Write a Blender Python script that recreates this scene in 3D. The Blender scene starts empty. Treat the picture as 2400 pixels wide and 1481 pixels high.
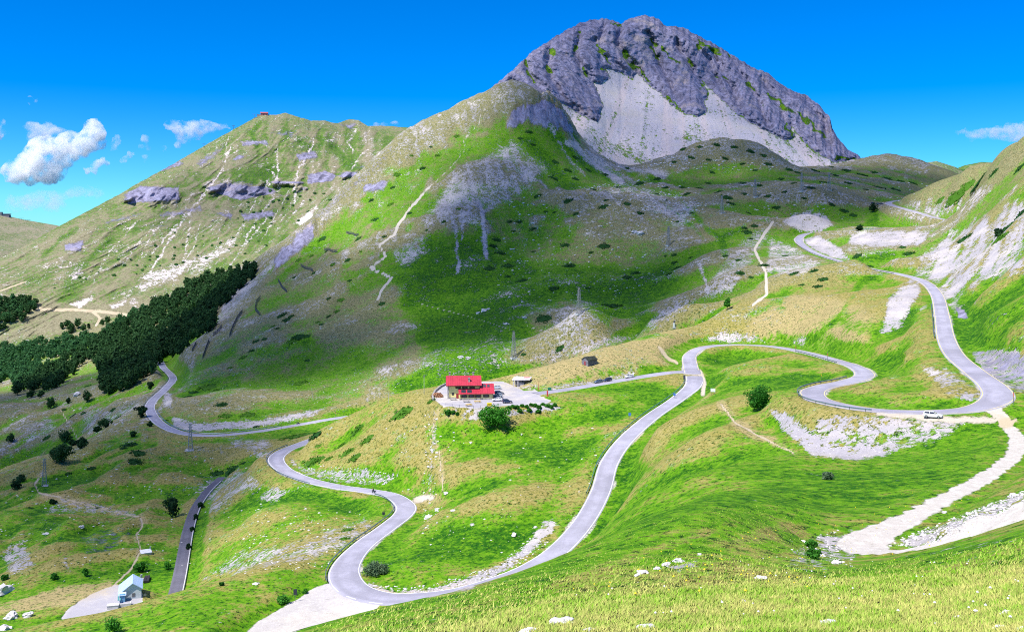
import bpy, bmesh, math, random
import numpy as np
from mathutils import Vector, Matrix, Euler

# ------------------------------------------------------------------ camera, sky, sun, exposure
SC = bpy.context.scene
COL = SC.collection
F = 2333.0            # focal length in photo pixels (photo 2400 x 1481)
VH = 560.0            # photo row of the horizon
cam = bpy.data.cameras.new("camera")
cam.sensor_width = 36.0
cam.lens = 36.0 * F / 2400.0
cam.shift_y = -(740.5 - VH) / 2400.0
cam.clip_start = 0.5
cam.clip_end = 60000.0
camo = bpy.data.objects.new("camera", cam)
camo.rotation_euler = (math.radians(90), 0, 0)
camo.location = (0, 0, 0)
COL.objects.link(camo)
SC.camera = camo

SUN = Vector((-0.43, -0.34, 0.84)).normalized()
EXPOSURE = 0.58
world = bpy.data.worlds.new("World")
SC.world = world
world.use_nodes = True
nt = world.node_tree
for n in list(nt.nodes):
    nt.nodes.remove(n)
wo = nt.nodes.new("ShaderNodeOutputWorld")
bg = nt.nodes.new("ShaderNodeBackground")
sky = nt.nodes.new("ShaderNodeTexSky")
sky.sky_type = 'NISHITA'
sky.sun_disc = False
sky.sun_elevation = math.asin(SUN.z)
sky.sun_rotation = math.atan2(SUN.x, SUN.y)
sky.altitude = 1900.0
sky.air_density = 1.0
sky.dust_density = 0.3
sky.ozone_density = 2.0
hsv = nt.nodes.new("ShaderNodeHueSaturation")
hsv.inputs["Saturation"].default_value = 1.75
hsv.inputs["Hue"].default_value = 0.5
tint = nt.nodes.new("ShaderNodeMix")
tint.data_type = 'RGBA'; tint.blend_type = 'MULTIPLY'
tint.inputs["Factor"].default_value = 1.0
tint.inputs[7].default_value = (0.33, 0.82, 1.17, 1)
bg.inputs[1].default_value = 0.105
nt.links.new(sky.outputs[0], hsv.inputs["Color"])
nt.links.new(hsv.outputs[0], tint.inputs[6])
nt.links.new(tint.outputs[2], bg.inputs[0])
nt.links.new(bg.outputs[0], wo.inputs[0])

sl = bpy.data.lights.new("sun", 'SUN')
sl.energy = 5.0
sl.angle = math.radians(0.5)
sl.color = (1.0, 0.95, 0.87)
slo = bpy.data.objects.new("sun", sl)
slo.rotation_euler = SUN.to_track_quat('Z', 'Y').to_euler()
COL.objects.link(slo)

SC.view_settings.view_transform = 'Standard'
SC.view_settings.look = 'None'
SC.view_settings.exposure = EXPOSURE
SC.view_settings.gamma = 1.0
SC.view_settings.use_curve_mapping = False
SC.cycles.max_bounces = 22
SC.cycles.filter_width = 1.05
SC.cycles.diffuse_bounces = 2
SC.cycles.glossy_bounces = 2
SC.cycles.transmission_bounces = 3
SC.cycles.transparent_max_bounces = 12
SC.cycles.volume_bounces = 20
SC.cycles.sample_clamp_indirect = 4.0
SC.cycles.use_denoising = False

RNG = np.random.default_rng(7)
random.seed(7)

# ------------------------------------------------------------------ numeric helpers
def sstep(a, b, x):
    t = np.clip((x - a) / (b - a), 0, 1)
    return t * t * (3 - 2 * t)

def _hash(ix, iy, seed):
    h = (ix.astype(np.int64) * 374761393 + iy.astype(np.int64) * 668265263 + seed * 1442695041) & 0xFFFFFFFF
    h = ((h ^ (h >> 13)) * 1274126177) & 0xFFFFFFFF
    h = h ^ (h >> 16)
    return (h & 0xFFFF) / 65535.0

def vnoise(x, y, seed=0):
    """gradient noise in about -1..1"""
    x0 = np.floor(x); y0 = np.floor(y)
    fx = x - x0; fy = y - y0
    ux = fx * fx * fx * (fx * (fx * 6 - 15) + 10); uy = fy * fy * fy * (fy * (fy * 6 - 15) + 10)
    r = 0
    out = []
    for dx in (0, 1):
        for dy in (0, 1):
            a = _hash(x0 + dx, y0 + dy, seed) * 2 * np.pi
            out.append(np.cos(a) * (fx - dx) + np.sin(a) * (fy - dy))
    n00, n01, n10, n11 = out
    return ((n00 * (1 - uy) + n01 * uy) * (1 - ux) + (n10 * (1 - uy) + n11 * uy) * ux) * 1.5

def fbm(x, y, octaves=4, seed=0, gain=0.5):
    a, f, s = 1.0, 1.0, 0
    tot = 0
    for i in range(octaves):
        s = s + a * vnoise(x * f + 17.3 * i, y * f - 9.1 * i, seed + i * 11)
        tot += a
        a *= gain; f *= 2.03
    return s / tot

def ridged(x, y, octaves=4, seed=0, gain=0.5):
    a, f, s, tot = 1.0, 1.0, 0, 0
    for i in range(octaves):
        s = s + a * (1 - 2.0 * np.abs(vnoise(x * f + 7.7 * i, y * f + 3.1 * i, seed + i * 7)))
        tot += a
        a *= gain; f *= 2.1
    return s / tot

def tps_fit(P, val, lam=2e-5):
    n = len(P)
    d2 = ((P[:, None, :] - P[None, :, :]) ** 2).sum(-1)
    K = 0.5 * d2 * np.log(d2 + 1e-12)
    K[np.arange(n), np.arange(n)] += lam
    A = np.zeros((n + 3, n + 3))
    A[:n, :n] = K
    A[:n, n] = 1; A[:n, n + 1:] = P
    A[n, :n] = 1; A[n + 1:, :n] = P.T
    b = np.zeros(n + 3); b[:n] = val
    return np.linalg.solve(A, b)

def tps_eval(P, w, Q):
    out = np.empty(len(Q))
    n = len(P)
    for i in range(0, len(Q), 20000):
        q = Q[i:i + 20000]
        d2 = ((q[:, None, :] - P[None, :, :]) ** 2).sum(-1)
        K = 0.5 * d2 * np.log(d2 + 1e-12)
        out[i:i + 20000] = K @ w[:n] + w[n] + q @ w[n + 1:]
    return out

def resize_grid(G, nr, nc):
    """cubic (Catmull-Rom) upsampling of a 2-D array"""
    def up(A, n, axis):
        A = np.moveaxis(A, axis, 0)
        m = A.shape[0]
        t = np.linspace(0, m - 1, n)
        i = np.clip(np.floor(t).astype(int), 0, m - 2)
        f = (t - i)[:, None]
        p0 = A[np.clip(i - 1, 0, m - 1)]; p1 = A[i]; p2 = A[i + 1]; p3 = A[np.clip(i + 2, 0, m - 1)]
        r = p1 + 0.5 * f * (p2 - p0 + f * (2 * p0 - 5 * p1 + 4 * p2 - p3 + f * (3 * (p1 - p2) + p3 - p0)))
        return np.moveaxis(r, 0, axis)
    return up(up(G, nr, 0), nc, 1)

def world_of(u, v, y):
    return np.stack([(u - 1200.0) / F * y, y + 0 * u, (VH - v) / F * y], -1)

def link(o, parent=None):
    COL.objects.link(o)
    if parent is not None:
        o.parent = parent
    return o

def tag(o, label=None, cat=None, group=None, kind=None):
    if label: o["label"] = label
    if cat: o["category"] = cat
    if group: o["group"] = group
    if kind: o["kind"] = kind
    return o

def mesh_np(name, verts, faces, smooth=True):
    """faces: (n,3) or (n,4) int array"""
    me = bpy.data.meshes.new(name)
    faces = np.asarray(faces); k = faces.shape[1]
    me.vertices.add(len(verts)); me.vertices.foreach_set("co", np.asarray(verts, np.float32).ravel())
    me.loops.add(faces.size); me.loops.foreach_set("vertex_index", faces.astype(np.int32).ravel())
    me.polygons.add(len(faces))
    me.polygons.foreach_set("loop_start", np.arange(0, faces.size, k, dtype=np.int32))
    me.polygons.foreach_set("use_smooth", np.full(len(faces), smooth))
    me.update(calc_edges=True)
    return me

def add_attr(me, name, rgba):
    a = me.color_attributes.new(name, 'FLOAT_COLOR', 'POINT')
    a.data.foreach_set("color", np.asarray(rgba, np.float32).ravel())

def grid_faces(nr, nc):
    idx = np.arange(nr * nc).reshape(nr, nc)
    return np.stack([idx[:-1, :-1], idx[:-1, 1:], idx[1:, 1:], idx[1:, :-1]], -1).reshape(-1, 4)

# ------------------------------------------------------------------ roads (photo column, row, distance, width)
MAIN_ROAD = [
    (375, 846, 1000, 6.2), (384, 862, 950, 6.2), (405, 885, 850, 6.2), (390, 908, 780, 6.2), (357, 940, 715, 6.4), (352, 962, 680, 6.6), (375, 992, 640, 6.6),
    (425, 1014, 606, 6.4), (500, 1020, 598, 6.2), (600, 1011, 603, 6.2), (700, 995, 612, 6.2), (780, 981, 622, 6.2), (850, 973, 632, 6.2), (900, 975, 628, 6.4),
    (915, 985, 612, 6.8), (890, 996, 585, 6.8), (830, 1006, 556, 6.4), (760, 1022, 525, 6.2), (695, 1044, 495, 6.2), (660, 1060, 472, 7.0), (647, 1078, 452, 7.2), (668, 1102, 430, 6.8),
    (720, 1124, 409, 6.4), (790, 1140, 393, 6.2), (870, 1151, 377, 6.2), (920, 1162, 365, 6.6), (950, 1184, 347, 7.0), (945, 1205, 336, 6.8),
    (905, 1237, 317, 6.4), (850, 1278, 296, 6.6), (815, 1318, 278, 7.6), (808, 1352, 264, 8.4), (835, 1383, 253, 8.6), (900, 1401, 246, 8.0),
    (980, 1400, 244, 7.0), (1070, 1388, 245, 6.4), (1160, 1363, 249, 6.4), (1240, 1332, 255, 6.4), (1310, 1287, 266, 6.4), (1370, 1220, 285, 6.2),
    (1408, 1150, 309, 6.2), (1428, 1085, 335, 6.2), (1465, 1032, 357, 6.2), (1525, 978, 385, 6.2), (1590, 933, 416, 6.4), (1627, 898, 439, 7.4),
    (1618, 858, 481, 7.2), (1618, 832, 508, 6.8), (1650, 814, 527, 6.4), (1715, 808, 538, 6.2), (1800, 811, 517, 6.2), (1880, 824, 474, 6.2),
    (1960, 845, 415, 6.2), (2010, 862, 376, 6.6), (2026, 880, 350, 7.0), (1990, 894, 325, 6.6), (1935, 905, 306, 6.6), (1905, 918, 292, 7.0), (1920, 936, 276, 6.6),
    (1990, 953, 257, 6.2), (2080, 963, 244, 6.0), (2190, 965, 237, 6.0), (2280, 958, 236, 6.6), (2335, 936, 241, 7.4), (2330, 908, 254, 7.2),
    (2285, 872, 279, 6.4), (2238, 832, 314, 6.2), (2217, 790, 352, 6.0), (2208, 740, 408, 5.8), (2195, 690, 485, 5.8), (2165, 660, 548, 5.8),
    (2110, 643, 602, 5.8), (2030, 628, 660, 5.8), (1960, 610, 722, 5.8), (1905, 590, 782, 6.0), (1874, 568, 840, 7.0), (1878, 553, 872, 7.0),
    (1905, 545, 885, 6.2), (1960, 541, 860, 6.0), (2060, 537, 815, 6.0), (2150, 534, 800, 6.0), (2225, 530, 805, 6.4), (2255, 524, 825, 6.6), (2240, 518, 845, 6.4),
    (2195, 511, 868, 6.0), (2140, 495, 915, 6.0), (2090, 481, 975, 6.4), (2085, 474, 1010, 6.4), (2120, 468, 1040, 6.0), (2180, 462, 1080, 6.0)]
REFUGE_ROAD = [(1620, 872, 466, 9.0), (1580, 872, 466, 7.0), (1520, 880, 460, 6.4), (1430, 895, 450, 6.2), (1330, 912, 438, 6.2), (1255, 922, 430, 6.6)]
OLD_ROAD = [(520, 1118, 520, 3.9), (486, 1150, 487, 3.9), (458, 1190, 441, 3.9), (441, 1240, 399, 3.9), (431, 1290, 366, 3.9), (422, 1340, 338, 3.9), (412, 1385, 316, 3.9), (400, 1425, 300, 3.9)]
TRACK = [(2310, 976, 238, 4.5), (2362, 1000, 222, 3.4), (2385, 1032, 203, 3.2), (2372, 1070, 181, 3.1), (2315, 1114, 158, 3.1), (2230, 1160, 139, 3.1), (2130, 1213, 123, 3.4), (2052, 1250, 114, 4.6),
         (2024, 1280, 108, 5.6), (2080, 1290, 102, 6.4), (2190, 1269, 97, 8.4), (2300, 1237, 95, 11.0), (2400, 1200, 93, 13.0), (2560, 1140, 91, 13.0)]

def polyline_world(pts, step):
    P = np.array([(*world_of(np.float64(u), np.float64(v), np.float64(y)), w) for u, v, y, w in pts])
    # Catmull-Rom, then smooth the heights along the way
    out = []
    n = len(P)
    for i in range(n - 1):
        p0 = P[max(i - 1, 0)]; p1 = P[i]; p2 = P[i + 1]; p3 = P[min(i + 2, n - 1)]
        m = max(2, int(np.linalg.norm((p2 - p1)[:3]) / step))
        for t in np.arange(m) / m:
            out.append(p1 + 0.5 * t * (p2 - p0 + t * (2 * p0 - 5 * p1 + 4 * p2 - p3 + t * (3 * (p1 - p2) + p3 - p0))))
    out.append(P[-1])
    return np.array(out)

ROADS = {k: polyline_world(p, 1.6) for k, p in dict(main=MAIN_ROAD, refuge=REFUGE_ROAD, old=OLD_ROAD, track=TRACK).items()}

# ------------------------------------------------------------------ terrain control points
CP = [
 # under and beside the camera, foreground slope
 (300,1800,35),(500,1750,26),(1200,1750,12),(2000,1680,10),(2700,1600,9),(-300,1800,60),(1200,2100,6),(2700,2000,5),(-300,2300,20),(300,2300,14),
 (1000,1481,40),(1000,1440,52),(1300,1481,32),(1300,1400,50),(1300,1345,70),(1600,1481,30),(1600,1400,42),(1600,1300,66),(1600,1240,90),
 (1700,1480,28),(1700,1400,38),(1700,1300,60),(1700,1200,100),(2100,1350,56),(2100,1420,38),(2100,1481,27),(2300,1481,24),(2300,1400,32),(2300,1330,44),
 (2400,1481,22),(2400,1380,32),(2400,1300,44),(2700,1481,18),(2700,1250,45),(2700,1120,75),(2700,1000,150),(2700,800,230),(2700,600,330),(2700,400,450),(3000,1300,20),(3000,700,200),(3000,300,350),
 # foreground crest and the hidden drop behind it
 (400,1610,46),(560,1540,52),(700,1484,60),(790,1453,64),(880,1426,68),(980,1405,73),(1080,1383,78),(1160,1360,82),(1230,1338,86),(1300,1312,91),(1370,1282,97),(1440,1250,112),
 (400,1640,100),(560,1580,105),(700,1525,110),(880,1470,110),(1080,1440,120),(1230,1400,130),(1370,1340,150),
 (560,1540,170),(700,1500,170),(880,1462,170),(1080,1430,180),(1230,1390,190),(1370,1300,210),
 (1500,1220,122),(1500,1178,200),(1490,1130,285),(1600,1185,118),(1600,1120,190),(1600,1050,270),(1550,1000,330),(1600,960,378),(1660,900,425),
 # right foreground crest in front of the track
 (1960,1328,80),(2100,1308,70),(2180,1301,65),(2260,1292,60),(2330,1281,57),(2400,1266,54),(2500,1238,50),
 (1890,1290,98),(1900,1350,68),(1900,1235,115),(1900,1180,142),(1900,1120,175),(1900,1060,212),(1800,1150,150),(1800,1080,200),(1800,1020,262),
 (1830,1012,272),(1950,1077,226),(2060,1070,216),(2150,1040,219),(2230,1015,220),(2100,1100,188),(2100,1150,155),(2220,1090,176),(2300,1060,186),(2250,1215,110),(2150,1245,112),
 # meadow between the hairpins
 (1700,1150,140),(1700,1100,190),(1700,1000,272),(1700,950,325),(1750,850,448),(1850,870,402),(1800,905,366),(1780,960,312),(1850,943,290),(2050,920,272),(2200,915,256),(2100,870,322),(2200,868,292),(1720,880,420),
 # right hillside
 (2400,962,235),(2400,885,262),(2400,826,272),(2300,815,312),(2400,750,300),(2400,700,325),(2400,600,410),(2400,500,530),(2400,400,670),(2300,700,425),(2300,600,545),(2300,500,690),(2230,640,565),(2280,760,365),
 (2400,330,760),(2330,365,830),(2260,397,900),(2200,425,950),(2130,455,1010),(2105,467,1022),(2400,400,900),(2330,430,980),(2260,460,1050),(2200,480,1100),
 (2550,262,680),(2550,340,820),(2200,585,685),(2185,548,752),(2250,500,780),(2200,470,905),(2300,450,790),
 # below the upper road
 (1800,600,780),(1800,650,672),(1800,700,602),(1800,755,545),(1900,700,560),(1900,760,505),(1950,650,610),(2000,700,520),(2000,780,440),(2100,700,470),(2100,800,388),(2100,850,332),(2150,760,418),(2030,608,655),(2060,585,725),(2060,560,760),(1960,570,800),
 (1890,518,900),(1893,496,920),(1893,520,975),(1832,530,905),(1958,528,905),
 # crest in front of the valley, right part
 (1600,768,562),(1700,724,592),(1780,692,612),(1600,760,622),(1700,705,655),(1780,668,680),(1720,780,550),(1640,790,548),
 # spur with the refuge
 (1480,930,420),(1560,930,422),(1440,1000,376),(1330,1040,368),(1250,1000,392),(1330,955,404),(1170,1000,388),(1100,1020,386),(1100,1100,350),(1000,1050,385),(1000,1130,355),(900,1000,426),(900,1080,398),(800,1035,458),(760,1090,428),
 (1050,1180,330),(1200,1150,312),(1200,1210,293),(1050,1260,290),(950,1320,270),(1200,1290,272),(1000,1372,250),(1300,1180,304),(1300,1100,338),
 (700,1038,480),(780,998,472),(870,958,461),(950,931,452),(1010,914,446),(1060,925,433),(1160,897,468),(1180,960,394),(1100,950,405),(1050,950,410),(1250,935,415),(1280,925,424),
 (1200,890,470),(1300,860,472),(1375,853,470),(1180,885,476),(1250,870,482),(1330,845,490),(1420,815,505),(1500,795,520),(1560,780,535),
 (700,1065,520),(780,1030,520),(870,1000,520),(950,975,530),(1010,955,540),(1100,940,540),(1180,930,545),(1330,905,552),(1420,870,570),(1500,845,590),(1600,795,620),
 # left of the lower road, crest of the near spur
 (700,1200,350),(600,1200,370),(700,1280,302),(600,1290,320),(750,1330,268),(600,1330,276),(450,1375,262),(330,1410,255),(150,1450,250),(0,1481,246),(-200,1530,240),
 (600,1400,246),(450,1440,233),(700,1430,237),(620,1470,224),(300,1475,230),(800,1440,235),(0,1540,215),
 # bottom of the small valley with the shed
 (450,1410,292),(300,1400,305),(200,1430,292),(100,1400,312),(0,1430,300),(500,1250,372),(560,1230,372),(300,1300,357),(200,1250,396),(330,1215,425),(100,1330,346),(0,1300,372),(0,1200,462),(100,1150,492),(200,1135,508),(350,1130,505),
 (-200,1300,400),(-200,1450,330),(240,1390,312),(150,1480,270),(350,1440,280),
 (320,975,662),(240,1030,612),(160,1085,562),(85,1130,522),(0,1180,482),(160,1050,720),(85,1090,680),(0,1110,700),(150,1000,790),(60,1000,810),(30,940,905),(240,960,805),(250,920,872),(320,930,762),(300,900,862),(-200,1100,760),(-200,950,1000),
 (500,1050,562),(550,1100,512),(450,1115,512),(600,1060,540),(720,1022,562),(420,1060,560),
 # valley behind the spur and the slope of the central mountain
 (850,1005,602),(1000,955,622),(1180,872,650),(1330,840,652),(1500,790,662),(1560,762,665),(1000,905,655),(870,950,645),
 (560,985,632),(700,958,655),(450,978,645),(430,930,722),(500,920,702),(600,900,722),(800,920,684),(800,850,762),(600,800,842),(450,880,782),(430,830,905),(500,760,962),(560,700,1012),(640,610,1082),
 (640,597,1092),(700,535,1132),(800,440,1192),(900,345,1242),(960,300,1262),(1050,260,1276),(1100,235,1286),(1160,205,1300),(1200,188,1312),
 (640,690,1200),(700,640,1260),(800,530,1330),(900,430,1390),(960,370,1400),(1050,320,1410),(1160,270,1420),
 (700,700,932),(700,600,1042),(800,600,992),(800,700,892),(800,520,1092),(900,500,1072),(900,600,952),(900,700,862),(900,800,772),(1000,400,1142),(1000,500,1032),(1000,600,932),(1000,700,842),(1000,800,742),
 (1080,870,655),(1100,300,1212),(1100,400,1102),(1100,500,1002),(1100,600,912),(1100,700,822),(1100,800,722),(1200,300,1202),(1200,400,1112),(1200,500,1022),(1200,600,922),(1200,700,802),(1200,800,702),
 (1300,500,1002),(1400,458,1012),(1480,470,1010),(1330,458,1020),(1400,550,930),(1400,650,830),(1300,600,902),(1300,700,792),(1300,780,692),(1500,600,880),(1500,700,762),(1600,620,832),(1600,690,705),(1400,760,705),(1640,670,725),(1560,530,930),(1610,575,860),
 (1360,722,690),(1360,785,655),(1360,728,740),(1290,755,680),(1430,750,675),(1700,640,705),(1520,740,662),
 (1300,438,1082),(1400,445,1090),(1500,455,1072),(1600,480,1002),(1600,520,942),(1700,550,882),(1700,500,952),(1700,450,1052),(1800,520,905),(1800,470,1002),(1800,430,1122),(1900,470,985),(1900,430,1122),(2000,475,1000),(2000,440,1102),(1500,420,1182),(1400,400,1202),(1600,420,1182),(1650,600,802),(2060,462,1045),
 (1350,330,1262),(1450,392,1292),(1540,400,1312),(1280,240,1252),(1340,312,1242),(1420,372,1272),(1690,400,1232),(1690,328,1292),(1620,338,1290),(1560,365,1285),(1760,335,1292),(1830,368,1302),(1690,360,1360),(1850,395,1310),(1930,395,1350),
 (2000,378,1450),(2060,362,1502),(2120,365,1502),(2180,385,1482),(2240,410,1452),(2060,420,1252),(2150,432,1302),(2060,385,1620),(2180,410,1600),(1900,410,1500),
 # forest slope and far valley floor
 (600,635,1182),(500,700,1152),(400,760,1122),(400,842,985),(300,800,1152),(300,872,985),(200,850,1102),(200,890,992),(100,860,1202),(100,902,1025),(0,860,1302),(330,730,1402),(200,790,1402),(0,810,1502),(460,665,1352),(600,610,1402),(300,745,1602),(100,765,1652),(0,795,1602),(-300,850,1500),(-300,780,1700),(600,690,1650),(900,520,1650),(1200,420,1700),(1500,440,1650),(2000,440,1700),(2400,450,1500),(2700,350,900),(2700,450,1400),(2700,500,1700),
]
# ------------------------------------------------------------------ the ground sheet: one mesh that follows the land out to 1700 m
for key in ("main", "refuge", "old", "track"):
    src = dict(main=MAIN_ROAD, refuge=REFUGE_ROAD, old=OLD_ROAD, track=TRACK)[key]
    CP += [(u, v, y) for u, v, y, w in src]
CP = np.array(CP, float)
def dom(u, y):
    return np.stack([u / F, np.log(y)], -1)
GP = dom(CP[:, 0], CP[:, 2])
GW = tps_fit(GP, CP[:, 1], 1e-5)
U0, U1, S0, S1 = -260.0, 2660.0, math.log(7.0), math.log(1720.0)
NC, NR = 780, 860
cu, cs = np.linspace(U0, U1, 196), np.linspace(S0, S1, 216)
QU, QS = np.meshgrid(cu, cs)
Vg = tps_eval(GP, GW, np.stack([QU.ravel() / F, QS.ravel()], -1)).reshape(QU.shape)
Vg = resize_grid(Vg, NR, NC)
gu, gs = np.linspace(U0, U1, NC), np.linspace(S0, S1, NR)
GU, GS = np.meshgrid(gu, gs)
GY = np.exp(GS)
GX = (GU - 1200) / F * GY
GZ = (VH - Vg) / F * GY

# small relief
amp = sstep(40, 900, GY)
GZ += 7.0 * fbm(GX / 135 + 3, GY / 135, 2, 4) * sstep(560, 760, GY) * (1 - sstep(1150, 1300, GY))
GZ += (0.5 + 2.6 * amp) * fbm(GX / 70, GY / 70, 3, 3) * sstep(150, 500, GY)
GZ += (0.12 + 0.5 * amp) * fbm(GX / 14, GY / 14, 3, 5)
GZ += 0.06 * fbm(GX / 2.2, GY / 2.2, 3, 9) * (1 - sstep(90, 300, GY))
# gullies on the central mountain
gul = sstep(850, 1000, GY) * sstep(600, 760, GU) * (1 - sstep(1500, 1700, GU))
GZ += gul * 2.2 * (ridged((GX + 0.25 * GY) / 34 + 0.15 * fbm(GX / 60, GY / 60, 2, 41), GY / 420, 2, 21) - 0.3)
GZ += gul * 3.2 * fbm(GX / 24, GY / 24, 4, 23, .6)
# folded banks of the small valley at the left
lf = sstep(300, 380, GY) * (1 - sstep(880, 980, GY)) * (1 - sstep(330, 480, GU))
GZ += lf * (4.5 * ridged(GX / 55 + .4 * fbm(GX / 60, GY / 60, 2, 27), GY / 120, 3, 28) + 3.0 * fbm(GX / 30, GY / 30, 3, 29) - 1.5)
# hummocky moraine
mor = sstep(950, 1060, GY) * sstep(1300, 1500, GU)
GZ += mor * 3.5 * fbm(GX / 32, GY / 32, 3, 31)

# craggy outcrops in the grassy slope (moved once the outlines are known)
def crag(poly, height, feather, su, sv, seed):
    P = np.array(poly, float)
    Vn = VH - GZ / GY * F
    m = (GU > P[:, 0].min() - 40) & (GU < P[:, 0].max() + 40) & (Vn > P[:, 1].min() - 40) & (Vn < P[:, 1].max() + 40) & (GY > 900)
    ii = np.nonzero(m)
    sd = poly_sd(P, GU[ii], Vn[ii])
    k = 1 - sstep(-feather, feather, sd)
    r = ridged(GX[ii] / su + .3 * fbm(GX[ii] / 40, GY[ii] / 40, 2, seed), GY[ii] / sv, 3, seed + 1, .6)
    GZ[ii] += k * height * (.45 + .55 * r + .5 * fbm(GX[ii] / 6, GY[ii] / 6, 2, seed + 2))

def road_field(R, X, Y, reach):
    """distance to the road and the road's height beside each terrain vertex"""
    D = np.full(X.shape, 1e9); H = np.zeros(X.shape); W = np.zeros(X.shape)
    for i in range(0, len(R) - 1, 24):
        seg = R[i:i + 25]
        m = (X > seg[:, 0].min() - reach) & (X < seg[:, 0].max() + reach) & (Y > seg[:, 1].min() - reach) & (Y < seg[:, 1].max() + reach)
        if not m.any():
            continue
        ii = np.nonzero(m)
        px, py = X[ii], Y[ii]
        a, b = seg[:-1], seg[1:]
        dx, dy = (b - a)[:, 0], (b - a)[:, 1]
        L2 = dx * dx + dy * dy + 1e-9
        t = np.clip(((px[:, None] - a[:, 0]) * dx + (py[:, None] - a[:, 1]) * dy) / L2, 0, 1)
        ex = px[:, None] - (a[:, 0] + t * dx); ey = py[:, None] - (a[:, 1] + t * dy)
        d = np.hypot(ex, ey)
        j = d.argmin(1); r = np.arange(len(j))
        dd = d[r, j]; tt = t[r, j]
        h = a[j, 2] + tt * (b - a)[j, 2]; w = a[j, 3] + tt * (b - a)[j, 3]
        better = dd < D[ii]
        sel = tuple(q[better] for q in ii)
        D[sel] = dd[better]; H[sel] = h[better]; W[sel] = w[better]
    return D, H, W

# the refuge yard and two lay-bys are level pads
PADS = [  # polygon in photo pixels, height
    ("yard", [(1012, 930), (1035, 905), (1060, 896), (1120, 894), (1175, 893), (1205, 905), (1225, 915), (1255, 915), (1262, 930), (1290, 938), (1270, 950), (1190, 950), (1110, 956), (1040, 950)], -67.6),
    ("layby", [(770, 1372), (790, 1392), (840, 1415), (890, 1424), (870, 1440), (800, 1460), (700, 1500), (560, 1500), (610, 1455), (690, 1410), (745, 1375)], -90.0),
    ("shedpad", [(145, 1450), (170, 1420), (230, 1385), (275, 1370), (330, 1385), (330, 1410), (250, 1440), (190, 1455)], -109.6),
]
def pad_world(poly, z):
    out = []
    for u, v in poly:
        y = z * F / (VH - v)
        out.append(((u - 1200) / F * y, y))
    return np.array(out)

def poly_sd(P, X, Y):
    """signed distance to polygon, negative inside"""
    n = len(P)
    D = np.full(X.shape, 1e18); inside = np.zeros(X.shape, bool)
    for i in range(n):
        ax, ay = P[i]; bx, by = P[(i + 1) % n]
        dx, dy = bx - ax, by - ay
        t = np.clip(((X - ax) * dx + (Y - ay) * dy) / (dx * dx + dy * dy + 1e-12), 0, 1)
        D = np.minimum(D, (X - ax - t * dx) ** 2 + (Y - ay - t * dy) ** 2)
        c = ((ay > Y) != (by > Y)) & (X < (bx - ax) * (Y - ay) / (by - ay + 1e-12) + ax)
        inside ^= c
    D = np.sqrt(D)
    return np.where(inside, -D, D)

crag([(1185,305),(1198,262),(1240,245),(1280,232),(1320,258),(1352,318),(1300,302),(1250,292)], 17, 7, 17, 60, 400)
crag([(640,605),(700,548),(735,522),(745,555),(690,605),(645,640)], 7, 10, 14, 30, 410)
crag([(680,555),(800,445),(960,308),(930,352),(830,452),(710,566)], 5, 10, 16, 34, 420)
RD = {}
for key, inner, outer in (("old", 1.2, 7.0), ("track", 0.8, 6.0), ("main", 2.0, 13.0), ("refuge", 1.6, 11.0)):
    D, H, W = road_field(ROADS[key], GX, GY, 22.0)
    RD[key] = (D, W)
    e = D - W / 2
    k = 1 - sstep(inner, outer, e)
    GZ = np.where(e < outer, GZ * (1 - k) + (H - 0.10) * k, GZ)
PADW = {}
for nm, poly, z in PADS:
    P = pad_world(poly, z)
    PADW[nm] = (P, z)
    m = (GX > P[:, 0].min() - 15) & (GX < P[:, 0].max() + 15) & (GY > P[:, 1].min() - 15) & (GY < P[:, 1].max() + 15)
    ii = np.nonzero(m)
    sd = poly_sd(P, GX[ii], GY[ii])
    k = 1 - sstep(0.5, 7.0, sd)
    near = np.minimum.reduce([np.clip((RD[q][0][ii] - RD[q][1][ii] / 2) / 6.0, 0, 1) for q in ("main", "refuge")])
    GZ[ii] = GZ[ii] * (1 - k * near) + (z - 0.06) * k * near
GV = VH - GZ / GY * F

def ground_z(x, y):
    """height of the finished ground at world x, y"""
    u = 1200 + F * x / y; s = math.log(y)
    c = (u - U0) / (U1 - U0) * (NC - 1); r = (s - S0) / (S1 - S0) * (NR - 1)
    c = min(max(c, 0), NC - 1.001); r = min(max(r, 0), NR - 1.001)
    i, j = int(r), int(c); a, b = r - i, c - j
    return float(GZ[i, j] * (1 - a) * (1 - b) + GZ[i, j + 1] * (1 - a) * b + GZ[i + 1, j] * a * (1 - b) + GZ[i + 1, j + 1] * a * b)

def seen(u, v, ymin=8.0):
    """the ground point that shows at photo pixel u, v"""
    c = (u - U0) / (U1 - U0) * (NC - 1); j = int(min(max(c, 0), NC - 2)); b = c - j
    colv = GV[:, j] * (1 - b) + GV[:, j + 1] * b
    r0 = max(0, int((math.log(ymin) - S0) / (S1 - S0) * (NR - 1)))
    hit = np.nonzero(colv[r0:] <= v)[0]
    if len(hit) == 0:
        y = 1500.0
    else:
        r = r0 + hit[0]
        s = gs[r]
        if r > 0 and colv[r - 1] > v:
            s = gs[r - 1] + (gs[r] - gs[r - 1]) * (colv[r - 1] - v) / (colv[r - 1] - colv[r])
        y = math.exp(s)
    x = (u - 1200) / F * y
    return Vector((x, y, ground_z(x, y)))
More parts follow.
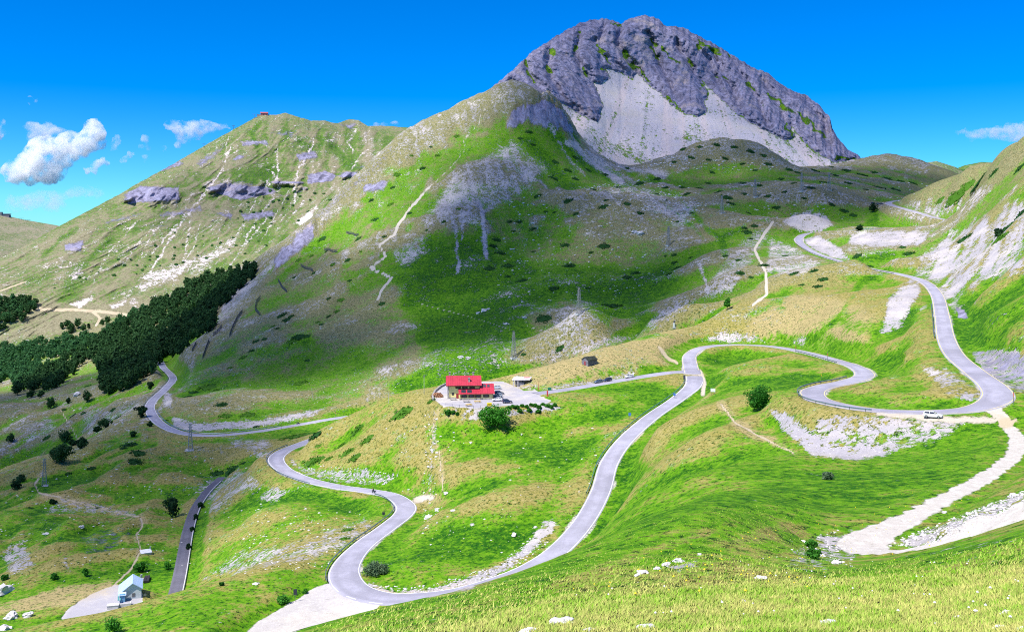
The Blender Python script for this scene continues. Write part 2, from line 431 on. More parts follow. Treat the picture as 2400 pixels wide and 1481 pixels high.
# ------------------------------------------------------------------ far mountains as sheets over (column, height) with a back side
def sheet(u0, u1, nu, nt, crest, base, depth, nback=14, back=260.0):
    """crest, base: photo polylines; depth: control points (u, v, distance). Returns U, V, Y, T grids (front rows then back rows)."""
    u = np.linspace(u0, u1, nu)
    cr = np.interp(u, [c[0] for c in crest], [c[1] for c in crest])
    ba = np.interp(u, [c[0] for c in base], [c[1] for c in base])
    D = np.array(depth, float)
    P = D[:, :2] / 400.0
    w = tps_fit(P, np.log(D[:, 2]), 2e-4)
    t = np.linspace(0, 1, nt)
    UU, TT = np.meshgrid(u, t)
    VV = ba[None] * (1 - TT) + cr[None] * TT
    cu_, ct_ = np.linspace(u0, u1, 90), np.linspace(0, 1, 60)
    a, b = np.meshgrid(cu_, ct_)
    vb = np.interp(a, u, ba) * (1 - b) + np.interp(a, u, cr) * b
    YY = np.exp(resize_grid(tps_eval(P, w, np.stack([a.ravel(), vb.ravel()], -1) / 400.0).reshape(a.shape), nt, nu))
    return UU, VV, YY, TT

def sheet_mesh(name, UU, VV, YY, nback=10, back=240.0, drop=1.1):
    """world vertices; behind the crest the mountain goes on and falls away"""
    W = world_of(UU, VV, YY)
    top = W[-1]
    rows = [W]
    for k in range(1, nback + 1):
        q = k / nback
        r = top.copy()
        d = top / np.linalg.norm(top[:, :2], axis=1)[:, None]
        r[:, :2] += d[:, :2] * back * q
        r[:, 2] -= back * drop * q ** 1.3
        rows.append(r[None])
    W = np.concatenate(rows, 0)
    return W

# painting: weights of materials at the vertices (photo columns and rows are used only to find the place)
class Paint:
    def __init__(s, U, V, Y):
        s.U, s.V, s.Y = U, V, Y
        s.c = {k: np.zeros(U.shape) for k in ("lush", "stone", "rock", "path", "mat", "warm", "pave", "grey")}
    def _box(s, P, pad, ylim):
        m = (s.U > P[:, 0].min() - pad) & (s.U < P[:, 0].max() + pad) & (s.V > P[:, 1].min() - pad) & (s.V < P[:, 1].max() + pad)
        if ylim: m &= (s.Y > ylim[0]) & (s.Y < ylim[1])
        return np.nonzero(m)
    def _put(s, ch, ii, w, val, op):
        a = s.c[ch]
        if op == "add": a[ii] += w * val
        elif op == "max": a[ii] = np.maximum(a[ii], w * val)
        else: a[ii] = a[ii] * (1 - w) + val * w
    def poly(s, ch, pts, val, feather=15, op="max", ylim=None, rough=0.6):
        P = np.array(pts, float)
        ii = s._box(P, feather * 2, ylim)
        if len(ii[0]) == 0: return
        u, v = s.U[ii], s.V[ii]
        sd = poly_sd(P, u, v) + rough * feather * fbm(u / (feather * 1.6), v / (feather * 1.6), 3, 77)
        s._put(ch, ii, 1 - sstep(-feather, feather, sd), val, op)
    def stroke(s, ch, pts, width, val, feather=None, op="max", ylim=None, rough=0.4):
        P = np.array(pts, float); feather = feather or width * 0.6
        ii = s._box(P, width * 2 + feather * 2, ylim)
        if len(ii[0]) == 0: return
        u, v = s.U[ii], s.V[ii]
        d = np.full(u.shape, 1e9)
        u2 = u + rough * width * fbm(u / (width * 2.5), v / (width * 2.5), 2, 5); v2 = v + rough * width * fbm(u / (width * 2.5), v / (width * 2.5), 2, 6)
        for (ax, ay), (bx, by) in zip(P[:-1], P[1:]):
            dx, dy = bx - ax, by - ay
            t = np.clip(((u2 - ax) * dx + (v2 - ay) * dy) / (dx * dx + dy * dy + 1e-9), 0, 1)
            d = np.minimum(d, np.hypot(u2 - ax - t * dx, v2 - ay - t * dy))
        s._put(ch, ii, 1 - sstep(width / 2 - feather / 2, width / 2 + feather / 2, d), val, op)
    def blob(s, ch, u, v, rx, ry, val, rot=0, op="add", ylim=None):
        c, n = math.cos(math.radians(rot)), math.sin(math.radians(rot))
        a, b = s.U - u, s.V - v
        r = max(rx, ry) * 1.7
        m = (np.abs(a) < r) & (np.abs(b) < r)
        if ylim: m &= (s.Y > ylim[0]) & (s.Y < ylim[1])
        ii = np.nonzero(m)
        a, b = a[ii], b[ii]
        q = np.hypot((a * c + b * n) / rx, (-a * n + b * c) / ry) + 0.25 * fbm(s.U[ii] / (0.4 * rx + 3), s.V[ii] / (0.4 * ry + 3), 3, 19)
        s._put(ch, ii, 1 - sstep(0.55, 1.15, q), val, op)
    def write(s, me):
        f = lambda k: np.clip(s.c[k], 0, 1).ravel()
        add_attr(me, "paint", np.stack([f("lush"), f("stone"), f("rock"), f("path")], -1))
        add_attr(me, "paint_b", np.stack([f("mat"), f("warm"), f("pave"), f("grey")], -1))

def base_node(name):
    m = bpy.data.materials.new(name); m.use_nodes = True
    t = m.node_tree
    b = t.nodes["Principled BSDF"]
    b.inputs["Roughness"].default_value = 0.9
    b.inputs["Specular IOR Level"].default_value = 0.15
    return m, t, b

class NB:
    """short-hand for building node trees"""
    def __init__(s, t): s.t = t
    def new(s, kind, **kw):
        n = s.t.nodes.new(kind)
        for k, v in kw.items(): setattr(n, k, v)
        return n
    def link(s, a, b): s.t.links.new(a, b)
    def val(s, inp, x):
        if hasattr(x, "is_linked") or hasattr(x, "links"): s.link(x, inp)
        else: inp.default_value = x
    def math(s, op, a, b=0.0, clamp=False):
        n = s.new("ShaderNodeMath", operation=op, use_clamp=clamp)
        s.val(n.inputs[0], a); s.val(n.inputs[1], b)
        return n.outputs[0]
    def noise(s, vec, scale, detail=4.0, rough=0.6, dist=0.0):
        n = s.new("ShaderNodeTexNoise")
        s.link(vec, n.inputs["Vector"]); n.inputs["Scale"].default_value = scale
        n.inputs["Detail"].default_value = detail; n.inputs["Roughness"].default_value = rough; n.inputs["Distortion"].default_value = dist
        return n.outputs["Fac"]
    def smooth(s, x, lo, hi):
        n = s.new("ShaderNodeMapRange", interpolation_type='SMOOTHSTEP')
        s.val(n.inputs["Value"], x); s.val(n.inputs["From Min"], lo); s.val(n.inputs["From Max"], hi)
        return n.outputs["Result"]
    def mix(s, f, a, b):
        n = s.new("ShaderNodeMix", data_type='RGBA')
        s.val(n.inputs["Factor"], f)
        for i, x in ((6, a), (7, b)):
            if isinstance(x, tuple): n.inputs[i].default_value = (*x, 1)
            else: s.link(x, n.inputs[i])
        return n.outputs[2]
    def scaled(s, vec, sc, rot=(0, 0, 0)):
        n = s.new("ShaderNodeMapping"); s.link(vec, n.inputs["Vector"])
        n.inputs["Scale"].default_value = sc; n.inputs["Rotation"].default_value = rot
        return n.outputs[0]

C_DRY = (0.265, 0.235, 0.055)
C_DRY2 = (0.37, 0.295, 0.13)
C_LUSH = (0.095, 0.260, 0.001)
C_DEEP = (0.014, 0.098, 0.000)
C_LIME = (0.40, 0.375, 0.40)
C_ROCK = (0.335, 0.32, 0.455)
C_GRAVEL = (0.53, 0.49, 0.44)

def land_material(name, grain=1.0, C_LIME=C_LIME, rock_scale=1.0, stone_bias=0.0, C_LUSH=C_LUSH, C_DRY=C_DRY, C_DRY2=C_DRY2, bump=0.5):
    """grass, dry grass, loose limestone, bare rock and gravel, mixed by the painted weights and by noise at several sizes"""
    m, t, b = base_node(name)
    N = NB(t)
    geo = N.new("ShaderNodeNewGeometry")
    P = geo.outputs["Position"]
    at = N.new("ShaderNodeAttribute", attribute_name="paint")
    sep = N.new("ShaderNodeSeparateColor"); N.link(at.outputs["Color"], sep.inputs[0])
    lush, stone, rock = sep.outputs; path = at.outputs["Alpha"]
    at2 = N.new("ShaderNodeAttribute", attribute_name="paint_b")
    sep2 = N.new("ShaderNodeSeparateColor"); N.link(at2.outputs["Color"], sep2.inputs[0])
    matw, warm, pave = sep2.outputs
    n_fine = N.noise(P, 1.5 / grain, 6, 0.75)
    n_mid = N.noise(P, 0.30 / grain, 7, 0.75)
    n_big = N.noise(P, 0.045 / grain, 7, 0.70)
    # grass
    g = N.math('ADD', lush, N.math('MULTIPLY', N.math('SUBTRACT', n_big, 0.5), 1.5))
    g = N.math('ADD', g, N.math('MULTIPLY', N.math('SUBTRACT', n_mid, 0.5), 2.8))
    g = N.math('ADD', g, N.math('MULTIPLY', N.math('SUBTRACT', n_fine, 0.5), 2.2))
    dry = N.mix(N.smooth(N.math('ADD', n_mid, N.math('MULTIPLY', warm, 0.4)), 0.42, 0.72), C_DRY, C_DRY2)
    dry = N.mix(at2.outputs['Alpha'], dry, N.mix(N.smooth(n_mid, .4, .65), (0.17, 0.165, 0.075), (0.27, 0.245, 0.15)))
    col = N.mix(N.smooth(g, 0.10, 0.66), dry, C_LUSH)
    col = N.mix(N.smooth(g, 0.66, 1.20), col, C_DEEP)
    tuft = N.math('ADD', N.math('MULTIPLY', N.math('SUBTRACT', n_fine, 0.5), 2.0), N.math('MULTIPLY', N.math('SUBTRACT', N.noise(P, 0.75 / grain, 6, 0.72), 0.5), 2.6))
    col = N.mix(N.smooth(tuft, -0.02, -0.5), col, tuple(c * 0.42 for c in C_DEEP) if grain < 2 else tuple(c * 0.6 for c in C_DRY))  # dark specks: darker tufts, and shade between tufts painted into the colour
    col = N.mix(N.smooth(tuft, 0.12, 0.60), col, N.mix(N.smooth(g, 0.2, 0.6), C_DRY2, (0.165, 0.295, 0.008)))
    # juniper and bilberry mats
    col = N.mix(N.smooth(N.math('ADD', matw, N.math('MULTIPLY', N.math('SUBTRACT', n_fine, 0.5), 0.5)), 0.4, 0.6), col, (0.022, 0.085, 0.014))
    # loose stones
    vor = N.new("ShaderNodeTexVoronoi"); N.link(P, vor.inputs["Vector"]); vor.inputs["Scale"].default_value = 0.75 / grain
    st = N.math('ADD', N.math('MULTIPLY', N.math('SUBTRACT', 0.55, vor.outputs["Distance"]), 0.45), N.math('MULTIPLY', N.math('SUBTRACT', n_fine, 0.5), 1.6))
    st = N.math('ADD', st, N.math('MULTIPLY', N.math('SUBTRACT', n_mid, 0.5), 2.2))
    st = N.math('ADD', st, N.math('MULTIPLY', N.math('SUBTRACT', n_big, 0.5), 1.2))
    th = N.math('SUBTRACT', 0.68 - stone_bias, N.math('MULTIPLY', stone, 1.05))
    smask = N.smooth(N.math('SUBTRACT', st, th), -0.05, 0.09)
    lime = N.mix(N.smooth(n_mid, 0.3, 0.7), C_LIME, tuple(c * 0.80 for c in C_LIME))
    lime = N.mix(N.smooth(n_big, 0.45, 0.75), lime, (0.52, 0.47, 0.42))
    lime = N.mix(N.math('MULTIPLY', warm, 0.55), lime, tuple(c * k for c, k in zip(C_LIME, (1.08, .96, .86))))
    col = N.mix(smask, col, lime)
    # bare rock
    crack = N.noise(N.scaled(P, (1, 1, 0.35)), 0.16 / rock_scale, 8, 0.75, 0.6)
    rcol = N.mix(N.smooth(crack, 0.36, 0.64), tuple(c * 0.40 for c in C_ROCK), C_ROCK)
    rcol = N.mix(N.smooth(N.noise(P, 0.035 / rock_scale, 5, 0.7), 0.52, 0.72), rcol, (0.42, 0.35, 0.34))
    rmask = N.smooth(N.math('ADD', rock, N.math('MULTIPLY', N.math('SUBTRACT', n_mid, 0.5), 1.0)), 0.4, 0.62)
    col = N.mix(rmask, col, rcol)
    # paths, shoulders and gravel yards
    pm = N.smooth(N.math('ADD', path, N.math('MULTIPLY', N.math('SUBTRACT', n_fine, 0.5), 0.7)), 0.38, 0.62)
    gcol = N.mix(N.smooth(n_fine, 0.35, 0.65), C_GRAVEL, tuple(c * 0.80 for c in C_GRAVEL))
    gcol = N.mix(N.smooth(n_mid, 0.46, 0.62), gcol, (0.46, 0.425, 0.38))
    gcol = N.mix(N.smooth(tuft, .16, .4), gcol, (0.60, 0.57, 0.52))
    gcol = N.mix(N.smooth(tuft, -.35, -.7), gcol, (0.30, 0.27, 0.22))
    gcol = N.mix(warm, gcol, N.mix(n_fine, (0.50, 0.42, 0.29), (0.40, 0.33, 0.22)))
    gcol = N.mix(N.math('MULTIPLY', pave, N.smooth(n_big, 0.36, 0.56)), gcol, (0.33, 0.32, 0.36))
    col = N.mix(pm, col, gcol)
    N.link(col, b.inputs["Base Color"])
    h = N.math('ADD', N.math('MULTIPLY', n_fine, 0.5 * grain), N.math('MULTIPLY', n_mid, 0.9 * grain))
    h = N.math('ADD', h, N.math('MULTIPLY', smask, 0.25 * grain))
    h = N.math('ADD', h, N.math('MULTIPLY', N.math('MULTIPLY', crack, rmask), 5.0 * rock_scale))
    h = N.math('MULTIPLY', h, N.math('SUBTRACT', 1.0, N.math('MULTIPLY', pm, 0.8)))
    bp = N.new("ShaderNodeBump"); bp.inputs["Strength"].default_value = bump; bp.inputs["Distance"].default_value = 1.0
    N.link(h, bp.inputs["Height"]); N.link(bp.outputs[0], b.inputs["Normal"])
    return m

# ---- paint the ground
PG = Paint(GU, GV, GY)
L = PG.c["lush"]
L += np.interp(GY, [20, 60, 120, 250, 420, 600, 900, 1200], [0.42, 0.50, 0.52, 0.44, 0.36, 0.24, 0.18, 0.14])
L += 0.42 * fbm(GX / 48, GY / 48, 3, 51) * sstep(60, 300, GY) * (1 - .4 * sstep(600, 900, GY)) + 0.25 * fbm(GX / 15, GY / 15, 3, 53)
dwn = (GX * .93 - GY * .37); acr = (GX * .37 + GY * .93)
L += .40 * fbm(dwn / 38, acr / 7, 3, 54) * (1 - sstep(150, 230, GY))
L += 0.25 * fbm(GX / 150 + 4, GY / 150, 3, 52) * sstep(400, 900, GY)
PG.c["stone"] += np.interp(GY, [20, 100, 300, 500, 700, 950, 1200], [0.22, 0.06, 0.08, 0.18, 0.36, 0.39, 0.42]) + 0.16 * fbm(GX / 60, GY / 60, 3, 61) * sstep(200, 500, GY)
A = PG
# moss and grass gather in hollows, stones on ribs
def blur(G, r):
    for ax in (0, 1):
        c = np.cumsum(np.concatenate([np.repeat(np.take(G, [0], ax), r + 1, ax), G, np.repeat(np.take(G, [-1], ax), r, ax)], ax), ax)
        n = G.shape[ax]
        G = (np.take(c, np.arange(2 * r + 1, 2 * r + 1 + n), ax) - np.take(c, np.arange(0, n), ax)) / (2 * r + 1)
    return G
hol = np.zeros(GZ.shape)
for r_, k_ in ((3, 1.0), (8, .8), (20, .6)):
    hol += k_ * np.clip((blur(blur(GZ, r_), r_) - GZ) / (GY * .0016 * r_) * 6.0, -1, 1)
hol *= sstep(130, 400, GY)
L += .30 * np.clip(hol, -1, 1.3)
PG.c["stone"] -= .13 * np.clip(hol, -.9, 1.2)
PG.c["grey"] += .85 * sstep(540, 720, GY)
# fresh green
A.poly("lush", [(940,650),(1080,590),(1240,640),(1400,640),(1510,650),(1570,650),(1510,740),(1420,750),(1340,700),(1240,740),(1220,820),(1120,900),(1000,905),(940,900),(985,820),(1000,760),(955,700)], 1.15, 45, "add", (600, 1100))
A.poly("lush", [(1000,560),(1080,600),(1100,660),(1020,680),(950,620)], 0.4, 30, "add", (600, 1100))
for p, w, q in [([(430,925),(560,860),(720,780)],34,.5),([(470,950),(560,900)],16,.5),([(1290,300),(1380,380),(1440,410)],28,.7),([(1240,330),(1300,400),(1340,440)],26,.6),([(1380,330),(1470,400),(1540,420)],18,.5),
                ([(80,1150),(200,1080),(320,1020)],34,.35),([(0,1215),(120,1230),(240,1250)],60,.5),([(410,1310),(380,1360),(350,1330)],40,.5),([(1590,460),(1640,520),(1690,560)],9,.7),([(1550,470),(1620,530),(1650,560)],9,.6),([(1690,560),(1760,520),(1800,515)],9,.7),([(1690,560),(1700,600)],14,.7),
                ([(1500,740),(1530,770),(1500,790)],30,.6),([(1840,690),(1800,720),(1760,740)],18,.45),([(2080,640),(2020,660),(1970,740),(1900,800)],14,.55),([(1840,720),(1830,780)],26,.6),([(1990,770),(2100,760),(2180,720)],30,.5),([(1990,870),(2080,905)],22,.4),
                ([(2250,760),(2330,740),(2400,700)],60,.4),([(2050,515),(2020,545)],18,.6),([(2020,600),(2080,590)],26,.5),([(1085,880),(1075,860),(1090,820)],9,.6),([(1240,640),(1330,560)],30,.2)]:
    A.stroke("lush", p, w, q, w * 0.9, "add", (300, 1400))
for p, q, f in [([(1280,955),(1500,890),(1600,885),(1590,930),(1480,985),(1330,1030),(1230,1080),(1130,1150),(1050,1230),(930,1310),(880,1350),(1000,1350),(1120,1320),(1250,1270),(1300,1200),(1240,1190),(1120,1240),(1250,1120),(1380,1080),(1440,1010)], .36, 26),
                ([(1640,820),(1800,820),(1980,860),(1990,880),(1900,905),(1860,930),(1750,900),(1680,930),(1640,880)], .28, 22),
                ([(1950,915),(2060,890),(2160,920),(2260,940),(2200,955),(2000,945)], .25, 18),
                ([(1480,1110),(1600,1080),(1780,1060),(1900,1110),(2100,1090),(2340,1000),(2350,1060),(2230,1140),(2000,1200),(1800,1210),(1450,1290),(1400,1260)], .34, 40),
                ([(1000,1400),(1300,1330),(1700,1230),(1800,1230),(1500,1360),(1300,1420),(1100,1450),(800,1475)], .30, 30),
                ([(600,1180),(700,1140),(850,1165),(920,1180),(900,1200),(760,1210),(640,1200)], .40, 22),
                ([(330,1420),(600,1345),(760,1330),(740,1370),(560,1420),(400,1460),(200,1475)], .32, 22),
                ([(2250,760),(2400,690),(2400,820),(2290,815),(2260,800)], .3, 20)]:
    A.poly("lush", p, q, f, "add")
# dry, tan places
for u, v, rx, ry, q, r in [(1380,1010,70,22,-.5,-18),(1480,960,50,16,-.4,-20),(1000,1070,90,50,-.28,0),(900,1010,60,30,-.3,-20),(1320,860,140,26,-.55,-16),(1420,830,120,20,-.6,-12),(1250,890,60,16,-.5,-8),(1200,1110,60,25,-.3,0),(1130,1180,70,22,-.4,-20),
                           (1600,1060,110,40,-.35,-10),(1760,1000,70,30,-.35,30),(1800,870,70,16,-.35,-5),(1900,870,60,10,-.4,0),(1680,1130,90,30,-.2,0),(1960,905,60,14,-.6,0),(2180,890,60,30,-.4,30),(1770,770,110,26,-.5,0),(1870,740,60,50,-.55,-40),(1960,690,90,60,-.35,0),(2050,720,50,60,-.2,0),
                           (700,1250,160,30,-.35,-12),(560,1340,140,12,-.45,-14),(150,1395,150,22,-.7,-12),(230,1200,100,40,-.2,0),(1130,1365,120,10,-.4,-16),(1500,1300,200,14,-.35,-18),(1800,1250,100,20,-.3,-12),(2200,1430,400,40,-.12,0),(840,740,120,60,-.35,-20),(880,790,90,40,-.3,0),(1000,830,60,40,-.3,0),
                           (1330,640,110,80,-.2,0),(1450,590,120,80,-.25,0),(760,640,120,60,-.25,-30),(620,830,150,40,-.2,-30),(1300,760,90,40,-.4,0),(1290,690,60,30,-.3,0),(300,750,160,20,-.9,0),(130,760,140,26,-1,0),(1000,1180,60,20,-.5,-10),(1560,890,60,14,-.3,0)]:
    A.blob("lush", u, v, rx, ry, q, r)
A.blob("warm", 250, 750, 400, 70, 1.0, 0, "max"); A.blob("warm", 1400, 840, 260, 50, .8, -12, "max"); A.blob("warm", 150, 1395, 180, 26, 1.0, -12, "max"); A.blob("warm", 1900, 760, 160, 70, .8, 0, "max")
_up = Paint(GU, GV, GY); _up.c['k'] = np.zeros(GU.shape)
_up.poly('k', [(2095,480),(2105,440),(2400,300),(2700,150),(2700,420),(2420,440),(2330,430),(2200,462)], 1.0, 14)
PG.c['stone'] *= 1 - .8 * _up.c['k']; PG.c['lush'] -= .12 * _up.c['k']
# loose stone
for p, q, f in [([(2268,822),(2330,816),(2420,826),(2420,935),(2370,915),(2310,878)], .80, 7),([(1050,955),(1110,957),(1200,957),(1290,942),(1330,950),(1290,968),(1210,975),(1160,985),(1100,982)], .80, 7),
                ([(405,975),(470,990),(600,985),(760,955),(740,975),(600,1003),(470,1012),(400,1002)], .88, 8),([(385,915),(405,920),(402,960),(378,950)], .85, 6),
                ([(680,1070),(720,1098),(860,1098),(940,1115),(900,1138),(800,1133),(720,1117),(682,1090)], .72, 7),
                ([(450,1370),(560,1290),(700,1270),(860,1200),(880,1240),(800,1290),(700,1325),(560,1345)], .60, 16),([(600,1170),(640,1130),(690,1150),(640,1180)], .7, 10),
                ([(1798,955),(1830,1005),(1900,1068),(2010,1080),(2090,1064),(2210,1030),(2280,985),(2180,980),(2050,975),(1950,965),(1900,990)], .68, 12),([(1798,955),(1830,1005),(1900,1068),(2010,1080),(2090,1064),(2060,1040),(1960,1040),(1890,1010),(1840,960)], .95, 9),
                ([(2130,640),(2150,600),(2260,530),(2410,455),(2410,640),(2300,660),(2240,730),(2200,690)], .74, 18),([(2100,475),(2200,462),(2330,440),(2240,500),(2190,522)], .58, 14),
                ([(2060,790),(2080,700),(2130,655),(2165,650),(2150,700),(2110,770)], .85, 10),([(2155,855),(2230,868),(2315,920),(2300,945),(2220,930)], .66, 10),
                ([(1832,520),(1860,502),(1890,496),(1930,502),(1955,525),(1920,546),(1880,546)], .95, 5),([(1880,562),(1915,550),(1970,580),(1998,615),(1950,605),(1900,582)], .9, 5),([(1995,548),(2080,537),(2180,542),(2160,575),(2060,582),(1985,572)], .9, 7),
                ([(1800,555),(1850,570),(1930,620),(1870,650),(1790,640)], .68, 10),([(1640,795),(1690,775),(1760,780),(1795,803),(1700,804)], .72, 8),([(1850,805),(1885,778),(1895,815)], .8, 8),
                ([(1640,690),(1700,600),(1760,540),(1812,518),(1800,560),(1720,680),(1650,710)], .66, 14),([(1510,760),(1560,710),(1650,690),(1600,740),(1520,780)], .72, 12),
                ([(1190,450),(1380,440),(1500,430),(1640,480),(1600,565),(1500,480),(1350,462)], .66, 20),([(1000,500),(1040,420),(1110,370),(1200,320),(1290,400),(1240,450),(1150,500),(1060,560)], .70, 26),
                ([(1340,300),(1470,400),(1520,440),(1430,430),(1370,370)], .7, 14),([(900,580),(1000,540),(1010,600),(940,630)], .64, 16),([(1290,745),(1370,710),(1430,760),(1380,790),(1300,780)], .66, 12),([(1200,840),(1330,790),(1540,780),(1420,815),(1290,855)], .66, 12),
                ([(400,1150),(560,1090),(640,1140),(560,1170),(500,1230),(460,1150)], .58, 18),([(500,1010),(640,1030),(660,1100),(560,1060)], .6, 14),([(290,1010),(400,930),(380,970),(330,1000)], .7, 10),([(0,1290),(60,1270),(90,1330),(20,1350)], .7, 14),([(100,1200),(330,1215),(300,1190),(140,1160)], .6, 10),([(150,1290),(170,1350),(150,1330)], .9, 10),
                ([(180,960),(340,940),(300,1000),(190,1030)], .6, 16),([(30,1000),(110,960),(140,1010),(60,1050)], .6, 14),([(520,690),(600,640),(640,600),(650,620),(560,720),(500,780)], .75, 12),([(640,590),(760,500),(860,400),(960,300),(1000,300),(900,400),(800,500),(660,620)], .46, 14),
                ([(1860,1290),(1960,1330),(1940,1345),(1840,1330)], .6, 12),([(2090,1270),(2200,1230),(2400,1150),(2400,1180),(2250,1250),(2150,1285)], .72, 10),([(1560,1330),(1640,1300),(1640,1330),(1560,1350)], .55, 8)]:
    A.poly("stone", p, q, f)
A.stroke("stone", [(870,1378),(930,1395),(1010,1388),(1100,1366),(1190,1322),(1250,1275),(1290,1230)], 26, .78, 16)
A.stroke("stone", [(1215,906),(1290,910),(1350,901),(1420,887),(1490,872)], 15, .66, 12); A.stroke("lush", [(1215,906),(1290,910),(1350,901),(1420,887),(1490,872)], 22, -.5, 16, "add")
# pale streaks run down the slopes
for p, w, q in [([(1062,510),(1070,560),(1075,640)],10,.9),([(1085,510),(1082,560)],8,.8),([(1125,480),(1135,540),(1140,605)],12,.95),([(1220,440),(1160,480),(1130,500)],12,.8),([(1200,340),(1230,400),(1280,440)],8,.8),([(1290,300),(1340,380),(1370,410)],8,.8),([(1330,330),(1400,390),(1460,425)],16,.9),([(1450,390),(1560,410)],20,.8),([(1640,620),(1660,680)],10,.8),([(1240,560),(1300,560)],30,.1)]:
    A.stroke("stone", p, w, q, w * .9)
stk = fbm((GX * 0.55 + GY * 0.83) / 60, (GX * 0.83 - GY * 0.55) / 5.5, 3, 91)
rs = sstep(2060, 2180, GU) * sstep(300, 420, GY)
A.c["stone"] += 0.7 * (stk + .06) * rs * (A.c['stone'] > .25)
A.c["lush"] -= 0.1 * rs * (GV < 640)
stk2 = fbm((GX + 0.2 * GY) / 7.0, GY / 90, 3, 92)
A.c["stone"] += 0.26 * stk2 * gul
# bare rock
for p, q, f in [([(2268,822),(2330,816),(2420,826),(2420,935),(2370,915),(2310,878)], .50, 7),([(640,600),(700,545),(730,520),(740,560),(690,600),(640,640)], .75, 14),([(1185,300),(1200,260),(1240,245),(1280,232),(1320,262),(1350,315),(1300,300),(1250,290)], .95, 6),([(660,560),(800,440),(960,305),(940,350),(830,450),(700,570)], .44, 12),
                ([(2240,720),(2262,725),(2270,750),(2245,745)], .8, 6),([(180,1250),(300,1220),(330,1240),(270,1300),(190,1310)], .42, 18),([(850,430),(920,420),(900,450),(850,455)], .7, 9)]:
    A.poly("rock", p, q, f)
# trails
for p, w in [([(1192,203),(1160,235),(1130,262),(1122,290),(1085,330),(1092,350),(1050,400),(1005,440)], 3.2),([(1005,440),(960,490),(932,530),(925,550),(888,575),(905,600),(868,628),(918,652),(893,682),(885,702)], 5.6),
             ([(1058,962),(1025,975),(1012,1010),(1030,1060),(1035,1110),(1038,1148)], 5),([(100,1110),(80,1135),(92,1155),(180,1176),(290,1205),(328,1210),(336,1228),(320,1252),(330,1290),(308,1332),(265,1372)], 6),([(140,958),(160,990),(182,1028)], 5),
             ([(1545,815),(1560,835),(1585,852)], 11),([(1690,948),(1722,990),(1775,1020),(1860,1062)], 7),([(1812,520),(1790,550),(1768,585),(1795,640),(1797,690),(1765,715)], 6),([(985,712),(1110,745),(1195,772)], 3),([(1235,765),(1330,790),(1420,792)], 4),([(975,1170),(1010,1165)], 18),
             ([(880,1385),(930,1393),(1010,1389),(1090,1376)], 10),([(1640,870),(1650,900),(1648,925)], 14),([(1500,1000),(1468,1040)], 10),([(2060,970),(2200,982),(2330,985)], 18),([(2350,990),(2380,985)],10)]:
    hi_ = p[0][1] < 800
    A.stroke("path", p, w * (1.1 if hi_ else 1), (0.9 if w > 4.2 else .62) if hi_ else .70, w * .9); A.stroke("warm", p, w * 2.5, .35 if hi_ else 1.0 if w < 12 else .5, w)
A.poly("stone", [(1010,955),(1025,955),(1020,1150),(1000,1150)], .55, 8)
for key, lo, hi in (("main", 0.4, 2.2), ("refuge", 0.4, 2.2), ("old", 0.2, 1.2)):
    e = RD[key][0] - RD[key][1] / 2
    A.c["path"] = np.maximum(A.c["path"], (1 - sstep(lo, hi, e)) * ((0.30 + 0.34 * sstep(-.2, .5, fbm(GX / 18, GY / 18, 3, 58))) if key != "old" else 0.4))
e = RD["track"][0] - RD["track"][1] / 2
A.c["path"] = np.maximum(A.c["path"], (1 - sstep(-1.1, 1.0, e + .9 * fbm(GX / 3.2, GY / 3.2, 3, 59))) * 1.0)
ed = np.abs(RD["track"][0]); A.c["path"] -= 0.25 * (1 - sstep(0.15, 0.6, ed)) * (e < -0.5) * (GU > 2060) * (GV < 1230)
A.poly("stone", [(1850,1300),(2010,1335),(2000,1250),(1950,1240)], .6, 20)
for nm in PADW:
    P, z = PADW[nm]
    m = np.nonzero((np.abs(GX - P[:, 0].mean()) < 90) & (np.abs(GY - P[:, 1].mean()) < 90))
    A.c["pave"][m] = np.maximum(A.c["pave"][m], (1 - sstep(-1, 2, poly_sd(P, GX[m], GY[m]))) * (.85 if nm != "layby" else .35))
    A.c["path"][m] = np.maximum(A.c["path"][m], 1 - sstep(-0.5, 1.6, poly_sd(P, GX[m], GY[m]) + 0.8 * fbm(GX[m] / 4, GY[m] / 4, 2, 8)))
for k in A.c: A.c[k] = np.clip(A.c[k], 0, 1)

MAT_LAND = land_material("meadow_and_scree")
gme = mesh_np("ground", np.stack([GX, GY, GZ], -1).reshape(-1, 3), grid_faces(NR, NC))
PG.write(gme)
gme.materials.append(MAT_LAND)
ground = link(bpy.data.objects.new("ground", gme)); tag(ground, kind="structure")

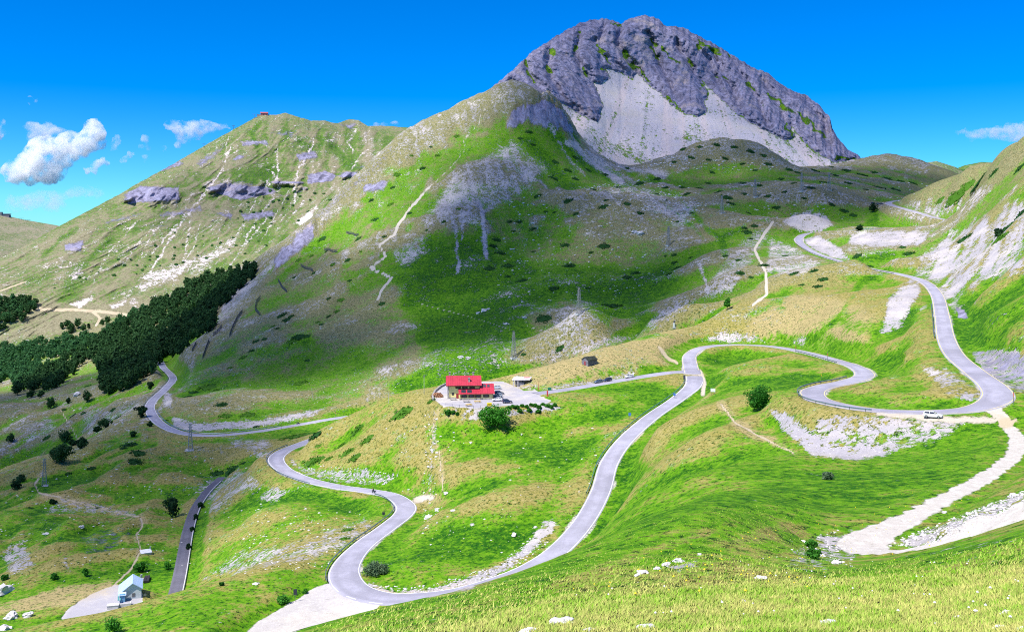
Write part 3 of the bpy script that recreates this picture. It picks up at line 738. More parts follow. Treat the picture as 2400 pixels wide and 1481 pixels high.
# ---- the rocky peak
PK_CREST = [(1090,262),(1125,228),(1160,197),(1200,165),(1250,118),(1290,92),(1330,68),(1370,50),(1410,42),(1440,47),(1455,55),(1475,42),(1510,33),(1540,42),(1562,60),(1600,63),(1640,85),(1680,105),(1720,130),(1760,155),(1800,170),(1830,195),(1860,212),(1890,222),(1920,245),(1945,275),(1951,300),(1970,330),(1990,350),(2015,365),(2060,388),(2120,402),(2200,430)]
PK_BASE = [(1090,330),(1200,300),(1280,300),(1340,345),(1420,410),(1500,440),(1700,445),(1950,440),(2200,460)]
PK_DEPTH = [(1090,262,1345),(1090,330,1300),(1160,197,1370),(1200,165,1420),(1290,92,1600),(1370,50,1700),(1510,33,1760),(1600,63,1770),(1720,130,1760),(1860,212,1720),(1945,280,1650),(2015,365,1560),(2120,402,1500),(2200,430,1480),(2200,460,1440),
            (1200,260,1330),(1280,270,1310),(1340,320,1300),(1450,400,1310),(1540,415,1325),(1700,415,1335),(1850,405,1390),(1950,400,1440),(2040,420,1440),
            (1500,310,1440),(1600,330,1425),(1750,345,1440),(1420,320,1390),(1480,180,1630),(1650,200,1640),(1560,250,1540),(1330,285,1375),(1640,265,1520),(1400,280,1420),(1300,180,1480),(1400,120,1620),(1850,330,1500),(1800,260,1590)]
UU, VV, YY, TT = sheet(1090, 2200, 620, 330, PK_CREST, PK_BASE, PK_DEPTH)
RLOW = [(1130,226),(1200,190),(1245,215),(1279,224),(1333,252),(1367,272),(1402,288),(1413,250),(1400,212),(1374,172),(1388,192),(1408,196),(1430,183),(1416,160),(1450,168),(1483,184),(1493,168),(1517,196),(1550,221),(1575,246),(1608,267),(1637,274),(1657,262),(1650,237),(1663,225),(1643,186),(1683,225),(1717,258),(1758,287),(1800,309),(1842,330),(1863,322),(1853,293),(1879,325),(1908,354),(1954,380),(2020,372)]
RPOLY = np.array(RLOW + [(2160, 400), (2160, -100), (1090, -100), (1090, 262)], float)
sd = poly_sd(RPOLY, UU, VV) + 5 * fbm(UU / 14, VV / 14, 3, 13)
rock = 1 - sstep(-5, 5, sd)
W = world_of(UU, VV, YY); WX, WZ = W[..., 0], W[..., 2]
lean = np.interp(UU, [1100, 1350, 1600, 2000], [0.55, 0.1, -0.35, -0.75])
q = WX + lean * WZ
warp = 0.16 * fbm(WX / 60, WZ / 120, 2, 3)
rib = ridged(q / 46 + warp, WZ / 420, 4, 71, 0.6)
rib2 = ridged(q / 13 + 0.5 * warp, WZ / 95, 3, 72, 0.6)
ledge = fbm(WX / 60, WZ / 13 + 0.004 * WX, 3, 73)
fine = fbm(WX / 7, WZ / 7, 3, 74)
edge = sstep(0, 26, -sd)
top_fade = 1 - 0.85 * sstep(0.93, 1.0, TT)
disp = rock * (7 * sstep(0, 8, -sd) + edge * (24 * rib + 10 * rib2) + 3.5 * ledge + 4.0 * fine)
gully = np.zeros(UU.shape)
_pp = Paint(UU, VV, YY); _pp.c["g"] = gully
for _p in [[(1457,50),(1450,110),(1490,160)],[(1395,95),(1431,147),(1483,182)],[(1520,75),(1549,147),(1593,245)],[(1586,100),(1637,184),(1667,228)],[(1667,120),(1718,206),(1741,280)],[(1785,180),(1822,243),(1858,309)],[(1358,70),(1350,132),(1372,184),(1394,221)],[(1291,92),(1284,162),(1321,240)],[(1880,215),(1925,280),(1947,340)],[(1230,140),(1250,190),(1280,222)],[(1420,45),(1405,95),(1415,160)],[(1700,115),(1770,220),(1800,300)],[(1610,70),(1660,140),(1700,230)]]:
    _pp.stroke("g", _p, 13, 1.0, 16, "max", None, 0.5)
disp -= rock * 24 * gully * edge
disp += (1 - rock) * (0.9 * fbm(WX / 9, WZ / 40, 3, 75) + 0.5 * fine)
YY = YY - disp * top_fade
# broken skyline: notches in the rock move the crest rows a little
jag = 4.2 * fbm(UU / 11, 0 * UU, 4, 81, .65) + 3.2 * ridged(UU / 28, 0 * UU, 2, 82)
VV = VV + jag * sstep(0.8, 1.0, TT) * rock
PP = Paint(UU, VV, YY)
PP.c["rock"] += np.clip(rock * 1.2, 0, 1)
PP.c["stone"] += 1.0 * (1 - rock)
ggr = gully * sstep(.12, .4, fbm(WX / 30, WZ / 40, 3, 89)) * rock
PP.c["rock"] -= ggr * 1.1; PP.c["mat"] += .6 * ggr
PP.c["lush"] += 0.95
gl = sstep(0.26, 0.5, fbm(q / 26, WZ / 60, 4, 83) - 0.35 * rib + 0.1) * rock * sstep(0.2, 0.5, fbm(WX / 130, WZ / 130, 2, 84) + 0.45)
PP.c["rock"] -= gl * 0.9; PP.c["mat"] += gl * 0.55; PP.c["lush"] += gl * 0.3
for p, w, val in [([(1520,90),(1540,105)],9,.9),([(1525,110),(1545,140)],7,.9),([(1555,115),(1590,150)],9,.9),([(1430,55),(1455,60)],7,.6),([(1800,220),(1850,260),(1865,265)],13,1),([(1870,265),(1910,300),(1935,320)],10,.8),([(1485,145),(1520,190)],7,.7),([(1400,105),(1430,150)],5,.7),([(1235,165),(1250,190)],8,.7),([(1290,115),(1298,130)],10,.7),([(1640,100),(1690,130)],10,.6),([(1840,295),(1870,330)],10,.8),([(1960,370),(2000,372)],10,.9),([(1560,225),(1600,262)],6,.6)]:
    PP.stroke("mat", p, w * .8, val * 0.62, w, rough=1.6); PP.stroke("rock", p, w * .7, 0.15, w, "set", rough=1.6)
# streaks in the scree, green slips at its foot
PP.c["stone"] -= (1 - rock) * 0.10 * sstep(0.1, 0.5, fbm((WX - 0.5 * WZ) / 7, WZ / 120, 3, 86))
fan = (WX - (0.55 - .9 * sstep(1400, 1900, UU)) * WZ)
PP.c["stone"] -= (1 - rock) * 0.22 * sstep(0.0, 0.5, fbm(fan / 9, WZ / 260, 3, 88))
PP.c["warm"] += (1 - rock) * sstep(-0.1, 0.4, fbm(fan / 26, WZ / 300, 2, 87))
for p, w, val in [([(1530,210),(1560,240)],8,.5),([(1690,270),(1730,310)],6,.5),([(1585,290),(1600,310)],7,.5),([(1870,330),(1885,350)],9,.7)]:
    PP.stroke("mat", p, w, val, w)
PP.poly("stone", [(1340,260),(1400,350),(1500,395),(1540,400),(1540,380),(1420,330)], .75, 12, "set")
Wp = sheet_mesh("mountain", UU, VV, YY, 10, 300, 1.0)
def pad_rows(PT, n):
    for k in PT.c: PT.c[k] = np.concatenate([PT.c[k], np.repeat(PT.c[k][-1:], n, 0)], 0)
    PT.U = np.concatenate([PT.U, np.repeat(PT.U[-1:], n, 0)], 0)
pad_rows(PP, 10)
MAT_PEAK = land_material("peak_rock", grain=2.2, rock_scale=1.5, bump=0.7, C_LIME=(0.57, 0.525, 0.555))
me = mesh_np("rocky_peak", Wp.reshape(-1, 3), grid_faces(*Wp.shape[:2])); PP.write(me); me.materials.append(MAT_PEAK)
tag(link(bpy.data.objects.new("mountain", me)), kind="structure")

# ---- the long grassy mountain on the left
LM_CREST = [(-300,740),(-100,650),(0,606),(60,575),(150,524),(200,498),(290,450),(312,436),(400,388),(500,330),(560,297),(600,275),(622,268),(645,270),(670,265),(700,275),(730,283),(760,283),(790,290),(818,280),(840,282),(862,296),(900,295),(960,300),(1020,312),(1140,340)]
LM_BASE = [(-300,900),(0,865),(300,815),(600,700),(900,560),(1140,480)]
LM_DEPTH = [(-300,740,1600),(-300,900,1400),(0,606,1800),(150,524,1920),(300,445,2060),(500,330,2260),(622,268,2360),(760,283,2400),(860,294,2440),(1000,306,2480),(1140,340,2480),(0,865,1430),(0,800,1500),(300,815,1440),(300,765,1515),(600,700,1540),(900,560,1640),(1140,480,1700),
            (0,700,1600),(150,620,1740),(300,600,1800),(300,680,1660),(500,500,1960),(500,600,1800),(600,400,2130),(800,400,2180),(800,500,1900),(700,600,1760),(150,720,1590)]
UU, VV, YY, TT = sheet(-300, 1140, 640, 330, LM_CREST, LM_BASE, LM_DEPTH)
W = world_of(UU, VV, YY); WX, WZ = W[..., 0], W[..., 2]
# gullies fan down to the left
lean = np.interp(UU, [0, 300, 600, 900], [-1.1, -1.0, -0.75, -0.1])
q = WX + lean * WZ * 1.1
g1 = ridged(q / 130 + 0.9 * fbm(WX / 170, WZ / 130, 3, 101), WZ / 260, 3, 102, 0.5)
g2 = ridged(q / 34 + 0.8 * fbm(WX / 70, WZ / 60, 2, 110), WZ / 120, 3, 103, 0.5)
strat = fbm(WX / 240, WZ / 9.5, 3, 104)
brk = sstep(-.05, .3, fbm(WX / 62, WZ / 45, 3, 118) + .04)
band = brk * np.exp(-((VV - np.interp(UU, [280, 420, 520, 640, 800], [470, 455, 440, 440, 415])) / 22) ** 2) * sstep(270, 310, UU) * (1 - sstep(840, 900, UU))
upper = sstep(0.3, 0.75, TT)
fade = 1 - 0.8 * sstep(0.92, 1.0, TT)
YY = YY - fade * ((4 + 9 * upper) * g1 + 3.5 * g2 * 1.9 * (0.7 + fbm(WX / 150, WZ / 90, 2, 108)) + 2.5 * strat * (0.3 + upper) * sstep(-.1, .4, fbm(WX / 200, WZ / 60, 2, 113)) + 26 * band * (0.4 + ridged(WX / 40, WZ / 60, 3, 105)) + 14 * fbm(WX / 110, WZ / 80, 3, 109) + 2.5 * fbm(WX / 12, WZ / 12, 3, 106))
VV = VV + (1.6 * fbm(UU / 16, 0 * UU, 3, 107)) * sstep(0.85, 1, TT)
PL = Paint(UU, VV, YY)
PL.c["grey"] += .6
PL.c["lush"] += 0.30 + 0.42 * fbm(WX / 110, WZ / 90, 4, 111) + 0.06 * (1 - upper)
holm = np.zeros(YY.shape); hfade = sstep(.985, .90, TT)
for r_, k_ in ((3, .8), (7, .8), (16, .7)):
    holm += k_ * np.clip((YY - blur(blur(YY, r_), r_)) / (1.1 * r_), -1, 1)
holm *= hfade
PL.c["lush"] += .30 * np.clip(holm, -1, 1.2); PL.c["stone"] -= .16 * np.clip(holm, -1, .7); PL.c["stone"] += .38 * sstep(.9, 1.4, holm) * sstep(-.1, .3, fbm(q / 40, WZ / 200, 3, 119)); PL.c["rock"] += .75 * sstep(.18, .4, strat + .35 * fbm(WX / 90, WZ / 40, 3, 116) - .1) * upper * sstep(.9, .55, TT)
PL.c["stone"] += 0.36 + 0.40 * fbm(q / 15, WZ / 130, 3, 112) * (1.1 - .6 * upper) - 0.10 * g2
PL.c["warm"] += 0.5 + 0.5 * upper
for p, w, q_ in [([(600,470),(560,540),(530,600)],5,.8),([(380,520),(350,560),(330,600)],5,.8),([(470,520),(455,580),(420,630)],5,.8),([(520,520),(505,590)],4,.8),([(620,330),(630,345)],14,.7),([(700,400),(660,480),(610,570)],5,.75),([(540,345),(520,400),(450,490),(400,560),(350,640)],9,.95),([(535,320),(525,370)],5,.8),([(480,455),(420,520),(360,590)],12,.85),([(650,340),(652,400),(650,430)],6,.9),([(638,400),(652,435)],6,.9),([(740,330),(705,390),(690,430),(690,470)],10,.95),([(655,440),(600,520),(560,590)],9,.85),([(815,330),(830,360)],7,.9),([(875,340),(850,360),(800,430)],7,.9),([(450,500),(440,560),(430,610)],8,.8),
                ([(250,600),(220,650),(210,700)],7,.7),([(320,520),(260,590),(230,640)],8,.75),([(430,490),(330,560),(290,620)],8,.75),([(590,500),(540,580)],6,.7),([(700,440),(660,520)],7,.7),([(640,490),(580,570),(540,620)],8,.8)]:
    PL.stroke("stone", p, w * .75, q_ * .9, w, rough=1.1)
for p, val, f in [([(460,600),(560,545),(560,580),(480,640),(440,650)], .70, 20),([(160,640),(200,605),(195,640),(165,670)], .72, 12),([(690,520),(730,490),(740,520),(700,530)], .95, 8),([(330,640),(470,600),(420,660),(320,690)], .75, 16),([(220,710),(330,690),(330,730),(250,730)], .62, 12)]:
    PL.poly("stone", p, val, f)
for p, w, val in [([(610,290),(590,310),(600,340)],10,.6),([(560,410),(630,420),(640,400)],30,.6),([(760,330),(800,360),(830,400)],24,.6),([(700,330),(730,350)],14,.5),([(100,600),(150,555),(180,535)],9,.6),([(170,640),(220,600),(260,560)],14,.5),([(160,700),(180,660)],40,.5),([(400,540),(440,500)],12,.5),([(60,660),(120,640)],30,.4),([(640,500),(560,560),(680,560)],16,.3)]:
    PL.stroke("lush", p, w, val, w, "add")
PL.c["rock"] += np.clip(band * 1.1 * (0.45 + 0.8 * fbm(WX / 60, WZ / 30, 3, 121)), 0, 1)
for p, val, f in [([(330,400),(420,375),(440,385),(350,412)], .62, 7),([(560,330),(620,325),(640,340),(570,345)], .6, 7),([(690,360),(740,350),(750,372),(700,380)], .62, 7),([(560,500),(640,490),(650,510),(570,520)], .62, 8),([(360,500),(470,480),(480,495),(380,515)], .55, 8),([(230,520),(330,495),(340,505),(250,530)], .5, 8),([(480,440),(540,430),(640,440),(650,452),(560,470),(500,450)], .9, 7),([(720,410),(760,400),(790,410),(780,425),(720,432)], .9, 7),([(290,455),(330,435),(420,440),(420,470),(300,478)], .85, 8),([(540,380),(560,360),(580,370)], .7, 6),([(450,380),(540,330),(520,360),(470,395)], .55, 10),([(600,310),(700,300),(690,330)], .5, 12),([(780,290),(840,285),(830,310)], .6, 9),([(150,570),(200,560),(190,590),(150,590)], .75, 9),([(480,490),(550,500),(540,520)], .6, 9)]:
    PL.poly("rock", p, val, f)
PL.poly("lush", [(-300,700),(60,705),(300,705),(420,690),(500,670),(330,740),(0,800),(-300,800)], 0.02, 14, "set"); PL.poly("warm", [(-300,690),(60,700),(300,700),(500,665),(330,745),(0,800),(-300,800)], 1.0, 14)
PL.poly("stone", [(-300,715),(300,700),(300,760),(-300,800)], 0.12, 14, "set"); PL.poly("stone", [(160,712),(215,693),(220,700),(190,722)], .95, 6); PL.poly("stone", [(255,715),(300,700),(295,715),(262,727)], .95, 6)
for p, w in [([(70,722),(130,726),(200,727),(260,733),(310,740)], 7), ([(215,730),(235,745),(225,762)], 6), ([(0,552 + 130),(60,660)], 3)]: PL.stroke("path", p, w, 1.0, w)
for k in PL.c: PL.c[k] = np.clip(PL.c[k], 0, 1)
LMU, LMV, LMY = UU, VV, YY
Wl = sheet_mesh("mountain", UU, VV, YY, 10, 320, 0.8)
pad_rows(PL, 10)
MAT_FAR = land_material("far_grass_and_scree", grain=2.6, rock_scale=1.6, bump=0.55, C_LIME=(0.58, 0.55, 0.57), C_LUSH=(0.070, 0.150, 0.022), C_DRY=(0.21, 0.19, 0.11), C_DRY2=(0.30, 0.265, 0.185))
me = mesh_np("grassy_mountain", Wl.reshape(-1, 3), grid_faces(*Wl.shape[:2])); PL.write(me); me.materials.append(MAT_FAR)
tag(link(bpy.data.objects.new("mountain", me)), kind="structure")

def seen_far(u, v):
    j = int(round((u + 300) / 1440.0 * 639)); j = min(max(j, 0), 639)
    i = int(np.abs(LMV[:, j] - v).argmin())
    y = LMY[i, j]
    return Vector(((u - 1200) / F * y, y, (VH - v) / F * y))

# ---- low hills on the skyline
def skyline_hill(u0, u1, crest, dy, dv, y, lush, stone, seed, mat=0.0):
    cr = [(a, b) for a, b in crest]
    base = [(u0, cr[0][1] + dv), (u1, cr[-1][1] + dv)]
    dep = [(u, v, y) for u, v in crest] + [(u, max(v + dv * 0.6, v + 20), y - dy) for u, v in crest] + [(u0, cr[0][1] + dv, y - dy * 1.5), (u1, cr[-1][1] + dv, y - dy * 1.5)]
    UU, VV, YY, TT = sheet(u0, u1, 150, 70, cr, base, dep)
    X = world_of(UU, VV, YY)
    YY = YY - 9 * fbm(X[..., 0] / 70, X[..., 2] / 70, 3, seed) * (1 - 0.8 * sstep(.9, 1, TT))
    p = Paint(UU, VV, YY)
    p.c["lush"] += lush + 0.3 * fbm(X[..., 0] / 90, X[..., 2] / 50, 3, seed + 1); p.c["stone"] += stone; p.c["warm"] += 0.7
    p.c["mat"] += mat * sstep(-0.05, 0.25, fbm(X[..., 0] / 60, X[..., 2] / 25, 3, seed + 2))
    Wh = sheet_mesh("hill", UU, VV, YY, 6, 260, 0.6); pad_rows(p, 6)
    me = mesh_np("hill", Wh.reshape(-1, 3), grid_faces(*Wh.shape[:2])); p.write(me); me.materials.append(MAT_FAR)
    tag(link(bpy.data.objects.new("hill", me)), kind="structure")
skyline_hill(-500, 330, [(-500,470),(-200,480),(0,503),(60,516),(130,528),(200,545),(330,600)], 500, 160, 3000, 0.3, 0.3, 201)
skyline_hill(2000, 2420, [(2000,400),(2090,400),(2150,385),(2195,378),(2240,392),(2300,425),(2420,470)], 300, 110, 2050, 0.45, 0.35, 205, 0.5)
skyline_hill(2150, 2600, [(2150,420),(2230,400),(2260,388),(2300,380),(2400,385),(2600,420)], 300, 110, 2700, 0.7, 0.1, 209, 1.0)
# ------------------------------------------------------------------ clouds
def cloud_volume(name, density):
    m = bpy.data.materials.new(name); m.use_nodes = True
    t = m.node_tree
    for n in list(t.nodes):
        if n.type != 'OUTPUT_MATERIAL': t.nodes.remove(n)
    v = t.nodes.new("ShaderNodeVolumePrincipled")
    v.inputs["Color"].default_value = (0.995, 0.995, 0.998, 1)
    N = NB(t); geo = N.new("ShaderNodeNewGeometry")
    n = N.noise(geo.outputs["Position"], 1 / 130.0, 5, 0.68)
    N.link(N.math('MULTIPLY', N.smooth(n, 0.41, 0.60), density), v.inputs["Density"])
    v.inputs["Anisotropy"].default_value = 0.1
    t.links.new(v.outputs[0], t.nodes["Material Output"].inputs["Volume"])
    return m

def cumulus(puffs, y, density, label, depth=0.8, voxel=9.0, rough=1.0, seed=1):
    """puffs: (u, v, radius in photo px, flatness); one closed billowing body at distance y"""
    k = y / F
    bm = bmesh.new()
    rr = random.Random(seed)
    for u, v, r, fl in puffs:
        c = Vector(((u - 1200) * k, y + rr.uniform(-0.5, 0.5) * r * k * depth, (VH - v) * k))
        mt = Matrix.Translation(c) @ Matrix.Diagonal((r * k, r * k * depth, r * k * fl, 1))
        bmesh.ops.create_icosphere(bm, subdivisions=3, radius=1.0, matrix=mt)
        for _ in range(7):
            a, e = rr.uniform(0, 2 * math.pi), rr.uniform(-0.5, 1.2)
            d = Vector((math.cos(a) * math.cos(e), math.sin(a) * math.cos(e) * depth, math.sin(e) * fl)) * r * k * 0.82
            q = r * k * rr.uniform(0.28, 0.5)
            bmesh.ops.create_icosphere(bm, subdivisions=2, radius=q, matrix=Matrix.Translation(c + d) @ Matrix.Diagonal((1, 1, 0.6 + 0.4 * fl, 1)))
    me = bpy.data.meshes.new("cloud"); bm.to_mesh(me); bm.free()
    o = bpy.data.objects.new("cloud_source", me); COL.objects.link(o)
    md = o.modifiers.new("remesh", 'REMESH'); md.mode = 'VOXEL'; md.voxel_size = voxel * k
    dg = bpy.context.evaluated_depsgraph_get()
    m2 = bpy.data.meshes.new_from_object(o.evaluated_get(dg))
    bpy.data.objects.remove(o)
    n = len(m2.vertices)
    co = np.empty(n * 3, np.float32); m2.vertices.foreach_get("co", co); co = co.reshape(-1, 3).astype(float)
    no = np.empty(n * 3, np.float32); m2.vertices.foreach_get("normal", no); no = no.reshape(-1, 3)
    s1 = 16 * k
    dsp = fbm(co[:, 0] / s1 + co[:, 1] / s1 * 0.6, co[:, 2] / s1 - co[:, 1] / s1 * 0.5, 4, seed, 0.6)
    co += no * (dsp * 13 * k * rough)[:, None]
    m2.vertices.foreach_set("co", co.astype(np.float32).ravel()); m2.update()
    m2.name = "cloud"
    m2.materials.append(cloud_volume("cloud_vapour", density))
    o = link(bpy.data.objects.new("cloud", m2))
    tag(o, label, "cloud", "clouds on the skyline")
    return o

cumulus([(40,405,30,.9),(75,385,40,1),(110,375,42,1),(85,350,28,1),(105,340,24,1),(60,415,28,.7),(110,415,34,.55),(150,375,22,.9),(160,340,30,1),(150,330,18,1),(190,345,28,.9),(215,325,30,1),(235,315,18,1),(212,298,22,1),(222,292,14,1),(185,362,24,.6),(135,395,24,.7),(22,422,12,1)],
        9000, 0.024, "large bright white billowing cloud with three towers above the left slope", seed=3)
cumulus([(75,300,20,.8),(110,305,24,.7),(145,312,24,.6),(165,318,18,.6),(90,318,26,.5),(130,322,24,.4)], 10500, 0.010, "soft grey-white cloud bank just behind the big billowing cloud", seed=5)
cumulus([(400,292,18,.8),(425,300,22,.8),(455,302,26,.8),(480,300,22,.8),(500,300,18,.6),(525,298,14,.5),(450,320,22,.6),(430,335,18,.5),(420,345,14,.5)], 10500, 0.013, "broad ragged cloud touching the left slope of the grassy mountain", seed=8)
cumulus([(205,398,10,.9),(225,388,14,.8),(242,378,10,.9),(215,400,10,.6),(250,382,7,.8)], 9500, 0.020, "small slanting white cloud below the big billowing cloud", voxel=4, seed=9)
cumulus([(268,335,12,1),(278,328,10,1),(270,348,10,.7)], 9500, 0.012, "small round puff of cloud right of the big cloud", voxel=4, seed=10)
cumulus([(290,375,8,.9),(302,364,9,.8),(312,362,6,.7)], 9500, 0.016, "tiny slanting cloud wisp between the two larger clouds", voxel=3, seed=11)
cumulus([(343,325,8,1.2),(345,345,8,1),(330,345,5,1)], 9500, 0.010, "thin upright cloud wisp left of the ragged cloud", voxel=3, seed=12)
cumulus([(343,372,8,.8),(340,378,6,.6)], 9500, 0.010, "smallest cloud puff low over the skyline", voxel=3, seed=13)
cumulus([(387,346,6,.9),(386,352,5,.9)], 9500, 0.010, "tiny cloud puff under the edge of the ragged cloud", voxel=3, seed=14)
cumulus([(0,300,18,1),(-10,312,22,.8),(14,312,10,.8)], 9800, 0.012, "pale cloud cut off by the left edge of the picture", voxel=5, seed=15)
cumulus([(72,228,6,.5),(82,236,5,1),(68,242,4,.8)], 9000, 0.008, "faint scrap of cloud high over the big cloud", voxel=3, seed=16)
cumulus([(900,292,14,.4),(920,292,14,.4),(885,294,10,.3)], 9000, 0.020, "sliver of white cloud behind the saddle of the grassy mountain", voxel=4, seed=17)
cumulus([(2255,310,16,.25),(2300,316,34,.25),(2350,312,40,.35),(2400,312,50,.4),(2460,318,50,.4)], 12000, 0.005, "flat pinkish cloud streak over the right hillside", voxel=6, seed=18)
cumulus([(60,470,40,.2),(110,462,40,.25),(150,458,30,.25),(200,452,40,.25),(100,480,60,.15)], 14000, 0.0018, "faint low cloud veil under the big cloud", voxel=6, seed=19)

def overcast(poly, height, cover, label, seed, soft=90.0, n=110):
    """a broad flat cloud overhead whose shadow falls on the ground polygon (world x, y)"""
    off = (SUN.x / SUN.z * height, SUN.y / SUN.z * height)
    P = np.array(poly, float) + np.array(off)
    x = np.linspace(P[:, 0].min() - soft, P[:, 0].max() + soft, n); y = np.linspace(P[:, 1].min() - soft, P[:, 1].max() + soft, n)
    X, Y = np.meshgrid(x, y)
    sd = poly_sd(P, X, Y) + 70 * fbm(X / 190, Y / 190, 4, seed)
    d = 1 - sstep(-soft, soft * 0.6, sd)
    d = d * np.clip(0.80 + 0.75 * fbm(X / 150, Y / 150, 4, seed + 3), 0.05, 1.15)
    d = d * (1 - .42 * sstep(1230, 1480, Y - off[1]))
    th = 70 * d * (1 + 0.6 * fbm(X / 60, Y / 60, 3, seed + 5))
    top = np.stack([X, Y, height + th], -1).reshape(-1, 3); bot = np.stack([X, Y, height - 12 * d - 0.5], -1).reshape(-1, 3)
    f = grid_faces(n, n)
    keep = d.reshape(-1)[f].max(1) > 0.01
    f = f[keep]
    V = np.concatenate([top, bot]); FF = np.concatenate([f, f[:, ::-1] + n * n])
    used = np.unique(FF); re = np.zeros(len(V), int); re[used] = np.arange(len(used))
    me = mesh_np("cloud", V[used], re[FF])
    dd = np.concatenate([d.ravel(), d.ravel()])[used]
    add_attr(me, "cover", np.stack([dd * cover] * 3 + [np.ones_like(dd)], -1))
    m = bpy.data.materials.new("cloud_sheet"); m.use_nodes = True
    t = m.node_tree
    for q in list(t.nodes):
        if q.type != 'OUTPUT_MATERIAL': t.nodes.remove(q)
    N = NB(t)
    a = N.new("ShaderNodeAttribute", attribute_name="cover")
    tr = N.new("ShaderNodeBsdfTransparent"); tl = N.new("ShaderNodeBsdfTranslucent"); tl.inputs[0].default_value = (0.9, 0.9, 0.92, 1)
    mx = N.new("ShaderNodeMixShader")
    N.link(a.outputs["Fac"], mx.inputs[0]); N.link(tr.outputs[0], mx.inputs[1]); N.link(tl.outputs[0], mx.inputs[2])
    N.link(mx.outputs[0], t.nodes["Material Output"].inputs["Surface"])
    me.materials.append(m)
    tag(link(bpy.data.objects.new("cloud", me)), label, "cloud", "broad clouds overhead")

overcast([(-440,860),(-360,640),(-150,655),(-30,610),(60,600),(120,640),(150,720),(215,830),(300,900),(420,985),(700,1100),(950,1500),(900,2300),(150,2300),(100,1600),(60,1370),(10,1240),(-70,1110),(-140,1020),(-240,1070),(-330,1200),(-420,1170)],
         1300, 0.74, "broad flat cloud overhead shading the central mountain and the peak", 301)
overcast([(-560,280),(-190,280),(-165,400),(-150,520),(-190,620),(-330,660),(-420,960),(-640,980),(-720,700)], 1300, 0.62, "flat cloud overhead shading the small valley at the left", 311, 50, 70)
overcast([(-700,1900),(-500,1850),(-420,2000),(-450,2250),(-650,2200)], 1500, 0.35, "smaller flat cloud overhead shading part of the grassy mountain", 307, 60, 60)
# ------------------------------------------------------------------ simple materials
_MATS = {}
def mat(name, rgb, rough=0.7, metal=0.0, spec=0.3, vary=0.18, scale=1.2):
    if name in _MATS: return _MATS[name]
    m, t, b = base_node(name)
    N = NB(t)
    tc = N.new("ShaderNodeTexCoord")
    n = N.noise(tc.outputs["Object"], scale, 5, 0.65)
    c = N.mix(N.smooth(n, 0.3, 0.7), tuple(x * (1 - vary) for x in rgb), tuple(min(1, x * (1 + vary)) for x in rgb))
    N.link(c, b.inputs["Base Color"])
    b.inputs["Roughness"].default_value = rough; b.inputs["Metallic"].default_value = metal; b.inputs["Specular IOR Level"].default_value = spec
    _MATS[name] = m
    return m

class MB:
    """collects boxes, bars, tubes and prisms; build() links them as one mesh object"""
    def __init__(s): s.v, s.f = [], []
    def add(s, vs, fs):
        o = len(s.v); s.v += [tuple(x) for x in vs]; s.f += [tuple(i + o for i in q) for q in fs]; return s
    def box(s, x0, x1, y0, y1, z0, z1):
        v = [(x0,y0,z0),(x1,y0,z0),(x1,y1,z0),(x0,y1,z0),(x0,y0,z1),(x1,y0,z1),(x1,y1,z1),(x0,y1,z1)]
        return s.add(v, [(3,2,1,0),(4,5,6,7),(0,1,5,4),(1,2,6,5),(2,3,7,6),(3,0,4,7)])
    def bar(s, a, b, w, h=None):
        a, b = Vector(a), Vector(b); h = h or w
        d = (b - a).normalized()
        u = d.cross(Vector((0, 0, 1)))
        u = Vector((1, 0, 0)) if u.length < 1e-4 else u.normalized()
        n = u.cross(d)
        v = []
        for p in (a, b):
            for i, j in ((-1,-1),(1,-1),(1,1),(-1,1)):
                v.append(p + u * (i * w / 2) + n * (j * h / 2))
        return s.add(v, [(0,1,2,3),(7,6,5,4),(0,4,5,1),(1,5,6,2),(2,6,7,3),(3,7,4,0)])
    def tube(s, a, b, r0, r1=None, n=8):
        a, b = Vector(a), Vector(b); r1 = r0 if r1 is None else r1
        d = (b - a).normalized(); u = d.orthogonal().normalized(); w = d.cross(u)
        v = []
        for p, r in ((a, r0), (b, r1)):
            for k in range(n):
                t = 2 * math.pi * k / n
                v.append(p + u * (r * math.cos(t)) + w * (r * math.sin(t)))
        f = [(k, (k + 1) % n, n + (k + 1) % n, n + k) for k in range(n)]
        f += [tuple(reversed(range(n))), tuple(range(n, 2 * n))]
        return s.add(v, f)
    def slab(s, quad, th):
        """four corners of the top face, thickened downward along the normal"""
        q = [Vector(p) for p in quad]
        n = (q[1] - q[0]).cross(q[3] - q[0]).normalized()
        if n.z < 0: q.reverse(); n = -n
        v = q + [p - n * th for p in q]
        return s.add(v, [(0,1,2,3),(7,6,5,4),(0,4,5,1),(1,5,6,2),(2,6,7,3),(3,7,4,0)])
    def loft(s, rings):
        n = len(rings[0]); v = [p for r in rings for p in r]
        f = []
        for i in range(len(rings) - 1):
            for k in range(n):
                f.append((i*n+k, i*n+(k+1)%n, (i+1)*n+(k+1)%n, (i+1)*n+k))
        f += [tuple(reversed(range(n))), tuple(range((len(rings)-1)*n, len(rings)*n))]
        return s.add(v, f)
    def build(s, name, m, parent=None, smooth=False, bevel=0.0):
        me = bpy.data.meshes.new(name); me.from_pydata(s.v, [], s.f)
        if bevel:
            bm = bmesh.new(); bm.from_mesh(me)
            bmesh.ops.bevel(bm, geom=bm.edges[:], offset=bevel, segments=1, affect='EDGES')
            bm.to_mesh(me); bm.free()
        me.polygons.foreach_set("use_smooth", [smooth] * len(me.polygons)); me.update()
        me.materials.append(m)
        return link(bpy.data.objects.new(name, me), parent)

def empty(name, loc, rz=0.0):
    o = bpy.data.objects.new(name, None); o.location = loc; o.rotation_euler = (0, 0, rz); o.empty_display_size = 0.5
    return link(o)

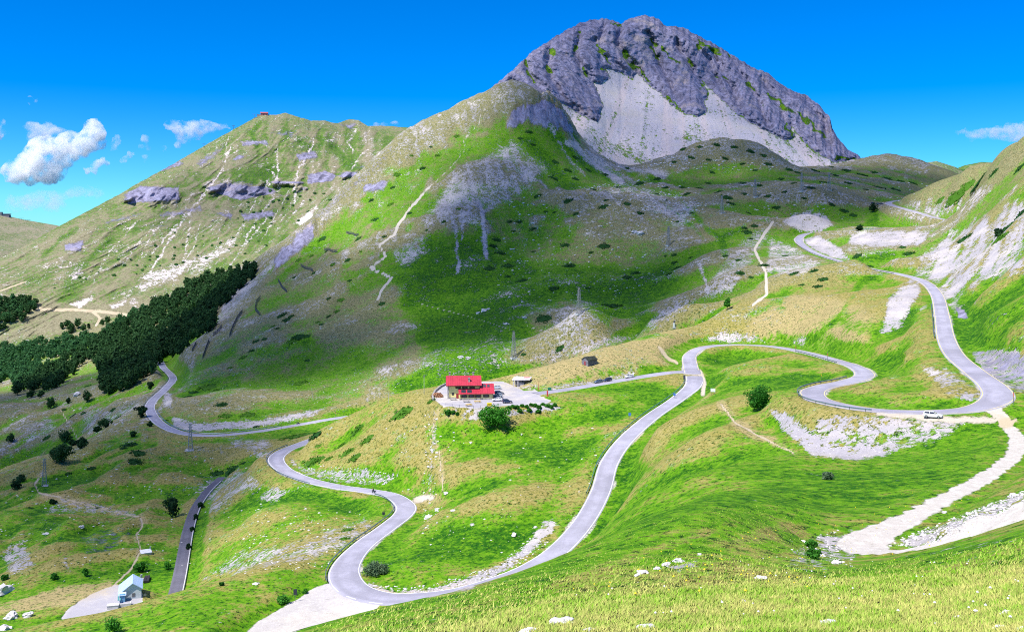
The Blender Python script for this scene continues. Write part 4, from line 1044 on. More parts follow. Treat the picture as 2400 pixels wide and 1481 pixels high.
def copy_tree(o, parent=None):
    c = o.copy(); COL.objects.link(c)
    if parent is not None: c.parent = parent
    for ch in list(o.children): copy_tree(ch, c)
    return c

def normal_at(p, d=1.5):
    zx = ground_z(p.x + d, p.y) - ground_z(p.x - d, p.y); zy = ground_z(p.x, p.y + d) - ground_z(p.x, p.y - d)
    return Vector((-zx / (2 * d), -zy / (2 * d), 1)).normalized()

# ------------------------------------------------------------------ roads
def asphalt(name, rgb):
    m, t, b = base_node(name); N = NB(t)
    geo = N.new("ShaderNodeNewGeometry"); P = geo.outputs["Position"]
    c = N.mix(N.smooth(N.noise(P, 0.12, 6, 0.7), 0.35, 0.65), tuple(x * 0.86 for x in rgb), tuple(x * 1.1 for x in rgb))
    c = N.mix(N.smooth(N.noise(P, 2.5, 4, 0.7), 0.55, 0.8), c, tuple(x * 0.7 for x in rgb))
    lat = N.new("ShaderNodeAttribute", attribute_name="across")
    wheel = N.math('ABSOLUTE', N.math('SUBTRACT', N.math('ABSOLUTE', lat.outputs["Fac"], 0), .45), 0)
    wf = N.math('MULTIPLY', N.smooth(wheel, .28, .04), N.smooth(N.noise(P, 0.05, 4, .6), .35, .65))
    c = N.mix(N.math('MULTIPLY', wf, .45), c, tuple(x * 0.66 for x in rgb))
    v = N.new("ShaderNodeTexVoronoi", feature='DISTANCE_TO_EDGE'); N.link(P, v.inputs["Vector"]); v.inputs["Scale"].default_value = .11
    c = N.mix(N.math('MULTIPLY', N.smooth(v.outputs["Distance"], .02, .0), .22), c, tuple(x * 0.6 for x in rgb))
    v2 = N.new("ShaderNodeTexVoronoi"); N.link(P, v2.inputs["Vector"]); v2.inputs["Scale"].default_value = .045
    sp = N.new("ShaderNodeSeparateColor"); N.link(v2.outputs["Color"], sp.inputs[0])
    c = N.mix(N.math('MULTIPLY', N.smooth(sp.outputs[0], .80, .82), .35), c, tuple(x * 0.62 for x in rgb))
    N.link(c, b.inputs["Base Color"]); b.inputs["Roughness"].default_value = 0.8
    return m
M_ASPH = asphalt("worn_asphalt", (0.335, 0.325, 0.39)); M_OLD = asphalt("old_asphalt", (0.135, 0.13, 0.16))
M_WHITE = mat("white_line_paint", (0.78, 0.78, 0.78), 0.6); M_YELLOW = mat("yellow_line_paint", (0.66, 0.56, 0.26), 0.6)

def frame_of(R):
    T = np.gradient(R[:, :2], axis=0); T /= np.linalg.norm(T, axis=1)[:, None] + 1e-9
    return np.stack([-T[:, 1], T[:, 0]], -1)

def strip(name, R, offs, dz, m, parent=None, kind="structure"):
    """a ribbon along the road; offs: list of (offset as function of half width, height)"""
    N_ = frame_of(R); rows = []
    for fn, h in offs:
        p = R[:, :3].copy(); o = fn(R[:, 3] / 2)
        p[:, :2] += N_ * o[:, None]; p[:, 2] += h + dz
        rows.append(p)
    V = np.stack(rows, 1)
    me = mesh_np(name, V.reshape(-1, 3), grid_faces(V.shape[0], V.shape[1])[:, ::-1])
    if name == 'road':
        la = np.tile(np.linspace(-1, 1, V.shape[1]), V.shape[0]); add_attr(me, 'across', np.stack([la] * 3 + [np.ones_like(la)], -1))
    me.materials.append(m)
    o = link(bpy.data.objects.new(name, me), parent)
    if kind: o["kind"] = kind
    return o

def road(R, m):
    return strip("road", R, [(lambda w: w + 0.35, -0.22), (lambda w: w, 0.03), (lambda w: w * 0.66, 0.05), (lambda w: w * 0.33, 0.065), (lambda w: w * 0, 0.07), (lambda w: -w * 0.33, 0.065), (lambda w: -w * 0.66, 0.05), (lambda w: -w, 0.03), (lambda w: -w - 0.35, -0.22)], 0.0, m)

RM = ROADS["main"]
def nearest_main(u, v):
    pu = 1200 + RM[:, 0] / RM[:, 1] * F; pv = VH - RM[:, 2] / RM[:, 1] * F
    return int(np.hypot(pu - u, pv - v).argmin())
road_main = road(RM, M_ASPH); tag(road_main, "grey mountain road winding down through all the hairpins")
road_ref = road(ROADS["refuge"], M_ASPH); road_ref.location.z = -0.012
road_old = road(ROADS["old"], M_OLD)
J = nearest_main(1625, 880)
LAY0, LAY1 = nearest_main(815, 1375), nearest_main(985, 1400)
JN0, JN1 = nearest_main(1627, 900), nearest_main(1618, 850)
def edge_line(R, side, m, dash=False, lw=0.20):
    segs = [R]
    if dash:
        k = 2; segs = [R[i:i + k + 1] for i in range(0, len(R) - k, 2 * k)]
    for S in segs:
        if len(S) < 2: continue
        strip("edge_line", S, [(lambda w: side * (w - 0.22) + lw / 2, 0.0), (lambda w: side * (w - 0.22) - lw / 2, 0.0)], 0.052, m, road_main)
# towards the start the road runs towards the camera; +1 is the left of travel
edge_line(RM[:J + 1], 1, M_WHITE); edge_line(RM[:LAY0 + 1], -1, M_WHITE)
edge_line(RM[LAY0:LAY1 + 1], -1, M_WHITE, True, 0.3); edge_line(RM[LAY1:JN0 + 1], -1, M_WHITE) if False else None
edge_line(RM[LAY1:], -1, M_YELLOW) if False else None
i_end = len(RM)
edge_line(RM[LAY1:J + 1], -1, M_WHITE) if False else None
edge_line(RM[J:], 1, M_YELLOW); edge_line(RM[J + 8:], -1, M_YELLOW); edge_line(RM[LAY1:J - 8], -1, M_WHITE)
edge_line(RM[J - 8:J + 9], 1, M_WHITE, True, 0.3)
# pale concrete edge wall of the old road
RO = ROADS["old"]
w_old = strip("kerb_wall", RO[8:-6], [(lambda w: w + 0.1, -0.3), (lambda w: w + 0.1, 0.5), (lambda w: w + 0.45, 0.5), (lambda w: w + 0.45, -0.5)], 0.0, mat("weathered_concrete", (0.52, 0.50, 0.50), 0.85), None, None)
tag(w_old, "low pale concrete edge wall beside the narrow old road", "wall")

# ------------------------------------------------------------------ guardrails
M_RAIL = mat("galvanised_rail", (0.22, 0.30, 0.34), 0.45, 0.6, 0.5); M_RAILG = mat("green_rail", (0.10, 0.26, 0.22), 0.5, 0.3, 0.5); M_POST = mat("rail_post", (0.17, 0.18, 0.19), 0.6, 0.4)
def guardrail(p0, p1, side_hint, label, m=M_RAIL, off=0.75):
    i, j = sorted((nearest_main(*p0), nearest_main(*p1)))
    R = RM[i:j + 1]
    N_ = frame_of(R); k = len(R) // 2
    best = None
    for sg in (1, -1):
        p = R[k, :3].copy(); p[:2] += N_[k] * sg * (R[k, 3] / 2 + off)
        d = math.hypot(1200 + p[0] / p[1] * F - side_hint[0], VH - p[2] / p[1] * F - side_hint[1])
        if best is None or d < best[0]: best = (d, sg)
    sg = best[1]
    c = R[:, :3].copy(); c[:, :2] += N_ * (sg * (R[:, 3:4] / 2 + off))
    root = empty("guardrail", tuple(c[0]))
    c0 = c - c[0]
    prof = [(0.0, 0.38), (0.09, 0.47), (0.0, 0.56), (0.09, 0.65), (0.0, 0.74), (-0.08, 0.74), (-0.08, 0.38)]
    V = []
    for q in range(len(c0)):
        for a, h in prof:
            V.append((c0[q, 0] - N_[q, 0] * sg * a, c0[q, 1] - N_[q, 1] * sg * a, c0[q, 2] + h))
    n = len(prof); Fc = []
    for q in range(len(c0) - 1):
        for a in range(n):
            Fc.append((q*n+a, q*n+(a+1)%n, (q+1)*n+(a+1)%n, (q+1)*n+a))
    me = mesh_np("rail", V, Fc, False); me.materials.append(m); link(bpy.data.objects.new("rail", me), root)
    b = MB()
    for q in range(0, len(c0), 3):
        x, y, z = c0[q]; x += N_[q, 0] * sg * 0.14; y += N_[q, 1] * sg * 0.14
        b.box(x - .06, x + .06, y - .06, y + .06, z - 0.9, z + 0.72)
    o = b.build("post", M_POST, root); o["kind"] = "stuff"
    tag(root, label, "guardrail", "steel guardrails along the road")
guardrail((900,1158),(812,1360),(750,1330),"steel guardrail on the valley side above the bottom hairpin")
guardrail((690,1046),(745,1133),(630,1085),"steel guardrail round the outside of the left hairpin below the refuge spur")
guardrail((385,863),(350,955),(330,930),"short guardrail on the road bend beside the dark forest")
guardrail((353,962),(660,1003),(450,1035),"long guardrail under the left road behind the lattice pylon")
guardrail((1618,885),(1405,1160),(1410,1060),"long green guardrail beside the road descending from the junction", M_RAILG)
guardrail((2012,885),(2062,962),(1880,915),"steel guardrail curving round the hairpin above the white embankment")
guardrail((1884,826),(1985,853),(1930,845),"short guardrail on the lower side of the road above the meadow loop")
guardrail((2200,715),(2213,795),(2185,760),"short guardrail left of the straight road on the right")
guardrail((1873,575),(2110,643),(1950,620),"dark guardrail under the road near the white rock cutting", M_POST)
guardrail((1990,540),(2115,536),(2050,545),"straight blue-grey guardrail on the hilltop above the pale cuttings")

# ------------------------------------------------------------------ marker poles, signs, small roadside things
M_POLE = mat("grey_steel_pole", (0.20, 0.20, 0.21), 0.5, 0.5); M_RED = mat("signal_red", (0.55, 0.05, 0.06), 0.5)
def on_road(u, v, side):
    i = nearest_main(u, v); n = frame_of(RM)[i]
    p = RM[i, :3].copy(); p[:2] += n * side * (RM[i, 3] / 2 + 0.9)
    return Vector((p[0], p[1], ground_z(p[0], p[1])))
def marker_pole(loc, h, label):
    r = empty("marker_pole", loc)
    MB().tube((0,0,-.3),(0,0,h*.55),.07,.07,6).build("pole", M_POLE, r)
    MB().tube((0,0,h*.55),(0,0,h*.8),.075,.075,6).build("red_band", M_RED, r)
    MB().tube((0,0,h*.8),(0,0,h),.07,.06,6).build("tip", M_POLE, r)
    tag(r, label, "pole", "snow marker poles along the road")
for (u, v, s, h, lab) in [(820,1145,-1,4,"thin snow pole by the road below the rocky cutting"),(895,1155,-1,3.5,"snow pole nearest the small rider on the lower road"),(791,982,1,4.2,"thin snow pole on the upper left road nearer the motorcycle"),
                       (841,974,1,4,"thin snow pole where the left road goes behind the spur"),(655,1003,-1,3.5,"snow pole at the end of the long guardrail by the motorcycle"),(1963,846,-1,4,"snow pole on the meadow side of the upper loop"),(1884,826,-1,3.5,"snow pole at the start of the short guardrail above the meadow loop"),(2325,945,-1,3.5,"snow pole outside the right-hand hairpin near the dirt track")]:
    marker_pole(on_road(u, v, s), h, lab)

def sign(loc, rz, w, h, post, m_face, label, legs=1, name="road_sign", cat="sign"):
    r = empty(name, loc, rz)
    xs = [0] if legs == 1 else [-w * .35, w * .35]
    for x in xs: MB().tube((x, 0.05, -.4), (x, 0.05, post + h), .05, .05, 6).build("post", M_POLE, r)
    MB().box(-w/2, w/2, -.03, 0.0, post, post + h).build("panel", m_face, r)
    tag(r, label, cat)
M_BLUE = mat("blue_sign", (0.06, 0.16, 0.42), 0.4); M_DARK = mat("dark_sign_back", (0.05, 0.055, 0.07), 0.6); M_PALE = mat("pale_board", (0.62, 0.63, 0.68), 0.6)
sign(seen(1671, 925), -0.5, 1.9, 1.3, 1.2, M_PALE, "pale rectangular board on two posts by the meadow", 2)
sign(seen(692, 1409), 0.4, 0.9, 1.5, 1.6, M_DARK, "dark road sign seen from behind beside the gravel lay-by")
sign(seen(1476, 984), -0.3, 1.0, 1.2, 1.6, M_BLUE, "small blue sign above the green guardrail")
sign(seen(1604, 895), -0.2, 0.9, 1.8, 1.2, M_DARK, "dark sign where the green guardrail meets the refuge road")
sign(seen(1581, 934), -0.3, 0.9, 1.1, 1.2, M_BLUE, "blue sign in the lush hollow below the junction")
sign(seen(899, 1212), 0.3, 0.9, 1.0, 0.8, M_DARK, "small dark sign inside the guardrail of the lower bend")
sign(seen(340, 1408), 0.2, 0.8, 0.7, 1.6, M_POLE, "grey post sign next to the blue-roofed shed")
sign(seen(1925, 890), 0.1, 0.4, 0.6, 1.4, mat("yellow_reflector", (0.65, 0.5, 0.05), 0.4), "yellow reflector post inside the upper hairpin", name="reflector_post", cat="post")
r = empty("boundary_post", seen(1283, 928)); MB().box(-.28,.28,-.28,.28,-.3,2.0).build("shaft", M_RED, r); MB().box(-.34,.34,-.34,.34,2.0,2.25).build("cap", M_RED, r); tag(r, "short thick red post at the corner of the refuge yard", "post")
r = empty("snow_pole", seen(1262, 916)); MB().tube((0,0,-.3),(0,0,2.6),.09,.09,6).build("shaft", M_RED, r); MB().tube((0,0,2.6),(0,0,4.4),.09,.07,6).build("tip", mat("faded_orange", (0.5,0.22,0.12), .6), r); tag(r, "tall thin red pole beside the refuge road near the green bin", "pole")
r = empty("waste_bin", seen(1288, 915)); MB().box(-.75,.75,-.5,.5,.1,1.1).build("body", mat("bin_green", (0.02, 0.16, 0.07), .5), r, bevel=.05); MB().slab([(-.8,-.55,1.12),(.8,-.55,1.12),(.8,.55,1.32),(-.8,.55,1.32)], .1).build("lid", mat("bin_green", (0.02,.16,.07)), r); MB().tube((-.55,-.5,.1),(-.55,.5,.1),.1,.1,8).build("wheel", M_DARK, r); MB().tube((.55,-.5,.1),(.55,.5,.1),.1,.1,8).build("wheel", M_DARK, r); tag(r, "green wheeled waste bin beside the refuge road", "bin")
# ------------------------------------------------------------------ the refuge
M_YWALL = mat("yellow_render", (0.80, 0.70, 0.30), 0.85, vary=0.08, scale=0.6); M_ROOF = mat("red_metal_roof", (0.42, 0.028, 0.055), 0.5, 0.0, 0.3, 0.15, 0.5)
M_GLASS = mat("dark_glass", (0.03, 0.035, 0.05), 0.15, 0, 0.6); M_WOOD = mat("dark_wood", (0.07, 0.045, 0.03), 0.7); M_STONE = mat("grey_stone", (0.30, 0.28, 0.27), 0.9, vary=0.35); M_OCHRE = mat("yellow_wood", (0.55, 0.38, 0.06), .7)
M_CONC = mat("weathered_concrete", (0.52, 0.50, 0.50), 0.85)
YZ = -67.6
def yard(u, v):
    y = YZ * F / (VH - v)
    return Vector(((u - 1200) / F * y, y, YZ))
rf = empty("mountain_refuge", yard(1102, 937) , math.radians(5))
rf.location.y += 2.0
tag(rf, "yellow mountain refuge with red roofs on the levelled spur", "building")
def part(mb, name, m, parent=rf, **k): return mb.build(name, m, parent, **k)
EZ, RZ = 6.3, 9.0
w = MB()
w.add([(-9,2.5,-.5),(4,2.5,-.5),(4,10.5,-.5),(-9,10.5,-.5),(-9,2.5,EZ),(4,2.5,EZ),(4,10.5,EZ),(-9,10.5,EZ),(-9,6.5,RZ-.15),(4,6.5,RZ-.15)],
      [(0,1,5,4),(1,2,6,9,5),(2,3,7,6),(3,0,4,8,7),(3,2,1,0),(4,5,9,8),(7,8,9,6)])
part(w, "wall", M_YWALL)
w = MB(); w.box(-4.6,4.2,-1.2,2.497,-.5,2.55); part(w, "wall", M_YWALL)
w = MB()
w.add([(4.21,-1.2,-.5),(9.6,-1.2,-.5),(9.6,9.4,-.5),(4.21,9.4,-.5),(4.21,-1.2,2.6),(9.6,-1.2,2.6),(9.6,9.4,4.6),(4.21,9.4,4.6),(4.21,4.6,5.6),(9.6,4.6,5.6)],
      [(0,1,5,4),(1,2,6,9,5),(2,3,7,6),(3,0,4,8,7),(3,2,1,0),(4,5,9,8),(7,8,9,6)])
part(w, "wall", M_YWALL)
part(MB().box(-9.05,4.05,2.44,2.498,-.5,.5).box(-4.66,9.66,-1.27,-1.203,-.5,.45), "plinth", M_STONE)
part(MB().box(-9.3,-9.003,2.3,10.6,-.5,6.0), "stone_cladding", M_STONE)
def roof(quads, name="roof", seams=0):
    b = MB()
    for q in quads: b.slab(q, .16)
    o = part(b, name, M_ROOF)
    sb = MB()
    for q in quads:
        a, bb, c, d = [Vector(p) for p in q]
        n = max(2, int((bb - a).length / 0.9))
        for k in range(1, n):
            t = k / n; p = a.lerp(bb, t); r_ = d.lerp(c, t)
            sb.bar(p + Vector((0,0,.04)), r_ + Vector((0,0,.04)), .06, .08)
    x = sb.build("roof_seam", M_ROOF, o); x["kind"] = "stuff"
    return o
r1 = roof([[(-10.2,1.3,EZ-.75),(4.9,1.3,EZ-.75),(4.9,6.5,RZ+.1),(-10.2,6.5,RZ+.1)], [(4.9,11.7,EZ-.75),(-10.2,11.7,EZ-.75),(-10.2,6.5,RZ+.1),(4.9,6.5,RZ+.1)]])
r2 = roof([[(-5.0,-1.9,2.45),(4.1,-1.9,2.45),(4.1,2.48,4.1),(-5.0,2.48,4.1)]])
r3 = roof([[(4.14,-1.9,2.45),(10.2,-1.9,2.45),(10.2,4.6,5.85),(4.14,4.6,5.85)], [(10.2,10.0,4.5),(4.14,10.0,4.5),(4.14,4.6,5.85),(10.2,4.6,5.85)]])
part(MB().box(-10.15,4.85,1.32,1.46,EZ-1.15,EZ-.93), "fascia", M_WOOD)
for (x, y, z0, z1) in [(-8.6,7.0,8.4,10.3),(1.6,7.2,8.2,10.2),(-.4,3.4,6.4,8.2)]:
    c = MB().box(x-.35,x+.35,y-.35,y+.35,z0,z1).build("chimney", M_STONE, r1)
    MB().box(x-.48,x+.48,y-.48,y+.48,z1+.12,z1+.28).build("chimney_cap", M_STONE, r1)
for x in (-2.9, -0.4):
    MB().slab([(x-.95,-.9,2.98),(x+.95,-.9,2.98),(x+.95,1.3,3.80),(x-.95,1.3,3.80)], .08).build("solar_panel", M_GLASS, r2)
for x in (6.2, 7.8):
    MB().slab([(x-.5,2.2,4.72),(x+.5,2.2,4.72),(x+.5,3.9,5.60),(x-.5,3.9,5.60)], .08).build("roof_window", M_GLASS, r3)
def window(x, y, z, w_, h_, shutters=True):
    f = part(MB().box(x-w_/2-.08,x+w_/2+.08,y-.07,y-.004,z-h_/2-.08,z+h_/2+.08), "window", M_WOOD)
    MB().box(x-w_/2,x-.03,y-.10,y-.072,z-h_/2,z+h_/2).build("pane", M_GLASS, f)
    MB().box(x+.03,x+w_/2,y-.10,y-.072,z-h_/2,z+h_/2).build("pane", M_GLASS, f)
    if shutters:
        for sx in (-1, 1):
            x0 = x + sx * (w_/2 + .1 + .28)
            MB().box(x0-.28,x0+.28,y-.10,y-.01,z-h_/2,z+h_/2).build("shutter", M_WOOD, f)
for x in (-5.1, -2.2, 0.8): window(x, 2.5, 4.75, 1.0, 1.2)
window(-7.3, 2.5, 1.9, .8, .9, False)
for x in (-2.6, .4, 3.2, 6.6): window(x, -1.2, 1.45, 1.3, 1.1)
d = part(MB().box(-5.9,-4.9,2.40,2.494,-.1,2.1), "door", mat("red_door", (0.25, 0.03, 0.04), .6)); MB().tube((-5.05,2.36,1.0),(-5.05,2.36,1.15),.04,.04,6).build("handle", M_POLE, d)
for x in (-4.4, 1.9, 4.3, 9.4): part(MB().box(x-.09,x+.09,-1.75,-1.57,-.2,2.35), "porch_post", M_WOOD)
part(MB().tube((-9.6,1.6,-.4),(-9.6,1.6,5.2),.06,.06,6), "drainpipe", M_POLE)

# yard furniture
def picnic_table(u, v, rz, m, label):
    r = empty("picnic_table", yard(u, v), rz)
    MB().box(-1.4,1.4,-.4,.4,.70,.78).build("table_top", m, r, bevel=.01)
    for s in (-1, 1):
        MB().box(-1.4,1.4,s*.75-.14,s*.75+.14,.40,.46).build("bench", m, r)
        MB().bar((s*1.0,-.8,0),(s*1.0,-.25,.70),.1).bar((s*1.0,.8,0),(s*1.0,.25,.70),.1).bar((s*1.0,-.85,.36),(s*1.0,.85,.36),.08).build("leg", m, r)
    tag(r, label, "picnic table", "picnic tables in front of the refuge")
M_GRWOOD = mat("grey_wood", (0.33, 0.30, 0.27), .8)
picnic_table(1062, 937, .2, M_GRWOOD, "grey picnic table at the left corner of the refuge"); picnic_table(1093, 942, .15, M_GRWOOD, "grey picnic table under the lean-to windows"); picnic_table(1119, 943, .15, M_OCHRE, "yellow-brown picnic table before the refuge porch"); picnic_table(1099, 951, .6, M_OCHRE, "yellow picnic table out on the white gravel edge")
r = empty("storage_box", yard(1147, 951), .2); MB().box(-.9,.9,-.6,.6,0,1.0).build("body", mat("bright_yellow", (0.72,0.52,0.02), .5), r, bevel=.04); MB().slab([(-.97,-.67,1.06),(.97,-.67,1.06),(.97,.67,1.2),(-.97,.67,1.2)],.1).build("lid", mat("bright_yellow", (0.72,.52,.02)), r); tag(r, "bright yellow storage box at the yard edge above the big bush", "box")
# log pile
r = empty("log_pile", yard(1026, 930), -.5); tag(r, "heap of brown cut logs at the left end of the refuge yard", "log pile")
M_LOG = mat("brown_log", (0.34, 0.17, 0.09), .85, vary=.3)
rr = random.Random(4)
for row, n in enumerate((9, 8, 6, 4)):
    for k in range(n):
        x = (k - n / 2) * .55 + rr.uniform(-.08, .08); z = .25 + row * .42
        MB().tube((x, -1.3 + rr.uniform(-.3, .3), z), (x + rr.uniform(-.1, .1), 1.3 + rr.uniform(-.3, .3), z + rr.uniform(-.05, .05)), .26, .23, 7).build("log", M_LOG, r)
# yard rail
r = empty("yard_fence", yard(1077, 955)); tag(r, "thin post and rope fence along the front edge of the refuge yard", "fence")
pf = [yard(u, v) - r.location for u, v in [(1045,950),(1060,953),(1077,955),(1094,956),(1110,956.5),(1126,956),(1142,955),(1158,953.5),(1174,951.5)]]
for p in pf: MB().tube(p + Vector((0,0,-.2)), p + Vector((0,0,1.15)), .06, .06, 6).build("post", M_POLE, r)
b = MB()
for a, c in zip(pf[:-1], pf[1:]): b.bar(a + Vector((0,0,1.0)), c + Vector((0,0,1.0)), .03).bar(a + Vector((0,0,.55)), c + Vector((0,0,.55)), .03)
b.build("rope", M_POLE, r)
# low stone wall round the yard's left end
b = MB(); rr = random.Random(9)
pw = [yard(u, v) for u, v in [(1016,938),(1014,930),(1020,918),(1032,908),(1046,901)]]
r = empty("stone_wall", pw[0]); tag(r, "low curved dry stone wall round the left end of the yard", "wall")
for a, c in zip(pw[:-1], pw[1:]):
    n = max(2, int((c - a).length / .9))
    for k in range(n):
        for h in (0, 1):
            p = a.lerp(c, (k + .5 * h + .2) / n) - pw[0]; s = rr.uniform(.32, .46)
            bm = bmesh.new(); bmesh.ops.create_icosphere(bm, subdivisions=1, radius=s, matrix=Matrix.Translation(p + Vector((rr.uniform(-.1,.1), rr.uniform(-.1,.1), .2 + h * .5))) @ Matrix.Diagonal((1.25, .9, .7, 1)))
            me = bpy.data.meshes.new("stone"); bm.to_mesh(me); bm.free(); me.materials.append(M_STONE)
            link(bpy.data.objects.new("stone", me), r)

# concrete shelter with a slab roof
sp = yard(1222, 905)
r = empty("shelter", sp, math.radians(-12)); tag(r, "open concrete shelter with slanting white and red slab roof", "shelter")
MB().slab([(-4.0,-2.4,3.2),(4.4,-2.4,3.5),(4.4,2.6,4.2),(-4.0,2.6,3.9)], .28).build("roof_slab", mat("white_slab", (0.70,0.66,0.66), .7), r)
MB().slab([(0.9,-2.0,3.40),(4.0,-2.0,3.51),(4.0,2.2,4.16),(0.9,2.2,4.05)], .03).build("red_patch", mat("faded_red", (0.58,0.16,0.14), .7), r)
for x, y in ((-3.4,-1.9),(-1.2,-1.9),(-3.4,2.0),(3.2,2.2)): MB().box(x-.18,x+.18,y-.18,y+.18,-.6,3.25 if y<0 else 3.8).build("pillar", M_CONC, r)
MB().box(-3.3,3.4,2.05,2.35,-.8,3.5).build("back_wall", M_STONE, r); MB().box(-.9,1.4,-1.2,1.5,-.6,1.6).build("side_wall", M_CONC, r)
# stone hut on the tan hill
def gable_hut(loc, rz, W, D_, H, R, m_wall, m_roof, m_door, name, label, cat, shingles=True):
    r = empty(name, loc, rz); tag(r, label, cat)
    MB().add([(-W/2,0,-.8),(W/2,0,-.8),(W/2,D_,-.8),(-W/2,D_,-.8),(-W/2,0,H),(W/2,0,H),(W/2,D_,H),(-W/2,D_,H),(0,0,R-.1),(0,D_,R-.1)],
             [(0,1,5,8,4),(1,2,6,5),(2,3,7,9,6),(3,0,4,7),(3,2,1,0),(4,8,9,7),(5,6,9,8)]).build("wall", m_wall, r)
    k = (R - H) / (W / 2); o = .35
    for s in (-1, 1):
        rp = MB().slab([(s*(W/2+o),-o,H-o*k),(s*(W/2+o),D_+o,H-o*k),(0,D_+o,R),(0,-o,R)], .14).build("roof_slope", m_roof, r)
        if shingles:
            sb = MB()
            for q in range(7):
                t = (q + .5) / 7
                x = s * (W/2 + o) * (1 - t); z = (H - o*k) * (1 - t) + R * t
                sb.bar((x, -o, z + .03), (x, D_ + o, z + .03), .3, .05)
            sb.build("stone_course", m_roof, rp)["kind"] = "stuff"
    d = MB().box(-.5,.5,-.08,-.004,-.1,1.9).build("door", m_door, r); MB().tube((.35,-.12,.9),(.35,-.12,1.05),.035,.035,6).build("handle", M_POLE, d)
    return r
M_DSTONE = mat("dark_stone", (0.17, 0.16, 0.185), .9, vary=.4); M_DROOF = mat("mossy_slate", (0.075, 0.085, 0.07), .8, vary=.5)
gable_hut(seen(1371, 856), math.radians(-48), 4.2, 6.0, 2.7, 4.0, M_DSTONE, M_DROOF, mat("dull_red_door", (0.28,.05,.06), .6), "stone_hut", "small dark stone hut alone on the tan hill", "hut")

# ------------------------------------------------------------------ shed with the light blue roof
SZ = -109.6
def pad(u, v):
    y = SZ * F / (VH - v)
    return Vector(((u - 1200) / F * y, y, SZ))
sh = empty("shed", pad(306, 1403), math.radians(20)); tag(sh, "pale shed with light blue ribbed metal roof in the hollow", "shed")
M_SHW = mat("pale_grey_render", (0.56, 0.60, 0.62), .8, vary=.08); M_BROOF = mat("light_blue_metal", (0.44, 0.57, 0.78), .5, .0, .5, .08); M_TEAL = mat("teal_metal", (0.06, 0.24, 0.26), .5)
W2, D2 = 3.1, 8.2
MB().add([(-W2,0,-1.2),(W2,0,-1.2),(W2,D2,-1.2),(-W2,D2,-1.2),(-W2,0,2.0),(W2,0,3.0),(W2,D2,3.0),(-W2,D2,2.0),(.6,0,4.6),(.6,D2,4.6)],
         [(0,1,5,8,4),(1,2,6,5),(2,3,7,9,6),(3,0,4,7),(3,2,1,0),(4,8,9,7),(5,6,9,8)]).build("wall", M_SHW, sh)
for a, zb in ((-W2-.45, 1.75), (W2+.4, 2.85)):
    rp = MB().slab([(a,-.4,zb),(a,D2+.4,zb),(.6,D2+.4,4.8),(.6,-.4,4.8)], .1).build("roof_slope", M_BROOF, sh)
    for k in range(9):
        y = -.35 + k * (D2 + .7) / 8
        MB().bar((a, y, zb + .05), (.6, y, 4.85), .09, .1).build("rib", M_BROOF, rp)
MB().box(-3.1,-1.5,-1.9,-.45,-.2,2.3).build("porch", mat("blue_panel", (0.16,.36,.56), .5), sh)
MB().slab([(-3.4,-2.1,2.0),(-1.2,-2.1,2.0),(-1.2,-.42,2.55),(-3.4,-.42,2.55)], .1).build("porch_roof", M_BROOF, sh)
MB().slab([(-3.6,-2.7,.9),(-3.2,-2.7,.9),(-3.2,-.7,2.1),(-3.6,-.7,2.1)], .1).slab([(-3.1,-2.7,.9),(-2.7,-2.7,.9),(-2.7,-.7,2.1),(-3.1,-.7,2.1)], .1).build("teal_panel", M_TEAL, sh)
MB().box(.4,1.3,-.06,-.004,.6,1.7).build("vent_grille", M_POLE, sh)
r = empty("concrete_block", pad(265, 1424), .25); MB().box(-1.6,1.6,-1.0,1.0,-.5,.95).build("body", M_CONC, r, bevel=.06); MB().box(-1.7,1.7,-1.1,1.1,.95,1.08).build("top_slab", M_CONC, r); tag(r, "pale concrete block in front of the blue-roofed shed", "concrete block")
r = empty("retaining_wall", pad(291, 1421), .3); MB().box(-1.9,1.9,-.15,.15,-.6,.9).build("wall_panel", M_CONC, r); MB().box(1.6,1.9,.15,2.0,-.6,.9).build("return_wall", M_CONC, r); tag(r, "low concrete wall beside the shed porch", "wall")
r = empty("concrete_slab", seen(342, 1296), .5); MB().slab([(-1.9,-1.5,.55),(1.9,-1.5,.55),(1.9,1.7,1.0),(-1.9,1.7,1.0)], .2).build("top", mat("pale_slab", (0.66,0.66,0.70), .7), r); MB().box(-1.7,1.7,-1.3,1.4,-.6,.4).build("base", M_CONC, r); MB().box(1.5,1.75,1.0,1.25,.3,2.0).build("pipe", M_CONC, r); tag(r, "pale tilted concrete slab beside the footpath", "slab")
r = empty("timber_stack", seen(344, 1360), .28); tag(r, "long dark stack of old timbers on the grass behind the shed", "timber stack")
for k in range(6): MB().box(-.85 + k * .29, -.6 + k * .29, -2.9, 2.9 - .2 * (k % 2), .3, .85 + .06 * (k % 3)).build("timber", mat("tarred_timber", (0.035, 0.03, 0.035), .8, vary=.5), r)
MB().box(-.95,.95,-2.2,-1.9,-.4,.3).box(-.95,.95,1.9,2.2,-.4,.3).build("bearer", M_DARK, r)
for k, (u, v) in enumerate([(327,1362),(335,1361),(331,1353)]):
    r = empty("concrete_post", seen(u, v), .3 * k); MB().box(-.35,.35,-.25,.25,-.3,1.0).build("shaft", M_CONC, r); tag(r, "short pale concrete post between the shed and the timber stack", "post", "concrete posts behind the shed")

